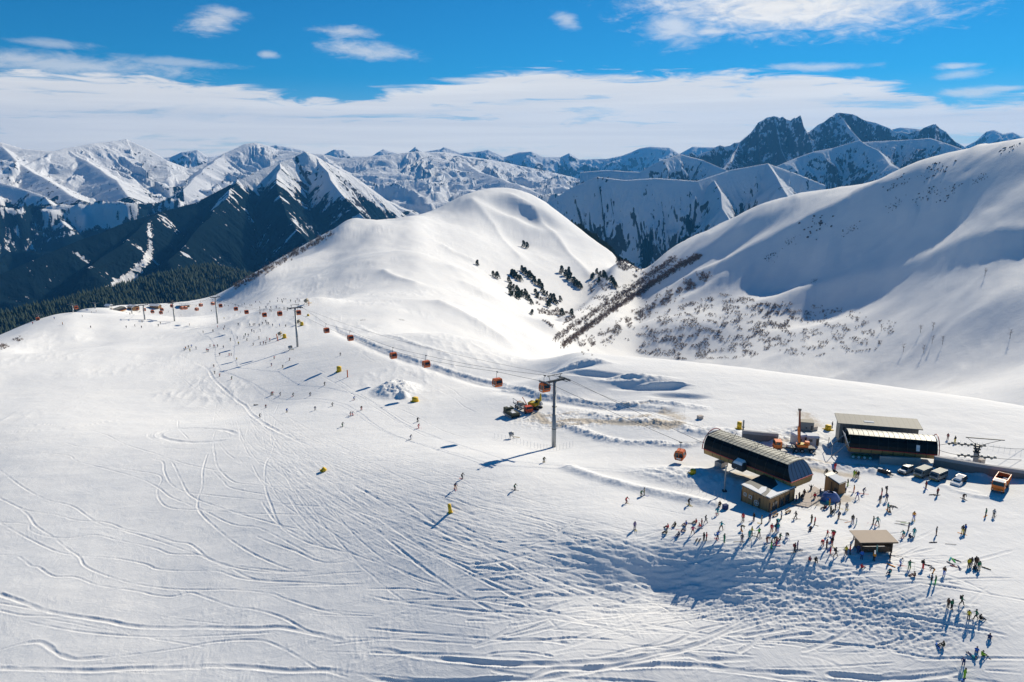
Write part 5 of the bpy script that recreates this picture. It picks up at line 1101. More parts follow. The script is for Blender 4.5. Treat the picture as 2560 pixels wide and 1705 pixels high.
# two rounded vans
def van(px, py, a, b, label, win, tall=2.05):
    g = G(px, py); rz = heading_px(a, b); v = empty('parked_van', g, rz, label, 'van', 'vehicles parked by the retaining wall')
    m = MB(); m.extr([(-2.25, .5), (2.05, .5), (2.25, .75), (2.2, 1.2), (1.95, tall-.1), (1.7, tall), (-2.15, tall), (-2.27, tall-.15)], -.96, .96, axis='y'); m.build('body', GREYV, v, bev=.05)
    m = MB(); m.box((-.15, 0, tall+.02), (3.7, 1.6, .07)); m.build('roof', pm('pale_van_roof', (.13, .16, .155), .6), v)
    m = MB(); m.quad([(2.23, -.82, 1.22), (2.23, .82, 1.22), (2.02, .76, 1.82), (2.02, -.76, 1.82)], t=.04); m.build('windscreen', WIN, v)
    side_win(v, -2.0 if win else 1.2, 1.85, 1.3, 1.75, .975, 5 if win else 1); m = MB(); m.box((2.3, 0, .55), (.12, 1.8, .2)); m.build('bumper', pm('old_yellow', (.35, .28, .08), .6), v); lamps(v, 2.27, .66, .95, .2)
    for s_ in (-1, 1): m = MB(); m.box((1.9, s_*1.08, 1.35), (.1, .12, .25)); m.build('mirror', DSTEEL, v)
    for x in (-1.25, 1.3):
        for y in (-.86, .86): wheel(v, x, y, .38)
van(2306, 1190, (2330, 1178), (2302, 1191), 'grey panel van with pale roof between silver car and windowed van', False); van(2345, 1198, (2368, 1184), (2338, 1199), 'grey van with a row of side windows, third of the parked row', True)
# half buried car and snowmobile
g = G(2398, 1205); rz = heading_px((2415, 1196), (2392, 1208)); cb = empty('parked_car', g, rz, 'black car half buried under snow beside the windowed van', 'car', 'vehicles parked by the retaining wall')
m = MB(); m.extr([(-2.0, .4), (2.0, .4), (2.05, .8), (1.1, .95), (.5, 1.45), (-1.3, 1.5), (-1.95, 1.0)], -.85, .85, axis='y'); m.build('body', BLACKP, cb, bev=.04); side_win(cb, -1.2, .6, 1.0, 1.35, .87, 2, .02)
m = MB(); m.hexa([(-.6, -.75, 1.45), (1.8, -.7, .9), (1.8, .9, .9), (-.6, .8, 1.45), (-.4, -.5, 1.7), (1.5, -.4, 1.25), (1.5, .8, 1.25), (-.4, .6, 1.7)]); m.box((2.2, .3, .35), (1.6, 1.9, .7), ry=.2); m.build('snow_cover', SNOWC, cb)
for x in (-1.25, 1.25):
    for y in (-.76, .76): wheel(cb, x, y, .34)
g = G(2211, 1184); sm = empty('snowmobile', g, heading_px((2200, 1180), (2225, 1188)), 'black snowmobile with a patch of snow, standing left of the silver car', 'snowmobile')
m = MB(); m.extr([(-1.5, .25), (1.0, .25), (1.5, .5), (1.1, .85), (.4, 1.0), (-.2, .75), (-1.5, .7)], -.35, .35, axis='y'); m.build('body', BLACKP, sm, bev=.03); m = MB(); m.box((-.6, 0, .8), (1.2, .4, .16)); m.build('seat', RUB, sm); m = MB(); m.box((-.4, 0, .2), (2.2, .5, .3)); m.build('track', RUB, sm)
for y in (-.45, .45): m = MB(); m.box((1.3, y, .08), (1.1, .16, .06)); m.tube([(1.1, y*.7, .4), (1.3, y, .1)], .04, 4); m.build('ski', DSTEEL, sm)
m = MB(); m.tube([(.3, -.4, 1.15), (.4, 0, 1.05), (.3, .4, 1.15)], .03, 4); m.build('handlebar', DSTEEL, sm); m = MB(); m.quad([(.8, -.3, .98), (.8, .3, .98), (.5, .25, 1.35), (.5, -.25, 1.35)], t=.02); m.build('windshield', WIN, sm); m = MB(); m.box((-1.0, .1, .9), (.9, .6, .2)); m.build('snow_patch', SNOWC, sm)
def cab_truck(root, x, colour, w=1.2, z0=.7, h=1.9, L=1.9):
    m = MB(); m.extr([(x, z0), (x+L, z0), (x+L+.05, z0+h*.5), (x+L-.15, z0+h), (x, z0+h)], -w, w, axis='y'); c = m.build('cab', colour, root, bev=.04)
    m = MB(); m.quad([(x+L+.07, -w+.12, z0+h*.54), (x+L+.07, w-.12, z0+h*.54), (x+L-.09, w-.2, z0+h*.93), (x+L-.09, -w+.2, z0+h*.93)], t=.04); m.build('windscreen', WIN, c)
    for s_ in (-1, 1): m = MB(); m.quad([(x+.45, s_*(w+.015), z0+h*.55), (x+L-.35, s_*(w+.015), z0+h*.55), (x+L-.45, s_*(w+.015), z0+h*.92), (x+.45, s_*(w+.015), z0+h*.92)], t=.03); m.build('side_window', WIN, c)
    m = MB(); m.box((x+L+.08, 0, z0+.05), (.2, 2*w, .35)); m.build('bumper', colour, root); lamps(root, x+L+.2, w*.72, z0+.05)
    for s_ in (-1, 1): m = MB(); m.box((x+L-.1, s_*(w+.2), z0+h*.7), (.1, .2, .45)); m.build('mirror', DSTEEL, root)
# orange tipper
g = G(2500, 1221); rz = heading_px((2509, 1190), (2487, 1222)); tr = empty('dump_truck', g, rz, 'bright orange tipper truck parked alone near the right edge', 'truck')
cab_truck(tr, 1.3, ORANGE); m = MB(); m.box((-1.0, 0, .85), (6.4, .9, .3)); m.build('chassis', DSTEEL, tr)
m = MB(); z0, z1 = 1.25, 2.45
m.box((-1.25, 0, z0), (4.7, 2.4, .12)); m.box((-1.25, 1.2, (z0+z1)/2), (4.7, .1, z1-z0)); m.box((-1.25, -1.2, (z0+z1)/2), (4.7, .1, z1-z0)); m.box((1.12, 0, (z0+z1)/2+.1), (.1, 2.5, z1-z0+.2)); m.box((-3.62, 0, (z0+z1)/2), (.1, 2.5, z1-z0)); m.box((1.35, 0, z1+.15), (.6, 2.3, .1))
for k in range(6): m.box((-3.3+k*.85, 1.28, (z0+z1)/2), (.1, .08, z1-z0)); m.box((-3.3+k*.85, -1.28, (z0+z1)/2), (.1, .08, z1-z0))
m.build('tipper_body', ORANGE, tr); m = MB(); m.box((-1.25, 0, 1.42), (4.6, 2.28, .2)); m.build('floor_shade_sheet', pm('floor_shade_red', (.20, .035, .01), .8), tr); m = MB(); m.hexa([(-3.4, -.2, 1.5), (-1.6, -.2, 1.5), (-1.6, 1.1, 1.5), (-3.4, 1.1, 1.5), (-2.9, .2, 1.7), (-2.1, .2, 1.8), (-2.1, .9, 1.8), (-2.9, .9, 1.7)]); m.build('snow_load', SNOWC, tr)  # dark red sheet added over the tipper floor, its colour standing in for shade
m = MB(); m.box((2.55, 0, 2.64), (1.2, 2.0, .1)); m.build('roof_snow', SNOWC, tr)
for x in (2.4, -1.7, -2.95):
    for y in (-1.05, 1.05): wheel(tr, x, y, .52, .35)
# crane truck
g = G(1990, 1128); rz = heading_px((2008, 1124), (1930, 1122)); ct = empty('crane_truck', g, rz, 'orange crane truck with tall dark red boom standing upright', 'crane truck')
cab_truck(ct, 3.6, ORANGE, 1.15, .8, 1.8, 1.8); m = MB(); m.box((-.2, 0, 1.0), (8.4, 1.6, .35)); m.box((-1.5, 0, 1.3), (4.8, 2.3, .12)); m.build('chassis', DSTEEL, ct)
m = MB(); m.box((-1.3, 0, 1.7), (2.6, 1.9, .6)); m.box((-2.4, .2, 2.3), (1.0, 1.0, .9)); m.build('turret', ORANGE, ct); m = MB(); m.box((-1.0, 0, 2.05), (1.5, 1.7, .12)); m.build('counterweight', YELM, ct)
bh = height_to(g, 1025); m = MB(); m.hexa([(-.9, -.3, 1.9), (-.3, -.3, 1.9), (-.3, .3, 1.9), (-.9, .3, 1.9), (-.2, -.18, bh), (.15, -.18, bh), (.15, .18, bh), (-.2, .18, bh)]); bo = m.build('boom', pm('rust_red', (.28, .07, .03), .6), ct)
m = MB(); m.hexa([(-.68, -.36, 2.4), (-.2, -.36, 2.4), (-.2, .36, 2.4), (-.68, .36, 2.4), (-.3, -.26, bh*.6), (.12, -.26, bh*.6), (.12, .26, bh*.6), (-.3, .26, bh*.6)]); m.build('boom_sleeve', ORANGE, bo); m = MB(); m.box((0, 0, bh+.12), (.7, .5, .4)); m.tube([(.3, 0, bh+.1), (.35, 0, bh-1.2)], .03, 4); m.build('boom_head', DSTEEL, bo)
m = MB(); m.tube([(-.2, .6, 2.0), (.3, .3, 4.2)], .1, 6); m.build('ram', STEEL, ct); m = MB(); m.cyl((1.9, .3, 1.55), (0, 0, 1), .55, .55, 12); m.build('drum', WHITE, ct)
for x in (4.3, .2, -1.2, -3.4):
    for y in (-1.0, 1.0): wheel(ct, x, y, .5, .35)
for x in (1.0, -4.1):
    for y in (-1.5, 1.5): m = MB(); m.box((x, y, .5), (.15, .15, 1.0)); m.box((x, y, .06), (.5, .5, .08)); m.build('outrigger', DSTEEL, ct)
# tracked carrier
g = G(1279, 1040); rz = heading_px((1260, 1026), (1292, 1042)); tc_ = empty('tracked_carrier', g, rz, 'dark olive tracked carrier with snow patches, left of the orange lorry', 'tracked vehicle')
m = MB(); m.extr([(-2.9, .7), (2.6, .7), (3.1, 1.2), (2.7, 1.65), (.3, 1.75), (.2, 1.6), (-1.0, 1.6), (-1.1, 2.3), (-2.9, 2.3)], -1.35, 1.35, axis='y'); m.build('hull', OLIVE, tc_, bev=.04); m = MB(); m.box((1.6, -.3, 1.76), (1.5, 1.2, .12)); m.box((-.3, .5, 1.68), (.8, .9, .1)); m.box((-2.2, .2, 2.34), (1.0, .8, .1)); m.build('snow_patch', SNOWC, tc_)
for y in (-1.2, 1.2):
    m = MB(); m.extr([(-2.7, .1), (2.3, .1), (2.9, .6), (2.5, .9), (-2.9, .9), (-3.0, .5)], y-.22, y+.22, axis='y'); t = m.build('track', RUB, tc_)
    for x in np.linspace(-2.3, 2.1, 6): m = MB(); m.cyl((x, y+math.copysign(.12, y), .45), (0, 1, 0), .36, .3, 12); m.build('road_wheel', STEEL, t)
# orange lorry with loading arm
g = G(1308, 1026); rz = heading_px((1288, 1012), (1318, 1029)); lo = empty('loader_truck', g, rz, 'orange-red lorry with grey flatbed and small folding loading arm', 'truck')
cab_truck(lo, 2.4, pm('orange_red_paint', (.70, .10, .03), .45), 1.15, .8, 1.6, 1.7); m = MB(); m.box((-1.2, 0, .95), (7.0, .9, .3)); m.build('chassis', DSTEEL, lo); m = MB(); m.box((-1.6, 0, 1.25), (6.0, 2.4, .14)); m.box((-1.6, 1.2, 1.5), (6.0, .06, .4)); m.box((-1.6, -1.2, 1.5), (6.0, .06, .4)); m.tube([(-4.5, -1.0, 1.5), (-5.4, -.8, 2.6), (-2.9, -.6, 2.3)], .1, 5); m.build('flatbed', STEEL, lo)
m = MB(); m.box((-1.6, 0, 1.8), (1.3, 1.3, 1.0)); m.build('crate_load', pm('cream_box', (.6, .55, .45), .7), lo); m = MB(); m.box((-3.0, .2, 1.7), (.7, 1.2, .8)); m.build('motor_load', pm('rust_red', (.28, .07, .03)), lo)
m = MB(); m.tube([(2.0, 0, 1.3), (1.9, .1, 2.6), (-1.0, .3, 4.0), (-1.2, .3, 3.5)], [.16, .16, .1, .08], 6); m.build('loading_arm', CABIN, lo)
for x in (3.2, -1.9, -3.2):
    for y in (-1.0, 1.0): wheel(lo, x, y, .5, .32)
# excavator
g = G(1338, 1022); rz = heading_px((1330, 1020), (1350, 1022)); ex = empty('excavator', g, rz, 'yellow excavator with raised boom behind the tall pylon', 'excavator')
for y in (-1.1, 1.1): m = MB(); m.extr([(-1.8, .05), (1.7, .05), (2.0, .4), (1.7, .8), (-1.8, .8), (-2.0, .4)], y-.28, y+.28, axis='y'); m.build('track', RUB, ex)
m = MB(); m.box((-.1, 0, .85), (2.0, 1.6, .3)); m.build('undercarriage', DSTEEL, ex); m = MB(); m.box((-.7, .1, 1.6), (2.7, 2.4, 1.1)); m.box((-1.7, 0, 1.55), (.6, 2.5, 1.2)); m.build('house', YELM, ex, bev=.04)
m = MB(); m.box((.6, .75, 2.1), (1.5, 1.0, 1.7)); c_ = m.build('cab', YELM, ex, bev=.03); m = MB(); m.box((.6, .75, 2.35), (1.52, 1.03, .8)); m.build('window', WIN, c_)
bh = height_to(g, 981); m = MB(); m.hexa([(.5, -.35, 1.6), (1.1, -.35, 1.6), (1.1, .1, 1.6), (.5, .1, 1.6), (1.5, -.3, bh*.6), (1.95, -.3, bh*.6), (1.95, 0, bh*.6), (1.5, 0, bh*.6)]); m.hexa([(1.5, -.3, bh*.6), (1.95, -.3, bh*.6), (1.95, 0, bh*.6), (1.5, 0, bh*.6), (1.8, -.22, bh), (2.05, -.22, bh), (2.05, -.05, bh), (1.8, -.05, bh)]); m.build('boom', YELM, ex)
m = MB(); m.tube([(1.0, -.6, 2.2), (1.5, -.45, 4.0)], .1, 6); m.build('ram', DSTEEL, ex); m = MB(); m.hexa([(1.85, -.4, bh*.55), (2.15, -.4, bh*.55), (2.15, .15, bh*.55), (1.85, .15, bh*.55), (1.9, -.25, bh-.1), (2.1, -.25, bh-.1), (2.1, 0, bh-.1), (1.9, 0, bh-.1)]); m.build('stick', YELM, ex); m = MB(); m.hexa([(1.9, -.7, 1.5), (2.6, -.7, 1.7), (2.6, .4, 1.7), (1.9, .4, 1.5), (1.8, -.6, 2.6), (2.2, -.6, 2.6), (2.2, .3, 2.6), (1.8, .3, 2.6)]); m.build('bucket', STEEL, ex)
# snow guns
def snow_gun(px, py, label, rz=0.0, s=1.0, col=STEEL):
    g = G(px, py); r_ = empty('snow_gun', g, rz, label, 'snow gun', 'snow guns along the piste'); m = MB(); m.cyl((0, 0, 1.35*s), (1, 0, .25), .55*s, 1.3*s, 14, r2=.62*s); b = m.build('barrel', col, r_, True)
    m = MB(); m.cyl((.62*s, 0, 1.5*s), (1, 0, .25), .5*s, .12*s, 12); m.build('fan', BLACKP, b)
    for a in (0, 2.1, 4.2): m = MB(); m.tube([(0, 0, .9*s), (.9*s*math.cos(a), .9*s*math.sin(a), 0)], .06*s, 5); m.build('leg', DSTEEL, r_)
    m = MB(); m.tube([(.4*s, 0, .5*s), (2.4*s, .2, .15*s)], .09*s, 5); m.build('drawbar', YEL, r_)
snow_gun(1278, 1096, 'grey snow gun with yellow drawbar inside the net left of the tall pylon', .1); snow_gun(726, 876, 'snow gun at the foot of the crowd pylon', 0, 1.3); snow_gun(700, 842, 'snow gun beside yellow padding up-slope of the crowd', 1, 1.5, pm('tan_metal', (.35, .3, .22))); snow_gun(746.6, 812, 'brownish snow gun just right of the crowd pylon shaft', 1, 1.6, pm('tan_metal', (.35, .3, .22))); snow_gun(766, 761, 'farthest snow gun, beyond the head of the crowd pylon', 1, 2.0, pm('tan_metal', (.35, .3, .22)))
# yellow padding and orange markers
def pad(px, py, w, h, label, lean=0.0, nm='safety_pad', col=YEL, tilt=0.0):
    g = G(px, py); m = MB(); n = 10; m.cyl((0, 0, h/2), (0, 0, 1), w/2, h, n); m.cyl((0, 0, h*.3), (0, 0, 1), w/2+.03, .08, n); m.cyl((0, 0, h*.75), (0, 0, 1), w/2+.03, .08, n); m.box((0, 0, .04), (w*1.3, w*1.3, .1)); o = m.build(nm, col, None, True); o.location = g; o.rotation_euler = (tilt, lean, .3); tag(o, label, 'padding' if nm == 'safety_pad' else 'marker', 'yellow safety pads' if nm == 'safety_pad' else 'orange markers')
pad(848, 929, 2.0, 2.2, 'squat yellow pad on the white terrace right of the piste'); pad(1038, 1004, 2.2, 1.5, 'yellow pad beside the ploughed snow heap'); pad(1732.6, 1184, 1.3, 1.0, 'yellow pad on the snow left of the station footing'); pad(806, 1179, 1.2, 1.1, 'small yellow pad tipped over on the churned slope', .7); pad(1126, 1281, .75, 1.9, 'tall yellow post pad leaning on the open piste', -.12)
pad(711.5, 845, 2.0, 2.2, 'yellow pad beside the up-slope snow gun'); pad(755, 814, 2.0, 2.2, 'yellow pad right of the brownish snow gun'); pad(1848, 1072, 1.3, 1.9, 'yellow pad left of the square steel mast'); pad(2070, 1074, 1.6, 1.2, 'yellow pad on the crest close to the grey hall'); pad(770.5, 790, 1.4, 1.2, 'tiny yellow pad far up the slope')
pad(869, 943, .45, 3.0, 'slim orange marker post in front of the terrace pad', 0, 'marker_post', CABIN); pad(695, 852, .5, 4.0, 'slim orange marker post left of the up-slope snow gun', -.15, 'marker_post', CABIN); pad(772, 764, .5, 3.0, 'slim orange marker post at the farthest snow gun', .1, 'marker_post', CABIN)
# safety nets on thin poles
NETM = pm('net_cord', (.45, .5, .6), .8)
def net(pts, h, label, n):
    P_ = [G(*p) for p in pts]; o = P_[0]; r_ = empty('safety_net', o, 0, label, 'net fence', 'net fences beside the piste'); tot = []
    for k in range(n):
        t = k/(n-1)*(len(P_)-1); i = min(int(t), len(P_)-2); p = P_[i].lerp(P_[i+1], t-i); p.z = float(gh(p.x, p.y)); tot.append(p-o)
    for p in tot: m = MB(); m.tube([p, p+Vector((0, 0, h))], .025, 4); m.build('pole', NETM, r_)
    m = MB()
    for a, b in zip(tot[:-1], tot[1:]):
        for z in (.25, .5, .75, .98): m.tube([a+Vector((0, 0, h*z)), b+Vector((0, 0, h*z))], .008, 3)
    m.build('netting', NETM, r_)
net([(1236, 1096), (1290, 1108), (1340, 1122), (1385, 1127), (1432, 1116)], 1.6, 'faint blue net fence on poles curving round the tall pylon', 24); net([(1694, 1212), (1730, 1228), (1785, 1243), (1812, 1252)], 1.4, 'thin net fence on poles above the snow bank by the station', 10); net([(678, 846), (690, 850), (720, 880), (735, 884)], 2.2, 'faint net fence round the snow gun below the crowd pylon', 6)
net([(2400, 1112), (2460, 1118), (2520, 1130), (2580, 1142)], 1.2, 'dark line of poles and cord on the crest behind the pulley tower', 14)
# ------------------------------------------------------------------ people
SK = ['pelvis','spine','chest','neck','head','crown','shL','elL','haL','fiL','shR','elR','haR','fiR','hiL','knL','anL','toL','hiR','knR','anR','toR']
ED = [(0,1),(1,2),(2,3),(3,4),(4,5),(2,6),(6,7),(7,8),(8,9),(2,10),(10,11),(11,12),(12,13),(0,14),(14,15),(15,16),(16,17),(0,18),(18,19),(19,20),(20,21)]
RAD = [.17,.16,.18,.07,.105,.085,.085,.066,.045,.04,.085,.066,.045,.04,.12,.085,.075,.055,.12,.085,.075,.055]
BASE = dict(pelvis=(0,0,.95),spine=(0,0,1.12),chest=(.01,0,1.36),neck=(.02,0,1.53),head=(.05,0,1.63),crown=(.04,0,1.72),
 shL=(0,.2,1.43),elL=(-.02,.28,1.16),haL=(.08,.27,.94),fiL=(.12,.26,.85),shR=(0,-.2,1.43),elR=(-.02,-.28,1.16),haR=(.08,-.27,.94),fiR=(.12,-.26,.85),
 hiL=(0,.1,.88),knL=(.03,.12,.48),anL=(0,.13,.1),toL=(.2,.14,.05),hiR=(0,-.1,.88),knR=(.03,-.12,.48),anR=(0,-.13,.1),toR=(.2,-.14,.05))
POSES = {'stand': {}, 
 'wide': dict(anL=(0,.32,.1),toL=(.2,.38,.05),knL=(.04,.24,.5),anR=(0,-.32,.1),toR=(.2,-.38,.05),knR=(.04,-.24,.5),elL=(.1,.42,1.2),haL=(.32,.5,1.12),fiL=(.4,.52,1.12),elR=(.1,-.42,1.2),haR=(.32,-.5,1.12),fiR=(.4,-.52,1.12)),
 'walk': dict(knL=(.24,.1,.5),anL=(.3,.1,.1),toL=(.5,.1,.08),knR=(-.08,-.1,.5),anR=(-.34,-.1,.16),toR=(-.16,-.1,.05),elL=(-.2,.25,1.2),haL=(-.12,.25,.96),fiL=(-.08,.25,.88),elR=(.12,-.26,1.18),haR=(.32,-.24,1.08),fiR=(.4,-.23,1.06)),
 'ski': dict(pelvis=(-.12,0,.78),spine=(-.05,0,.95),chest=(.1,0,1.16),neck=(.2,0,1.3),head=(.27,0,1.38),crown=(.27,0,1.48),shL=(.1,.2,1.22),elL=(.2,.36,1.0),haL=(.45,.34,.95),fiL=(.53,.33,.95),shR=(.1,-.2,1.22),elR=(.2,-.36,1.0),haR=(.45,-.34,.95),fiR=(.53,-.33,.95),hiL=(-.12,.1,.72),knL=(.18,.14,.46),anL=(0,.15,.12),toL=(.2,.15,.08),hiR=(-.12,-.1,.72),knR=(.18,-.14,.46),anR=(0,-.15,.12),toR=(.2,-.15,.08)),
 'sit': dict(pelvis=(0,0,.16),spine=(-.05,0,.34),chest=(0,0,.6),neck=(.06,0,.76),head=(.1,0,.86),crown=(.1,0,.95),shL=(-.02,.2,.66),elL=(.12,.3,.42),haL=(.34,.22,.42),fiL=(.42,.2,.42),shR=(-.02,-.2,.66),elR=(.12,-.3,.42),haR=(.34,-.22,.42),fiR=(.42,-.2,.42),hiL=(.05,.11,.16),knL=(.42,.18,.42),anL=(.72,.16,.1),toL=(.85,.17,.22),hiR=(.05,-.11,.16),knR=(.42,-.18,.42),anR=(.72,-.16,.1),toR=(.85,-.17,.22)),
 'bend': dict(pelvis=(-.15,0,.9),spine=(.05,0,1.02),chest=(.3,0,1.02),neck=(.46,0,.95),head=(.55,0,.9),crown=(.62,0,.84),shL=(.3,.2,1.0),elL=(.4,.22,.72),haL=(.45,.18,.48),fiL=(.47,.17,.4),shR=(.3,-.2,1.0),elR=(.4,-.22,.72),haR=(.45,-.18,.48),fiR=(.47,-.17,.4),hiL=(-.15,.1,.84),knL=(-.02,.13,.48),hiR=(-.15,-.1,.84),knR=(-.02,-.13,.48)),
 'wave': dict(elL=(.05,.4,1.5),haL=(.1,.45,1.76),fiL=(.11,.46,1.84),elR=(.1,-.38,1.42),haR=(.2,-.5,1.62),fiR=(.22,-.52,1.7),anL=(0,.2,.1),toL=(.2,.22,.05),anR=(-.05,-.2,.1),toR=(.15,-.22,.05)),
 'arm': dict(elR=(.05,-.46,1.38),haR=(.1,-.7,1.36),fiR=(.12,-.78,1.36)),
 'kneel': dict(pelvis=(-.1,0,.5),spine=(-.02,0,.66),chest=(.08,0,.9),neck=(.14,0,1.05),head=(.2,0,1.14),crown=(.2,0,1.23),shL=(.06,.2,.96),elL=(.2,.26,.72),haL=(.4,.2,.6),fiL=(.48,.18,.56),shR=(.06,-.2,.96),elR=(.2,-.26,.72),haR=(.4,-.2,.6),fiR=(.48,-.18,.56),hiL=(-.08,.1,.46),knL=(.3,.12,.5),anL=(.25,.13,.1),toL=(.44,.13,.05),hiR=(-.08,-.1,.46),knR=(.02,-.14,.1),anR=(-.4,-.14,.1),toR=(-.5,-.14,.05)),
 'lie': dict(pelvis=(0,0,.14),spine=(-.2,0,.16),chest=(-.44,0,.2),neck=(-.6,0,.3),head=(-.68,0,.4),crown=(-.74,0,.48),shL=(-.48,.2,.22),elL=(-.62,.3,.1),haL=(-.4,.34,.06),fiL=(-.32,.34,.06),shR=(-.48,-.2,.22),elR=(-.62,-.3,.1),haR=(-.4,-.34,.06),fiR=(-.32,-.34,.06),hiL=(.06,.1,.14),knL=(.46,.14,.22),anL=(.85,.14,.08),toL=(.95,.15,.24),hiR=(.06,-.1,.14),knR=(.46,-.14,.14),anR=(.85,-.18,.08),toR=(.95,-.2,.22))}
def make_body(pose, lod=1):
    P = dict(BASE); P.update(POSES[pose]); co_ = [P[k] for k in SK]; me = bpy.data.meshes.new('person_body'); me.from_pydata(co_, ED, []); o = bpy.data.objects.new('tmp', me); COL.objects.link(o)
    md = o.modifiers.new('s', 'SKIN'); lay = me.skin_vertices[0].data if me.skin_vertices else None
    if lay is None:
        bm = bmesh.new(); bm.from_mesh(me); bm.verts.layers.skin.verify(); bm.to_mesh(me); bm.free(); lay = me.skin_vertices[0].data
    for i, r in enumerate(RAD): lay[i].radius = (r, r); lay[i].use_root = (i == 0)
    if lod: o.modifiers.new('u', 'SUBSURF').levels = 1
    dg = bpy.context.evaluated_depsgraph_get(); new = bpy.data.meshes.new_from_object(o.evaluated_get(dg)); bpy.data.objects.remove(o); new.name = 'person_body'
    mats_i = []; cs = [Vector(c) for c in co_]
    for p in new.polygons:
        c = p.center; best = None
        for (a, b) in ED:
            A_, B_ = cs[a], cs[b]; d = B_-A_; t = max(0, min(1, (c-A_).dot(d)/d.length_squared)); q = (c-(A_+d*t)).length
            if best is None or q < best[0]: best = (q, a, b)
        a, b = best[1], best[2]
        mats_i.append(3 if b in (4, 5) else 2 if (b in (9, 13, 17, 21)) else 1 if b in (15, 16, 19, 20, 14, 18) else 0)
    for _ in range(4): new.materials.append(JACK['black'])
    new.polygons.foreach_set('material_index', mats_i); new.polygons.foreach_set('use_smooth', [True]*len(new.polygons)); new.update(); return new, P
CC = dict(red=(.65,.03,.04), darkred=(.22,.03,.03), black=(.015,.015,.018), grey=(.10,.10,.11), lightgrey=(.35,.36,.38), green=(.02,.17,.08), brightgreen=(.06,.5,.08), lime=(.25,.5,.02), yellow=(.7,.52,.02), teal=(.01,.32,.36), blue=(.02,.14,.55), navy=(.02,.04,.14),
 orange=(.8,.3,.02), white=(.65,.65,.68), pink=(.6,.04,.16), purple=(.22,.16,.32), olive=(.07,.07,.035), brown=(.12,.06,.035), beige=(.45,.38,.26), mint=(.25,.5,.45), sky=(.15,.32,.5))
JACK = {k: pm('cloth_'+k, v, .85, var=.15, scale=9) for k, v in CC.items()}; SKIN = pm('face_skin', (.45, .26, .18), .6)
PB = {k: make_body(k) for k in POSES}
def part_mesh(f):
    m = MB(); f(m); o = m.build('x', DSTEEL); me = o.data; bpy.data.objects.remove(o); return me
SKI_ME = part_mesh(lambda m: (m.box((.1, 0, .03), (1.5, .08, .025)), m.quad([(.85, -.04, .03), (.98, -.03, .1), (.98, .03, .1), (.85, .04, .03)], t=.02)))
POLE_ME = part_mesh(lambda m: (m.tube([(0, 0, 0), (0, 0, 1.15)], .012, 4), m.cyl((0, 0, .08), (0, 0, 1), .05, .015, 6)))
BOARD_ME = part_mesh(lambda m: (m.add([(-.75,-.1,.02),(-.65,-.14,.0),(.65,-.14,.0),(.75,-.1,.02),(.8,0,.04),(.75,.1,.02),(.65,.14,.0),(-.65,.14,.0),(-.75,.1,.02),(-.8,0,.04)], [tuple(range(10))]), m.add([(-.75,-.1,.05),(-.65,-.14,.03),(.65,-.14,.03),(.75,-.1,.05),(.8,0,.07),(.75,.1,.05),(.65,.14,.03),(-.65,.14,.03),(-.75,.1,.05),(-.8,0,.07)], [tuple(range(10))]), m.box((-.25, 0, .06), (.14, .24, .06)), m.box((.25, 0, .06), (.14, .24, .06))))
def _hel(m):
    for i in range(5):
        r = .135*math.cos(i/4*math.pi/2); z = .13*math.sin(i/4*math.pi/2); m.v += [(r*math.cos(t*math.pi/4), r*math.sin(t*math.pi/4), z) for t in range(8)]
        if i:
            for t in range(8): m.f.append(((i-1)*8+t, (i-1)*8+(t+1) % 8, i*8+(t+1) % 8, i*8+t)); m.m.append(0)
    m.box((.125, 0, -.02), (.04, .17, .06))
HEL_ME = part_mesh(_hel); PACK_ME = part_mesh(lambda m: m.extr([(-.16, -.25), (.16, -.25), (.19, .1), (.12, .27), (-.12, .27), (-.19, .1)], -.11, .11))
for me_ in (HEL_ME, PACK_ME, SKI_ME, BOARD_ME, POLE_ME): me_.materials.clear(); me_.materials.append(JACK['black'])
def child(name, me, parent, mat_, loc, rot=(0, 0, 0), sc=1):
    o = link(name, me, parent); o.location = loc; o.rotation_euler = rot; o.scale = (sc,)*3; o.material_slots[0].link = 'OBJECT'; o.material_slots[0].material = mat_; return o
rp = random.Random(21)
LOOK = {'stand': 'standing', 'wide': 'limbs spread', 'walk': 'walking', 'ski': 'skiing', 'sit': 'sitting', 'bend': 'bending over', 'wave': 'arms raised', 'arm': 'one arm out', 'kneel': 'kneeling', 'lie': 'lying back'}
NM = lambda c: {'darkred': 'dark red', 'lightgrey': 'light grey', 'brightgreen': 'bright green', 'lime': 'lime green', 'sky': 'pale blue'}.get(c, c)
PEOPLE = []
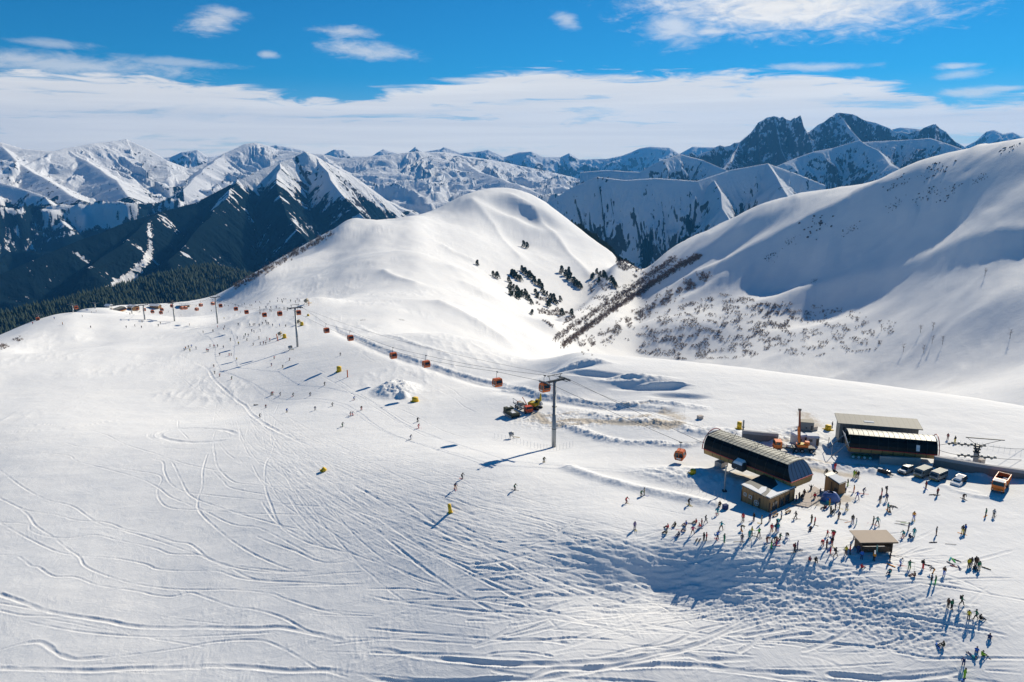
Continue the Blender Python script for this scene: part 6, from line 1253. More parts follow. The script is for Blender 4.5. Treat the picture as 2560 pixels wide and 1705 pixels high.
def person(px, py, pose, j, t, gear='', place='', face=None, s=1.0, hat='black', extra=''):
    me, P = PB[pose]; g = G(px, py); rz = rp.uniform(0, 6.283) if face is None else R(face)
    o = link('person', me); o.location = g-Vector((0, 0, .02)); o.rotation_euler = (0, 0, rz); s *= rp.uniform(.96, 1.04)*1.04; o.scale = (s,)*3
    for k, c in enumerate((JACK[j], JACK[t], JACK['black'], SKIN)): o.material_slots[k].link = 'OBJECT'; o.material_slots[k].material = c
    far = math.hypot(g.x, g.y) > 330
    if not far:
        h = P['head']; child('helmet', HEL_ME, o, JACK[hat], (h[0]-.01, h[1], h[2]+.02), (0, .25 if pose != 'bend' else 1.2, 0), .95)
    if 'p' in gear: c = P['chest']; child('backpack', PACK_ME, o, JACK[rp.choice(['black', 'blue', 'grey', 'darkred'])], (c[0]-.22, 0, c[2]-.05), (0, 0, 0))
    if 's' in gear:
        sm_ = JACK[rp.choice(['black', 'red', 'white', 'yellow', 'grey', 'blue'])]
        for k in ('L', 'R'):
            a = P['an'+k]; tt = P['to'+k]; child('ski', SKI_ME, o, sm_, (a[0]-.02, a[1], max(a[2]-.13, -.02)), (0, 0, math.atan2(tt[1]-a[1], tt[0]-a[0]) if pose != 'sit' else 0), 1.05)
            if not far or 'q' in gear: f = P['ha'+k]; child('ski_pole', POLE_ME, o, JACK['grey'], (f[0]-.25 if pose == 'ski' else f[0]+.05, f[1]+(.04 if k == 'L' else -.04), .02), (0, .28 if pose == 'ski' else -.05, 0), min(1.0, max(.4, f[2]/1.05)))
    if 'b' in gear: a = P['anL']; child('snowboard', BOARD_ME, o, JACK[rp.choice(['black', 'grey', 'blue', 'orange'])], ((P['anL'][0]+P['anR'][0])/2+.05, 0, max(a[2]-.12, 0)), (0, 0, R(90)))
    if 'w' in gear: f = P['haL']; child('snowboard', BOARD_ME, o, JACK['white'], (f[0], f[1]-.2, 1.72), (0, .1, .6), .8)
    PEOPLE.append(dict(o=o, px=px, py=py, pose=pose, j=j, t=t, gear=gear, place=place, extra=extra)); return o
A_ = 'in the sitting ski-class ring'
for q in [(1670.4,1320.8,'sit','red','grey','s'),(1667,1334,'sit','beige','black','s'),(1688,1315,'sit','olive','black','s'),(1716,1313,'sit','blue','darkred','s'),(1741,1308,'sit','red','olive','s'),(1713.7,1328.4,'sit','white','black','s'),(1697.6,1339.5,'sit','navy','navy','s'),
          (1731.5,1335,'wide','pink','brown',''),(1750,1322.5,'kneel','red','white','s'),(1754,1316.5,'stand','darkred','black',''),(1763.8,1307.6,'walk','grey','grey','')]: person(*q, place=A_, face=rp.uniform(150, 230) if q[2] == 'sit' else None, hat='teal' if q[3] == 'pink' else 'black')
B_ = 'just below the ski class ring'
for q in [(1802.9,1325,'wide','teal','brown','s'),(1793.5,1348,'wave','blue','black','s'),(1759.6,1352,'stand','black','black',''),(1766,1351.5,'stand','red','black',''),(1810,1356.5,'stand','green','green','')]: person(*q, place=B_, hat='teal' if q[3] == 'teal' else 'black')
C_ = 'below the timber building'
for q in [(1793.5,1288,'ski','teal','mint','s'),(1799.6,1263.5,'sit','brown','black',''),(1857,1303.8,'stand','red','grey','s'),(1853.8,1326,'bend','olive','grey','b'),(1884.4,1302,'stand','black','navy','s'),(1903,1309,'stand','beige','beige','s'),(1924,1303.8,'stand','navy','navy',''),(1953,1298,'stand','white','black',''),(1988.8,1297.8,'walk','black','black','s'),
          (1928.5,1331,'stand','red','darkred','s'),(1878.8,1337,'wide','yellow','olive','s'),(1873.3,1345.4,'stand','teal','teal','s'),(1897,1342,'wide','brightgreen','brown','s'),(1854.6,1355.6,'stand','grey','navy','s'),(1939.5,1327.6,'stand','black','grey',''),(1944.6,1330,'stand','teal','blue','p'),(1949.7,1348,'kneel','green','grey','s'),(1966,1344.5,'bend','black','white','s'),
          (1917.5,1356.4,'bend','brown','darkred','s'),(1927.7,1369,'wide','brown','brightgreen','b'),(1937,1356.4,'bend','black','olive','s'),(1941,1363,'stand','darkred','pink','s'),(1993,1373.4,'stand','purple','navy','s'),(1986,1380,'stand','black','black','sp'),(1943,1309,'bend','teal','black','')]: person(*q, place=C_)
D_ = 'at the station entrance'
for q in [(2026.7,1231,'wave','black','black','s'),(2036,1250.5,'stand','red','black',''),(2049.6,1240,'stand','grey','purple','s'),(2073.4,1265,'stand','orange','yellow',''),(2061.5,1273.4,'sit','black','navy','p'),(2076,1285,'stand','olive','grey',''),(2081,1286,'kneel','black','olive',''),(2087.9,1275,'stand','navy','black',''),(2098.9,1271.7,'wide','black','olive','s'),(2096.3,1298,'stand','navy','brown','p'),
          (2115.9,1276.8,'stand','lightgrey','grey','s'),(2111.6,1228.4,'sit','black','grey',''),(1997,1250,'stand','darkred','black','s'),(2009.7,1243,'stand','brown','black',''),(1990,1258,'stand','purple','black',''),(2004,1254,'stand','black','grey',''),(2068,1262,'stand','blue','teal','')]: person(*q, place=D_)
E_ = 'right of the timber hut'
for q in [(2119.3,1216.5,'wave','black','lime','s'),(2134.6,1231,'stand','orange','red','s'),(2143,1247,'wide','blue','purple','s'),(2158,1234.4,'ski','navy','grey','s'),(2135,1193,'stand','lime','lime',''),(2139.5,1194,'stand','yellow','black',''),(2144.8,1196,'stand','black','grey',''),(2067,1181,'sit','olive','black',''),(2087.5,1174,'stand','red','red',''),(2085,1181,'sit','black','black','p'),
          (2204,1239.4,'wave','black','red',''),(2216,1233.5,'stand','black','brown','p'),(2199.9,1256.4,'stand','grey','brown',''),(2216,1253,'stand','navy','grey',''),(2218.6,1276.8,'stand','teal','brown','b'),(2224.5,1277.7,'bend','grey','black','b'),(2314.6,1221.6,'stand','darkred','brown','b'),(2343.4,1238.6,'stand','darkred','black','b'),(2408.7,1247.9,'bend','black','brown','b'),
          (2464,1291,'stand','green','black','b'),(2484,1292.5,'stand','lightgrey','black','s'),(2406,1334.6,'stand','black','yellow','b'),(2412.5,1332,'stand','blue','grey',''),(2284,1299,'stand','orange','blue','s')]: person(*q, place=E_)
F_ = 'between building and shelter'
for q in [(2028.6,1306.8,'stand','olive','olive',''),(2036.6,1313,'stand','red','black','s'),(2026,1326,'sit','black','navy','p'),(2131,1307.7,'stand','black','navy','s'),(2140.6,1312,'stand','white','teal',''),(2183,1311,'stand','olive','black','s'),(2192.9,1313,'wide','mint','black','s'),(2067.9,1340.7,'wide','red','brown','',),(2085.7,1340,'bend','green','olive',''),(2082,1348,'stand','red','darkred',''),
          (2057,1363,'bend','red','darkred','s'),(2066,1370,'stand','darkred','black','s'),(2079.5,1364,'stand','black','darkred','s'),(2075.9,1385.4,'arm','red','red','s'),(2088.4,1391.6,'walk','black','brown','p'),(2024,1402.3,'sit','purple','black','p'),(2039.3,1403,'sit','black','black',''),(2114.3,1387,'stand','yellow','brown','s'),(2124,1385.4,'stand','red','black','s'),(2134,1348.8,'stand','darkred','brown','')]: person(*q, place=F_, s=.78 if q[0] in (2067.9, 2075.9, 2140.6) else 1)
H_ = 'in front of the plank shelter'
for q in [(2144.6,1384,'stand','navy','navy',''),(2153.6,1398,'stand','blue','navy',''),(2184.8,1402,'stand','orange','black','w'),(2153.6,1421,'sit','red','black','b'),(2223.8,1404,'stand','black','black',''),(2250,1413,'ski','white','blue','s'),(2224,1434,'sit','teal','navy','p'),(2272.9,1423,'arm','green','green','s')]: person(*q, place=H_)
I_ = 'right of the plank shelter'
for q in [(2271,1327.3,'stand','navy','brown','s'),(2284.5,1340.7,'stand','teal','teal',''),(2257.7,1342.5,'ski','teal','brown','s'),(2272.9,1345,'sit','navy','black',''),(2339.8,1338,'stand','grey','brown',''),(2306.8,1421.5,'stand','black','red','p'),(2332.6,1434,'bend','grey','orange',''),(2287,1442,'sit','brown','darkred','b'),(2359.5,1439,'stand','brown','blue',''),(2327.4,1463,'stand','black','teal',''),(2337.8,1462,'stand','green','brightgreen','')]: person(*q, place=I_)
J_ = 'in the tight snowboarder group'
for q in [(2421,1418.8,'stand','yellow','olive',''),(2427,1416,'stand','black','navy',''),(2438,1413,'stand','black','brown',''),(2442,1415,'stand','brown','black',''),(2435.5,1423.6,'sit','black','black',''),(2447,1425,'stand','green','beige','')]: person(*q, place=J_, face=-90)
K_ = 'on the lower slope'
for q in [(2369.9,1519,'stand','brown','black',''),(2378.2,1523,'stand','green','black',''),(2403,1512.7,'walk','green','black','p'),(2420.7,1549,'stand','yellow','black',''),(2439.3,1549,'walk','green','black',''),(2449.7,1549,'sit','black','black',''),(2473.6,1598,'sit','navy','black','b'),(2359.5,1616.4,'sit','olive','black','b'),(2441.4,1631,'sit','blue','black',''),(2430,1641,'lie','teal','navy',''),(2454.9,1641,'sit','lime','black','b'),(2408,1664,'bend','navy','navy',''),(2410.3,1696,'stand','lime','lime','b')]: person(*q, place=K_)
L_ = 'on the groomed piste'
for q in [(1586.6,1323,'stand','purple','navy','s'),(1565.4,1258,'ski','red','darkred','s'),(1602.8,1240.3,'ski','green','black','s'),(1610,1238,'stand','beige','beige','s'),(1721.7,1261.6,'ski','black','black','s'),(1138.6,1222.5,'ski','navy','orange','s'),(1286.4,1224.6,'ski','green','black','s'),(1155,1197,'ski','black','grey','s'),(1360,1155.9,'ski','olive','grey','s'),
          (1044.5,1054.6,'ski','black','black','s'),(1045.8,1071,'ski','red','red','s'),(1026.2,1098.8,'ski','navy','white','s')]: person(*q, place=L_, face=rp.uniform(-80, 20))
M_ = 'on the middle piste'
for q in [(811.3,963.7,'ski','black','olive','s'),(775.4,990,'ski','black','grey','s'),(830.4,1015.8,'ski','olive','grey','s'),(788,1025.4,'ski','navy','grey','s'),(884.8,1000.4,'ski','blue','grey','s'),(903.7,1025.4,'ski','black','red','s'),(875.8,1039.4,'ski','grey','red','s'),(881.6,1039.4,'ski','white','red','s'),(855.9,1066.9,'ski','olive','green','s'),(851,888.8,'ski','grey','black','s'),
          (678.5,987.9,'ski','black','brown','s'),(681.9,987.3,'ski','red','grey','s'),(700,989.3,'ski','navy','grey','s'),(732.5,991,'ski','olive','black','s'),(639.5,1013,'lie','olive','black','s'),(664.8,1019.8,'ski','darkred','black','s'),(717.3,1030.6,'ski','blue','navy','s'),(649.3,1043.6,'ski','grey','black','s'),
          (549.4,888.6,'ski','black','grey','s'),(573,889,'ski','darkred','red','s'),(578,889,'ski','grey','brown','s'),(591.5,900.9,'ski','yellow','grey','s'),(534.8,917.7,'ski','black','black','s'),(536.7,934.5,'ski','olive','grey','s'),(549,941.6,'ski','red','black','s'),(579,948.5,'ski','green','black','s'),(685.6,897.5,'ski','red','black','s'),(724,901.6,'ski','darkred','grey','s'),(679,914.8,'ski','purple','grey','s'),(707,919.3,'ski','grey','olive','s')]: person(*q, place=M_, face=rp.uniform(-90, 10))
FAR = [(473.6,814,'grey'),(543.9,820,'red'),(561.6,819,'grey'),(559.4,824.7,'darkred'),(508,832.8,'grey'),(532.7,830.4,'black'),(596,814,'grey'),(624.7,815,'lightgrey'),(633,814,'black'),(636.7,813.7,'grey'),(629.5,830.4,'black'),(635.2,832.3,'navy'),(613.7,840.5,'green'),(620.9,841.4,'grey'),(610,846.2,'black'),(617.3,852,'olive'),(576.2,852.4,'grey'),(593.6,847.7,'white'),(596.5,862,'yellow'),
 (525.2,867.7,'black'),(535.3,868.7,'red'),(544.2,867.3,'olive'),(558.7,870,'brown'),(464.5,874,'orange'),(471.7,871,'olive'),(478.8,868.7,'blue'),(490.3,873.5,'grey'),(460.7,876.3,'sky'),(475,879.2,'yellow'),(517.4,879.2,'red'),(520.9,879.2,'darkred'),(560.4,798,'yellow'),(648.3,816,'grey'),(656.4,811.3,'grey'),(664.6,806.5,'black'),(667,811.3,'brown'),(671.3,812.3,'black'),(681.8,816,'navy'),(699,816,'blue'),(714.3,817.5,'black'),
 (650.7,829,'olive'),(647.5,848,'brown'),(667.4,850.5,'grey'),(674.6,853,'red'),(651,862,'navy'),(659,860.5,'darkred'),(664.6,860.5,'black'),(633,863,'grey'),(733.4,796.5,'grey')]
for i, (x, y, c) in enumerate(FAR): person(x, y, rp.choice(['ski', 'stand', 'stand', 'wide']), c, rp.choice(['black', 'grey', 'black', 'navy']), 's' if y > 840 else '', 'in the distant crowd', face=rp.uniform(-90, 30), s=1.06)
TINY = [(694.7,748.6),(704.5,752),(710,750.6),(715,750),(726.7,754.9),(705.9,758),(693.7,755),(675,756.8),(648.5,756.8),(639.2,757),(652.3,759.7),(672.2,762.5),(668.4,763.5),(611.3,761.6),(625.3,766),(629.7,766),(649.7,771.6),(665.3,772),(677.3,772),(690.9,770.7),(710.5,774),(718.6,776.9),(674.9,778.8),(678,780.2),(650.2,779.3),(650.2,786),(742.5,751),(745,751),(748.7,754.4),(739,757),(600.8,782.6),(528.6,778.8),(571,766),(562,765),(605,764),(596,767),(588,764)]
for i, (x, y) in enumerate(TINY): person(x, y, 'stand', rp.choice(['black', 'grey', 'navy', 'brown', 'olive', 'green', 'purple']), 'black', '', 'tiny on the uppermost field', s=1.1)
LEFT = [(206,793,'black'),(229.4,782.4,'brown'),(240.7,780,'brown'),(227,820.4,'grey'),(315.8,820.4,'black'),(337.5,817,'navy'),(354,820.4,'brown'),(396,816.3,'olive'),(401.3,810.7,'black'),(355.6,806.6,'grey'),(135.8,797.8,'blue'),(156.8,812.3,'orange'),(453,790,'grey'),(421,781,'grey'),(82,811,'red'),(325,787,'black'),(350,781,'navy')]
for (x, y, c) in LEFT: person(x, y, 'stand', c, 'black', '', 'tiny below far station', s=1.1)
for q in [(2080,1069.7,'stand','grey','black',''),(2369,1099,'stand','darkred','brown',''),(2387,1107,'stand','black','yellow','b')]: person(*q, place='on the crest behind the grey hall')
# words that single each person out
ORD = ['first', 'second', 'third', 'fourth', 'fifth', 'sixth', 'seventh', 'eighth', 'ninth', 'tenth']+['%dth' % k for k in range(11, 60)]
def look(p): 
    far_ = p['place'].startswith('tiny'); return ('%s figure' % NM(p['j'])) if far_ else ('person in %s%s, %s' % (NM(p['j']), '' if p['j'] == p['t'] else ' and '+NM(p['t']), LOOK[p['pose']]))
bucket = {}
for p in PEOPLE: bucket.setdefault((look(p), p['place']), []).append(p)
for (lk, pl), L in bucket.items():
    L.sort(key=lambda p: p['px'])
    for k, p in enumerate(L):
        tag(p['o'], (lk+' '+pl) if len(L) == 1 else '%s %s, %s of %d' % (lk, pl, ORD[k]+' from left', len(L)), 'person', 'skiers and snowboarders on the snow')
# gear lying about
def lying(kind, px, py, rz, col, label, sc=1.0):
    me = SKI_ME if kind == 'ski' else BOARD_ME; o = link(kind, me.copy() if False else me); g = G(px, py); o.location = g+Vector((0, 0, .05)); o.rotation_euler = (0, 0, R(rz)); o.scale = (sc,)*3; o.material_slots[0].link = 'OBJECT'; o.material_slots[0].material = JACK[col]; tag(o, label, kind, 'skis and boards lying on the snow')
for q in [('snowboard',1742,1350,60,'black','left black board of two below the ski class'),('snowboard',1749,1351,60,'black','right black board of two below the ski class'),('snowboard',2332.7,1356.5,4,'black','black board lying level right of the shelter'),('ski',2374,1361,-12,'black','dark ski lying right of the level black board',1.2),('snowboard',2375.5,1398,50,'teal','upper teal board in the ring of boards'),('snowboard',2377,1409,-62,'grey','grey board in the ring of boards'),('snowboard',2384.4,1402,80,'brightgreen','bright green board in the ring of boards'),
          ('snowboard',2391.5,1401,-55,'black','black board in the ring of boards'),('snowboard',2387,1417,-45,'darkred','dark red board in the ring of boards'),('snowboard',2398.5,1420,80,'navy','navy board in the ring of boards'),('snowboard',2465.4,1421,-50,'olive','olive board right of the tight snowboarder group'),('snowboard',2228,1414,-55,'orange','orange board before the right corner of the shelter'),('ski',2250,1304,-14,'olive','upper olive ski in the ski pile behind the shelter',1.2),('ski',2262,1308,-18,'lime','lime ski in the ski pile behind the shelter',1.2),
          ('ski',2247,1310,-16,'black','lower black ski in the ski pile behind the shelter',1.2),('ski',2256,1312,-30,'black','slanting black ski in the ski pile behind the shelter',1.1),('snowboard',2230,1265,-25,'olive','olive board beside the people in mid open snow'),('snowboard',2236,1267,-60,'grey','grey board upright-looking beside the bending person'),('snowboard',2331,1237,5,'black','black board by the dark red person near the vans'),('ski',2107,1300,-20,'brown','brown ski dropped near the navy person',1.0),('ski',2118,1306,20,'orange','orange ski dropped near the black-clad skier',1.0),
          ('ski',1845,1355,-4,'olive','olive ski beside the grey and navy person',1.3),('snowboard',2318,1413,-30,'black','black board next to the black and red person'),('ski',2238,1390,-20,'black','black ski at the right front post of the shelter',1.1)]: lying(*q)
g = G(1813, 1272); m = MB(); m.box((0, 0, .45), (1.0, .8, .9), rz=.4); m.box((0, 0, .93), (1.05, .85, .08), rz=.4); o = m.build('crate', JACK['navy']); o.location = g; tag(o, 'navy blue crate beside the sitting brown-clad person by the snow bank', 'crate')

# ------------------------------------------------------------------ trees, scrub, forest, rocks
def crown_mesh(seed, H, W_, n=420):
    r = random.Random(seed); m = MB()
    for k in range(n):
        t = r.random()**.8; z = H*(.12+.88*t); rad = W_*(1-t)**.75*(.55+.45*abs(math.sin(t*17+seed)))+.12; a = r.uniform(0, 6.283); q = rad*math.sqrt(r.uniform(.25, 1)); lean = .15*math.sin(seed+t*3)
        c = Vector((q*math.cos(a)+lean, q*math.sin(a), z-.25*q)); s = H*.05*r.uniform(.7, 1.5)
        d1 = Vector((math.cos(a), math.sin(a), -.35))*s*1.5; d2 = Vector((-math.sin(a), math.cos(a), r.uniform(-.4, .4)))*s
        o = len(m.v); m.v += [tuple(c-d2*.8-d1*.3), tuple(c+d1), tuple(c+d2*.8-d1*.3), tuple(c+Vector((0, 0, s*.8)))]; m.f += [(o, o+1, o+3), (o+1, o+2, o+3), (o+2, o, o+3), (o, o+2, o+1)]; m.m += [0]*4
    return part_mesh_from(m, PINE)
def part_mesh_from(m, mt): o = m.build('x', mt); me = o.data; bpy.data.objects.remove(o); return me
CROWNS = [crown_mesh(s_, 1.0, .24+.05*(s_ % 3)) for s_ in range(5)]
TRUNK = part_mesh_from(MB().tube([(0, 0, -.05), (0, 0, .3), (.01, 0, .8)], [.03, .022, .008], 5), BARK)
rt = random.Random(4)
def pine(g, h, label, group):
    t = empty('pine_tree', g-Vector((0, 0, .2)), rt.uniform(0, 6.28), label, 'pine tree', group); k = rt.randrange(5)
    for nm, me in (('crown', CROWNS[k]), ('trunk', TRUNK)): c = link(nm, me, t); c.scale = (h*.95, h*.95, h)
ZT = lambda x, y: (1150+x/4.282, 560+y/4.282)
GR = {'lone dark pine high on the snowy hill': [(675,248),(712,262),(190,445),(765,972),(1095,982)],
 'pine in the upper-left clump above the gully': [(360,562),(400,588),(525,625),(545,545),(575,565),(600,585),(620,600),(650,615),(560,552),(590,572)],
 'pine in the long slanting row above the gully': [(660,505),(675,520),(690,535),(712,550),(735,570),(755,590),(748,560),(795,622),(812,645),(840,662),(858,672),(880,685),(785,600)],
 'pine in the densest clump above the gully': [(540,695),(570,705),(600,722),(630,745),(660,755),(700,755),(590,785),(625,815),(560,775),(535,765),(680,785),(715,805),(740,825),(762,862),(610,760),(645,790)],
 'pine scattered below the dense clump': [(815,762),(832,795),(965,805),(990,825),(1010,845),(1030,862),(960,875),(1072,822),(880,735),(902,765),(935,775),(940,892),(1195,985)],
 'pine on the small spur right of the hollow': [(1085,530),(1130,562),(1165,525),(1150,595),(1177,605),(1205,625),(1225,645),(1245,665),(1262,675),(1280,685),(1292,695),(1160,540)],
 'pine in the right-hand clump near the gully': [(1415,595),(1470,535),(1500,562),(1530,575),(1572,605),(1480,625),(1625,625),(1650,662),(1670,685),(1420,575),(1550,580),(1640,640)]}
for lb, L in GR.items():
    L = sorted(L)
    for k, (x, y) in enumerate(L): g = G(*ZT(x, y)); d = math.hypot(g.x, g.y); pine(g, d*rt.uniform(.007, .0115), '%s, %s of %d from left' % (lb, ORD[k], len(L)), 'pines on the hill above the gully')
n = 64
for k in range(n):      # trees showing along the far edge of the hill
    t = k/(n-1); x = 1440+t*168; a, e = px_ang(x, 0); js = np.argmin(np.abs(_az-a)); col = ZZ[:, js]; rs = _r; el = (col-CAMZ)/rs; sel = (rs > 900) & (rs < 2100); i = np.where(sel)[0][np.argmax(el[sel])]; r_ = rs[i]*(1.0+rt.uniform(.004, .03))
    p = Vector((r_*math.sin(a), r_*math.cos(a), 0)); p.z = float(gh(p.x, p.y)); pine(p, rt.uniform(9, 17)*(.5+.6*math.sin(math.pi*min(1, t*1.2))), 'dark pine peeking over the far edge of the hill, %s of %d from left' % (ORD[k] if k < 59 else '%dth' % (k+1), n), 'pines along the far edge of the hill')
def twig_template(seed):
    r = random.Random(seed); V = []; Fs = []
    for k in range(9):
        a = r.uniform(0, 6.28); b = Vector((r.uniform(-.3, .3), r.uniform(-.3, .3), 0)); tip_ = b+Vector((math.cos(a)*r.uniform(.2, .7), math.sin(a)*r.uniform(.2, .7), r.uniform(.7, 1.3))); w = Vector((-math.sin(a), math.cos(a), 0))*.07
        o = len(V); mid = b.lerp(tip_, .5)+Vector((0, 0, .12)); w = w*.55; V += [b-w*.6, b+w*.6, mid+w*1.4, tip_, mid-w*1.4, mid+Vector((math.cos(a), math.sin(a), 0))*.06]; Fs += [(o, o+1, o+2, o+3), (o, o+3, o+4), (o+1, o+5, o+3)]
    return V, Fs
TW_T = [twig_template(s_) for s_ in range(6)]
def scatter(name, spots, label, templates, mt, sz):
    V = []; Fs = []
    for (p, h) in spots:
        tv, tf = templates[rt.randrange(len(templates))]; a = rt.uniform(0, 6.28); c, s = math.cos(a)*h, math.sin(a)*h; o = len(V)
        V += [(p[0]+v[0]*c-v[1]*s, p[1]+v[0]*s+v[1]*c, p[2]+v[2]*h) for v in tv]; Fs += [tuple(o+i for i in f) for f in tf]
    me = bpy.data.meshes.new(name); me.from_pydata(V, [], Fs); me.materials.append(mt); o = link(name, me); tag(o, kind='stuff'); return o
def in_poly(x, y, P_):
    c = False; j = len(P_)-1
    for i in range(len(P_)):
        if (P_[i][1] > y) != (P_[j][1] > y) and x < (P_[j][0]-P_[i][0])*(y-P_[i][1])/(P_[j][1]-P_[i][1])+P_[i][0]: c = not c
        j = i
    return c
spots = []
def fill(poly, n, lo, hi, dens=0.0, sc=.06):
    xs = [p[0] for p in poly]; ys = [p[1] for p in poly]; k = 0; tries = 0
    while k < n and tries < n*12:
        tries += 1; x, y = rt.uniform(min(xs), max(xs)), rt.uniform(min(ys), max(ys))
        if not in_poly(x, y, poly) or float(fbm(np.array([x*sc*.5]), np.array([y*sc]), 3, 9)[0]) < dens: continue
        g = G(x, y); spots.append(((g.x, g.y, g.z-.1), rt.uniform(lo, hi)*.55*math.hypot(g.x, g.y)/900)); k += 1
def band(pts, w, n, lo, hi, dens=-9):
    L = [math.dist(a, b) for a, b in zip(pts[:-1], pts[1:])]; T_ = sum(L)
    for _ in range(n):
        t = rt.uniform(0, T_); k = 0
        while t > L[k]: t -= L[k]; k += 1
        a, b = pts[k], pts[k+1]; f = t/L[k]; x, y = a[0]+(b[0]-a[0])*f+rt.gauss(0, w*.3), a[1]+(b[1]-a[1])*f+rt.gauss(0, w*.5)
        if float(fbm(np.array([x*.04]), np.array([y*.05]), 2, 19)[0]) < dens: continue
        g = G(x, y); spots.append(((g.x, g.y, g.z-.1), rt.uniform(lo, hi)*.6*math.hypot(g.x, g.y)/900))
band([(1385, 848), (1470, 792), (1560, 735), (1640, 678), (1690, 645)], 10, 900, 2.2, 4.4)
band([(1405, 866), (1510, 788), (1600, 730), (1700, 664), (1750, 642)], 9, 1500, 2.4, 5)
band([(1450, 870), (1514, 842), (1600, 790), (1700, 726), (1770, 690)], 18, 1200, 2.2, 4.6, -.12)
band([(1440, 800), (1560, 728), (1660, 670)], 24, 500, 1.6, 3.4, .05)
fill([(1560,850),(1680,770),(1800,735),(1900,750),(1990,780),(1970,850),(1880,895),(1700,900),(1600,885)], 2200, 1.8, 4.0, .02)
fill([(1900,750),(2100,770),(2240,805),(2230,870),(2000,895),(1900,860)], 800, 1.6, 3.8, .12)
fill([(1335,740),(1400,752),(1440,795),(1385,825),(1350,795)], 520, 1.8, 3.8, .0); fill([(1470,705),(1500,700),(1545,725),(1515,755),(1480,745)], 200, 1.8, 3.6, -.1); fill([(1530,640),(1570,645),(1605,676),(1590,695),(1545,668)], 330, 1.8, 4.2, -.1); fill([(0,862),(60,838),(60,850),(0,878)], 60, 2, 4)
band([(585, 716), (650, 684), (740, 632), (830, 585)], 9, 260, 3, 6)
scatter('scrub', spots, '', TW_T, TWIG, 1)
for k, (x, y, lb) in enumerate([(2462,690,'upper'),(2524.6,847,'rightmost lone'),(2331.8,826,'upper middle'),(2356,862,'lowest right-hand'),(2258,880,'lowest left-hand'),(2309,882,'low middle'),(2329.7,860,'central small'),(2203,828,'leftmost'),(2301,832,'small pale')]):
    g = G(x, y); m = MB(); r = random.Random(k); h = 7
    m.tube([(0, 0, -.3), (.1, 0, h*.5), (.2, .1, h)], [.16, .12, .04], 5); root = empty('bare_tree', g, r.uniform(0, 6), '%s bare leafless tree standing alone on the right-hand slope' % lb, 'bare tree', 'lone bare trees on the right slope'); m.build('trunk', BARK, root); m = MB()
    for i in range(26):
        a = r.uniform(0, 6.28); z = r.uniform(h*.35, h*.95); L = r.uniform(.8, 2.4); b = Vector((.12, .05, z)); m.tube([b, b+Vector((math.cos(a)*L, math.sin(a)*L, L*.7))], [.07, .03], 3)
    m.build('branches', TWIG, root)
# wooded shoulder beyond the ski field
fo = bpy.data.objects['forest_hill'].data; nv = len(fo.vertices); arr = np.empty(nv*3, np.float32); fo.vertices.foreach_get('co', arr); arr = arr.reshape(-1, 3); rg = np.random.RandomState(3)
d = np.hypot(arr[:, 0], arr[:, 1]); az_ = np.arctan2(arr[:, 0], arr[:, 1]); okk = (d < 3300) & (az_ > R(-36)) & (az_ < R(-13)); ids = np.where(okk)[0]; ids = ids[rg.randint(0, len(ids), 26000)]
cone_v = np.array([(0, 0, 1), (.2, 0, .25), (.06, .19, .25), (-.16, .12, .25), (-.16, -.12, .25), (.06, -.19, .25), (.13, 0, 0), (-.1, .1, 0), (-.1, -.1, 0)], np.float32); cone_f = np.array([(0, 1, 2), (0, 2, 3), (0, 3, 4), (0, 4, 5), (0, 5, 1), (1, 5, 6), (2, 1, 7), (4, 3, 8)], np.int32)
P_ = arr[ids]+np.stack([rg.uniform(-6, 6, len(ids)), rg.uniform(-6, 6, len(ids)), rg.uniform(-2.5, -.5, len(ids))], 1); Hh = rg.uniform(11, 24, len(ids)).astype(np.float32); aa = rg.uniform(0, 6.28, len(ids)); c_, s_ = np.cos(aa)*Hh, np.sin(aa)*Hh
V = np.empty((len(ids), 9, 3), np.float32); V[:, :, 0] = P_[:, None, 0]+cone_v[None, :, 0]*c_[:, None]-cone_v[None, :, 1]*s_[:, None]; V[:, :, 1] = P_[:, None, 1]+cone_v[None, :, 0]*s_[:, None]+cone_v[None, :, 1]*c_[:, None]; V[:, :, 2] = P_[:, None, 2]+cone_v[None, :, 2]*Hh[:, None]
Fc = (cone_f[None]+np.arange(len(ids), dtype=np.int32)[:, None, None]*9).reshape(-1, 3); me = bpy.data.meshes.new('forest'); me.vertices.add(V.size//3); me.vertices.foreach_set('co', V.ravel()); me.loops.add(Fc.size); me.loops.foreach_set('vertex_index', Fc.ravel()); me.polygons.add(len(Fc)); me.polygons.foreach_set('loop_start', np.arange(0, Fc.size, 3, dtype=np.int32)); me.update(calc_edges=True); me.materials.append(PINE); tag(link('forest', me), kind='stuff')
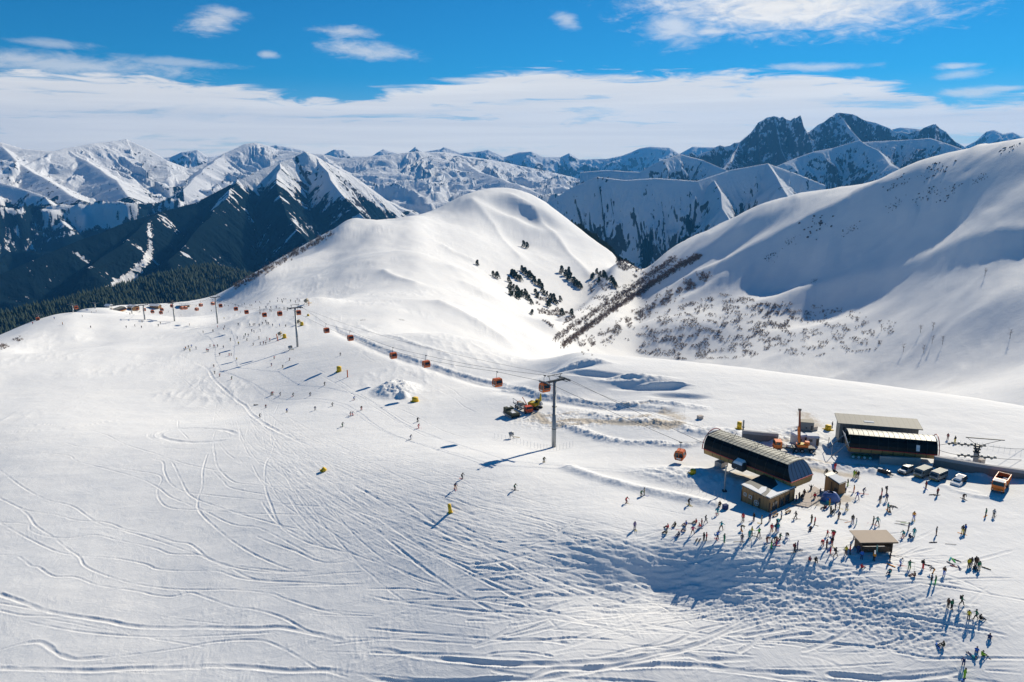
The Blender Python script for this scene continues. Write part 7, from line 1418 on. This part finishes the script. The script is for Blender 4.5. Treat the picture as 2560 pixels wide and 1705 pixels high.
# rock outcrops breaking through the snow
ROCKM = pm('grey_rock', (.13, .12, .12), .9, var=.45, scale=.4)
for k, (x, y, w, lb) in enumerate([(2332,429,22,'dark rock rib just below the skyline of the right-hand slope'),(2240,460,16,'rock patch left of the skyline rib'),(2450,447,10,'small rock patch high near the right edge'),(2319,487,20,'rock patch in the middle of the shaded bowl'),(2378,478,16,'rock patch right of the middle one in the shaded bowl'),(2040,568,24,'rock rib on the bright spur crest'),(2126,575,14,'small rock rib right of the spur crest'),(1977,600,10,'small rocks left on the spur crest'),(1928,640,14,'rock patch at the left end of the shaded hollow'),(2238,510,12,'faint rocks low in the shaded bowl'),(2520,370,16,'rocks close under the skyline at the right edge'),(2035,702,8,'single rocks in the deep shaded hollow'),(1006,800,7,'small dark rocks beside the bend of the machine track'),(908,800,7,'brown rocks above the start of the machine track')]):
    g = G(x, y); r = random.Random(k*7+1); d = math.hypot(g.x, g.y); Wm = w*d/1900*1.5; m = MB()
    for i in range(34):
        cx, cy = r.gauss(0, Wm*.45), r.gauss(0, Wm*.5); s = Wm*r.uniform(.02, .09); zz = float(gh(g.x+cx, g.y+cy))-g.z; o = len(m.v); pts = []
        for z, q in ((-.5, 1.0), (.5, .8), (1.0, .25)): m.v += [(cx+q*s*r.uniform(.6, 1.3)*math.cos(a*1.2566), cy+q*s*r.uniform(.6, 1.3)*math.sin(a*1.2566), zz+z*s*r.uniform(.6, 1.1)) for a in range(5)]
        for l in range(2):
            for a in range(5): m.f.append((o+l*5+a, o+l*5+(a+1) % 5, o+l*5+5+(a+1) % 5, o+l*5+5+a)); m.m.append(0)
        m.f.append(tuple(o+10+a for a in range(5))); m.m.append(0)
    q_ = m.build('rock_outcrop', ROCKM); q_.location = g; tag(q_, kind='stuff')
# ------------------------------------------------------------------ the air over the valleys
def build_haze():
    bm = bmesh.new(); bmesh.ops.create_cube(bm, size=1)
    x0, x1, y0, y1, z0, z1 = -16000, 16000, -200, 15000, -1300, 900
    for v in bm.verts: v.co = ((x0+x1)/2+v.co.x*(x1-x0), (y0+y1)/2+v.co.y*(y1-y0), (z0+z1)/2+v.co.z*(z1-z0))
    me = bpy.data.meshes.new('haze'); bm.to_mesh(me); bm.free()
    m = bpy.data.materials.new('haze_air'); m.use_nodes = True; T = NT(m.node_tree); T.n.clear()
    out = T.new('ShaderNodeOutputMaterial'); v = T.new('ShaderNodeVolumePrincipled')
    v.inputs['Color'].default_value = (*HAZE_COL, 1); v.inputs['Density'].default_value = HAZE_DENS; v.inputs['Anisotropy'].default_value = .2
    T.l.new(v.outputs[0], out.inputs['Volume']); me.materials.append(m)
    o = link('haze', me); tag(o, kind='stuff')
HAZE_COL = (0.08, 0.42, 1.0); HAZE_DENS = 3.8e-5
build_haze()
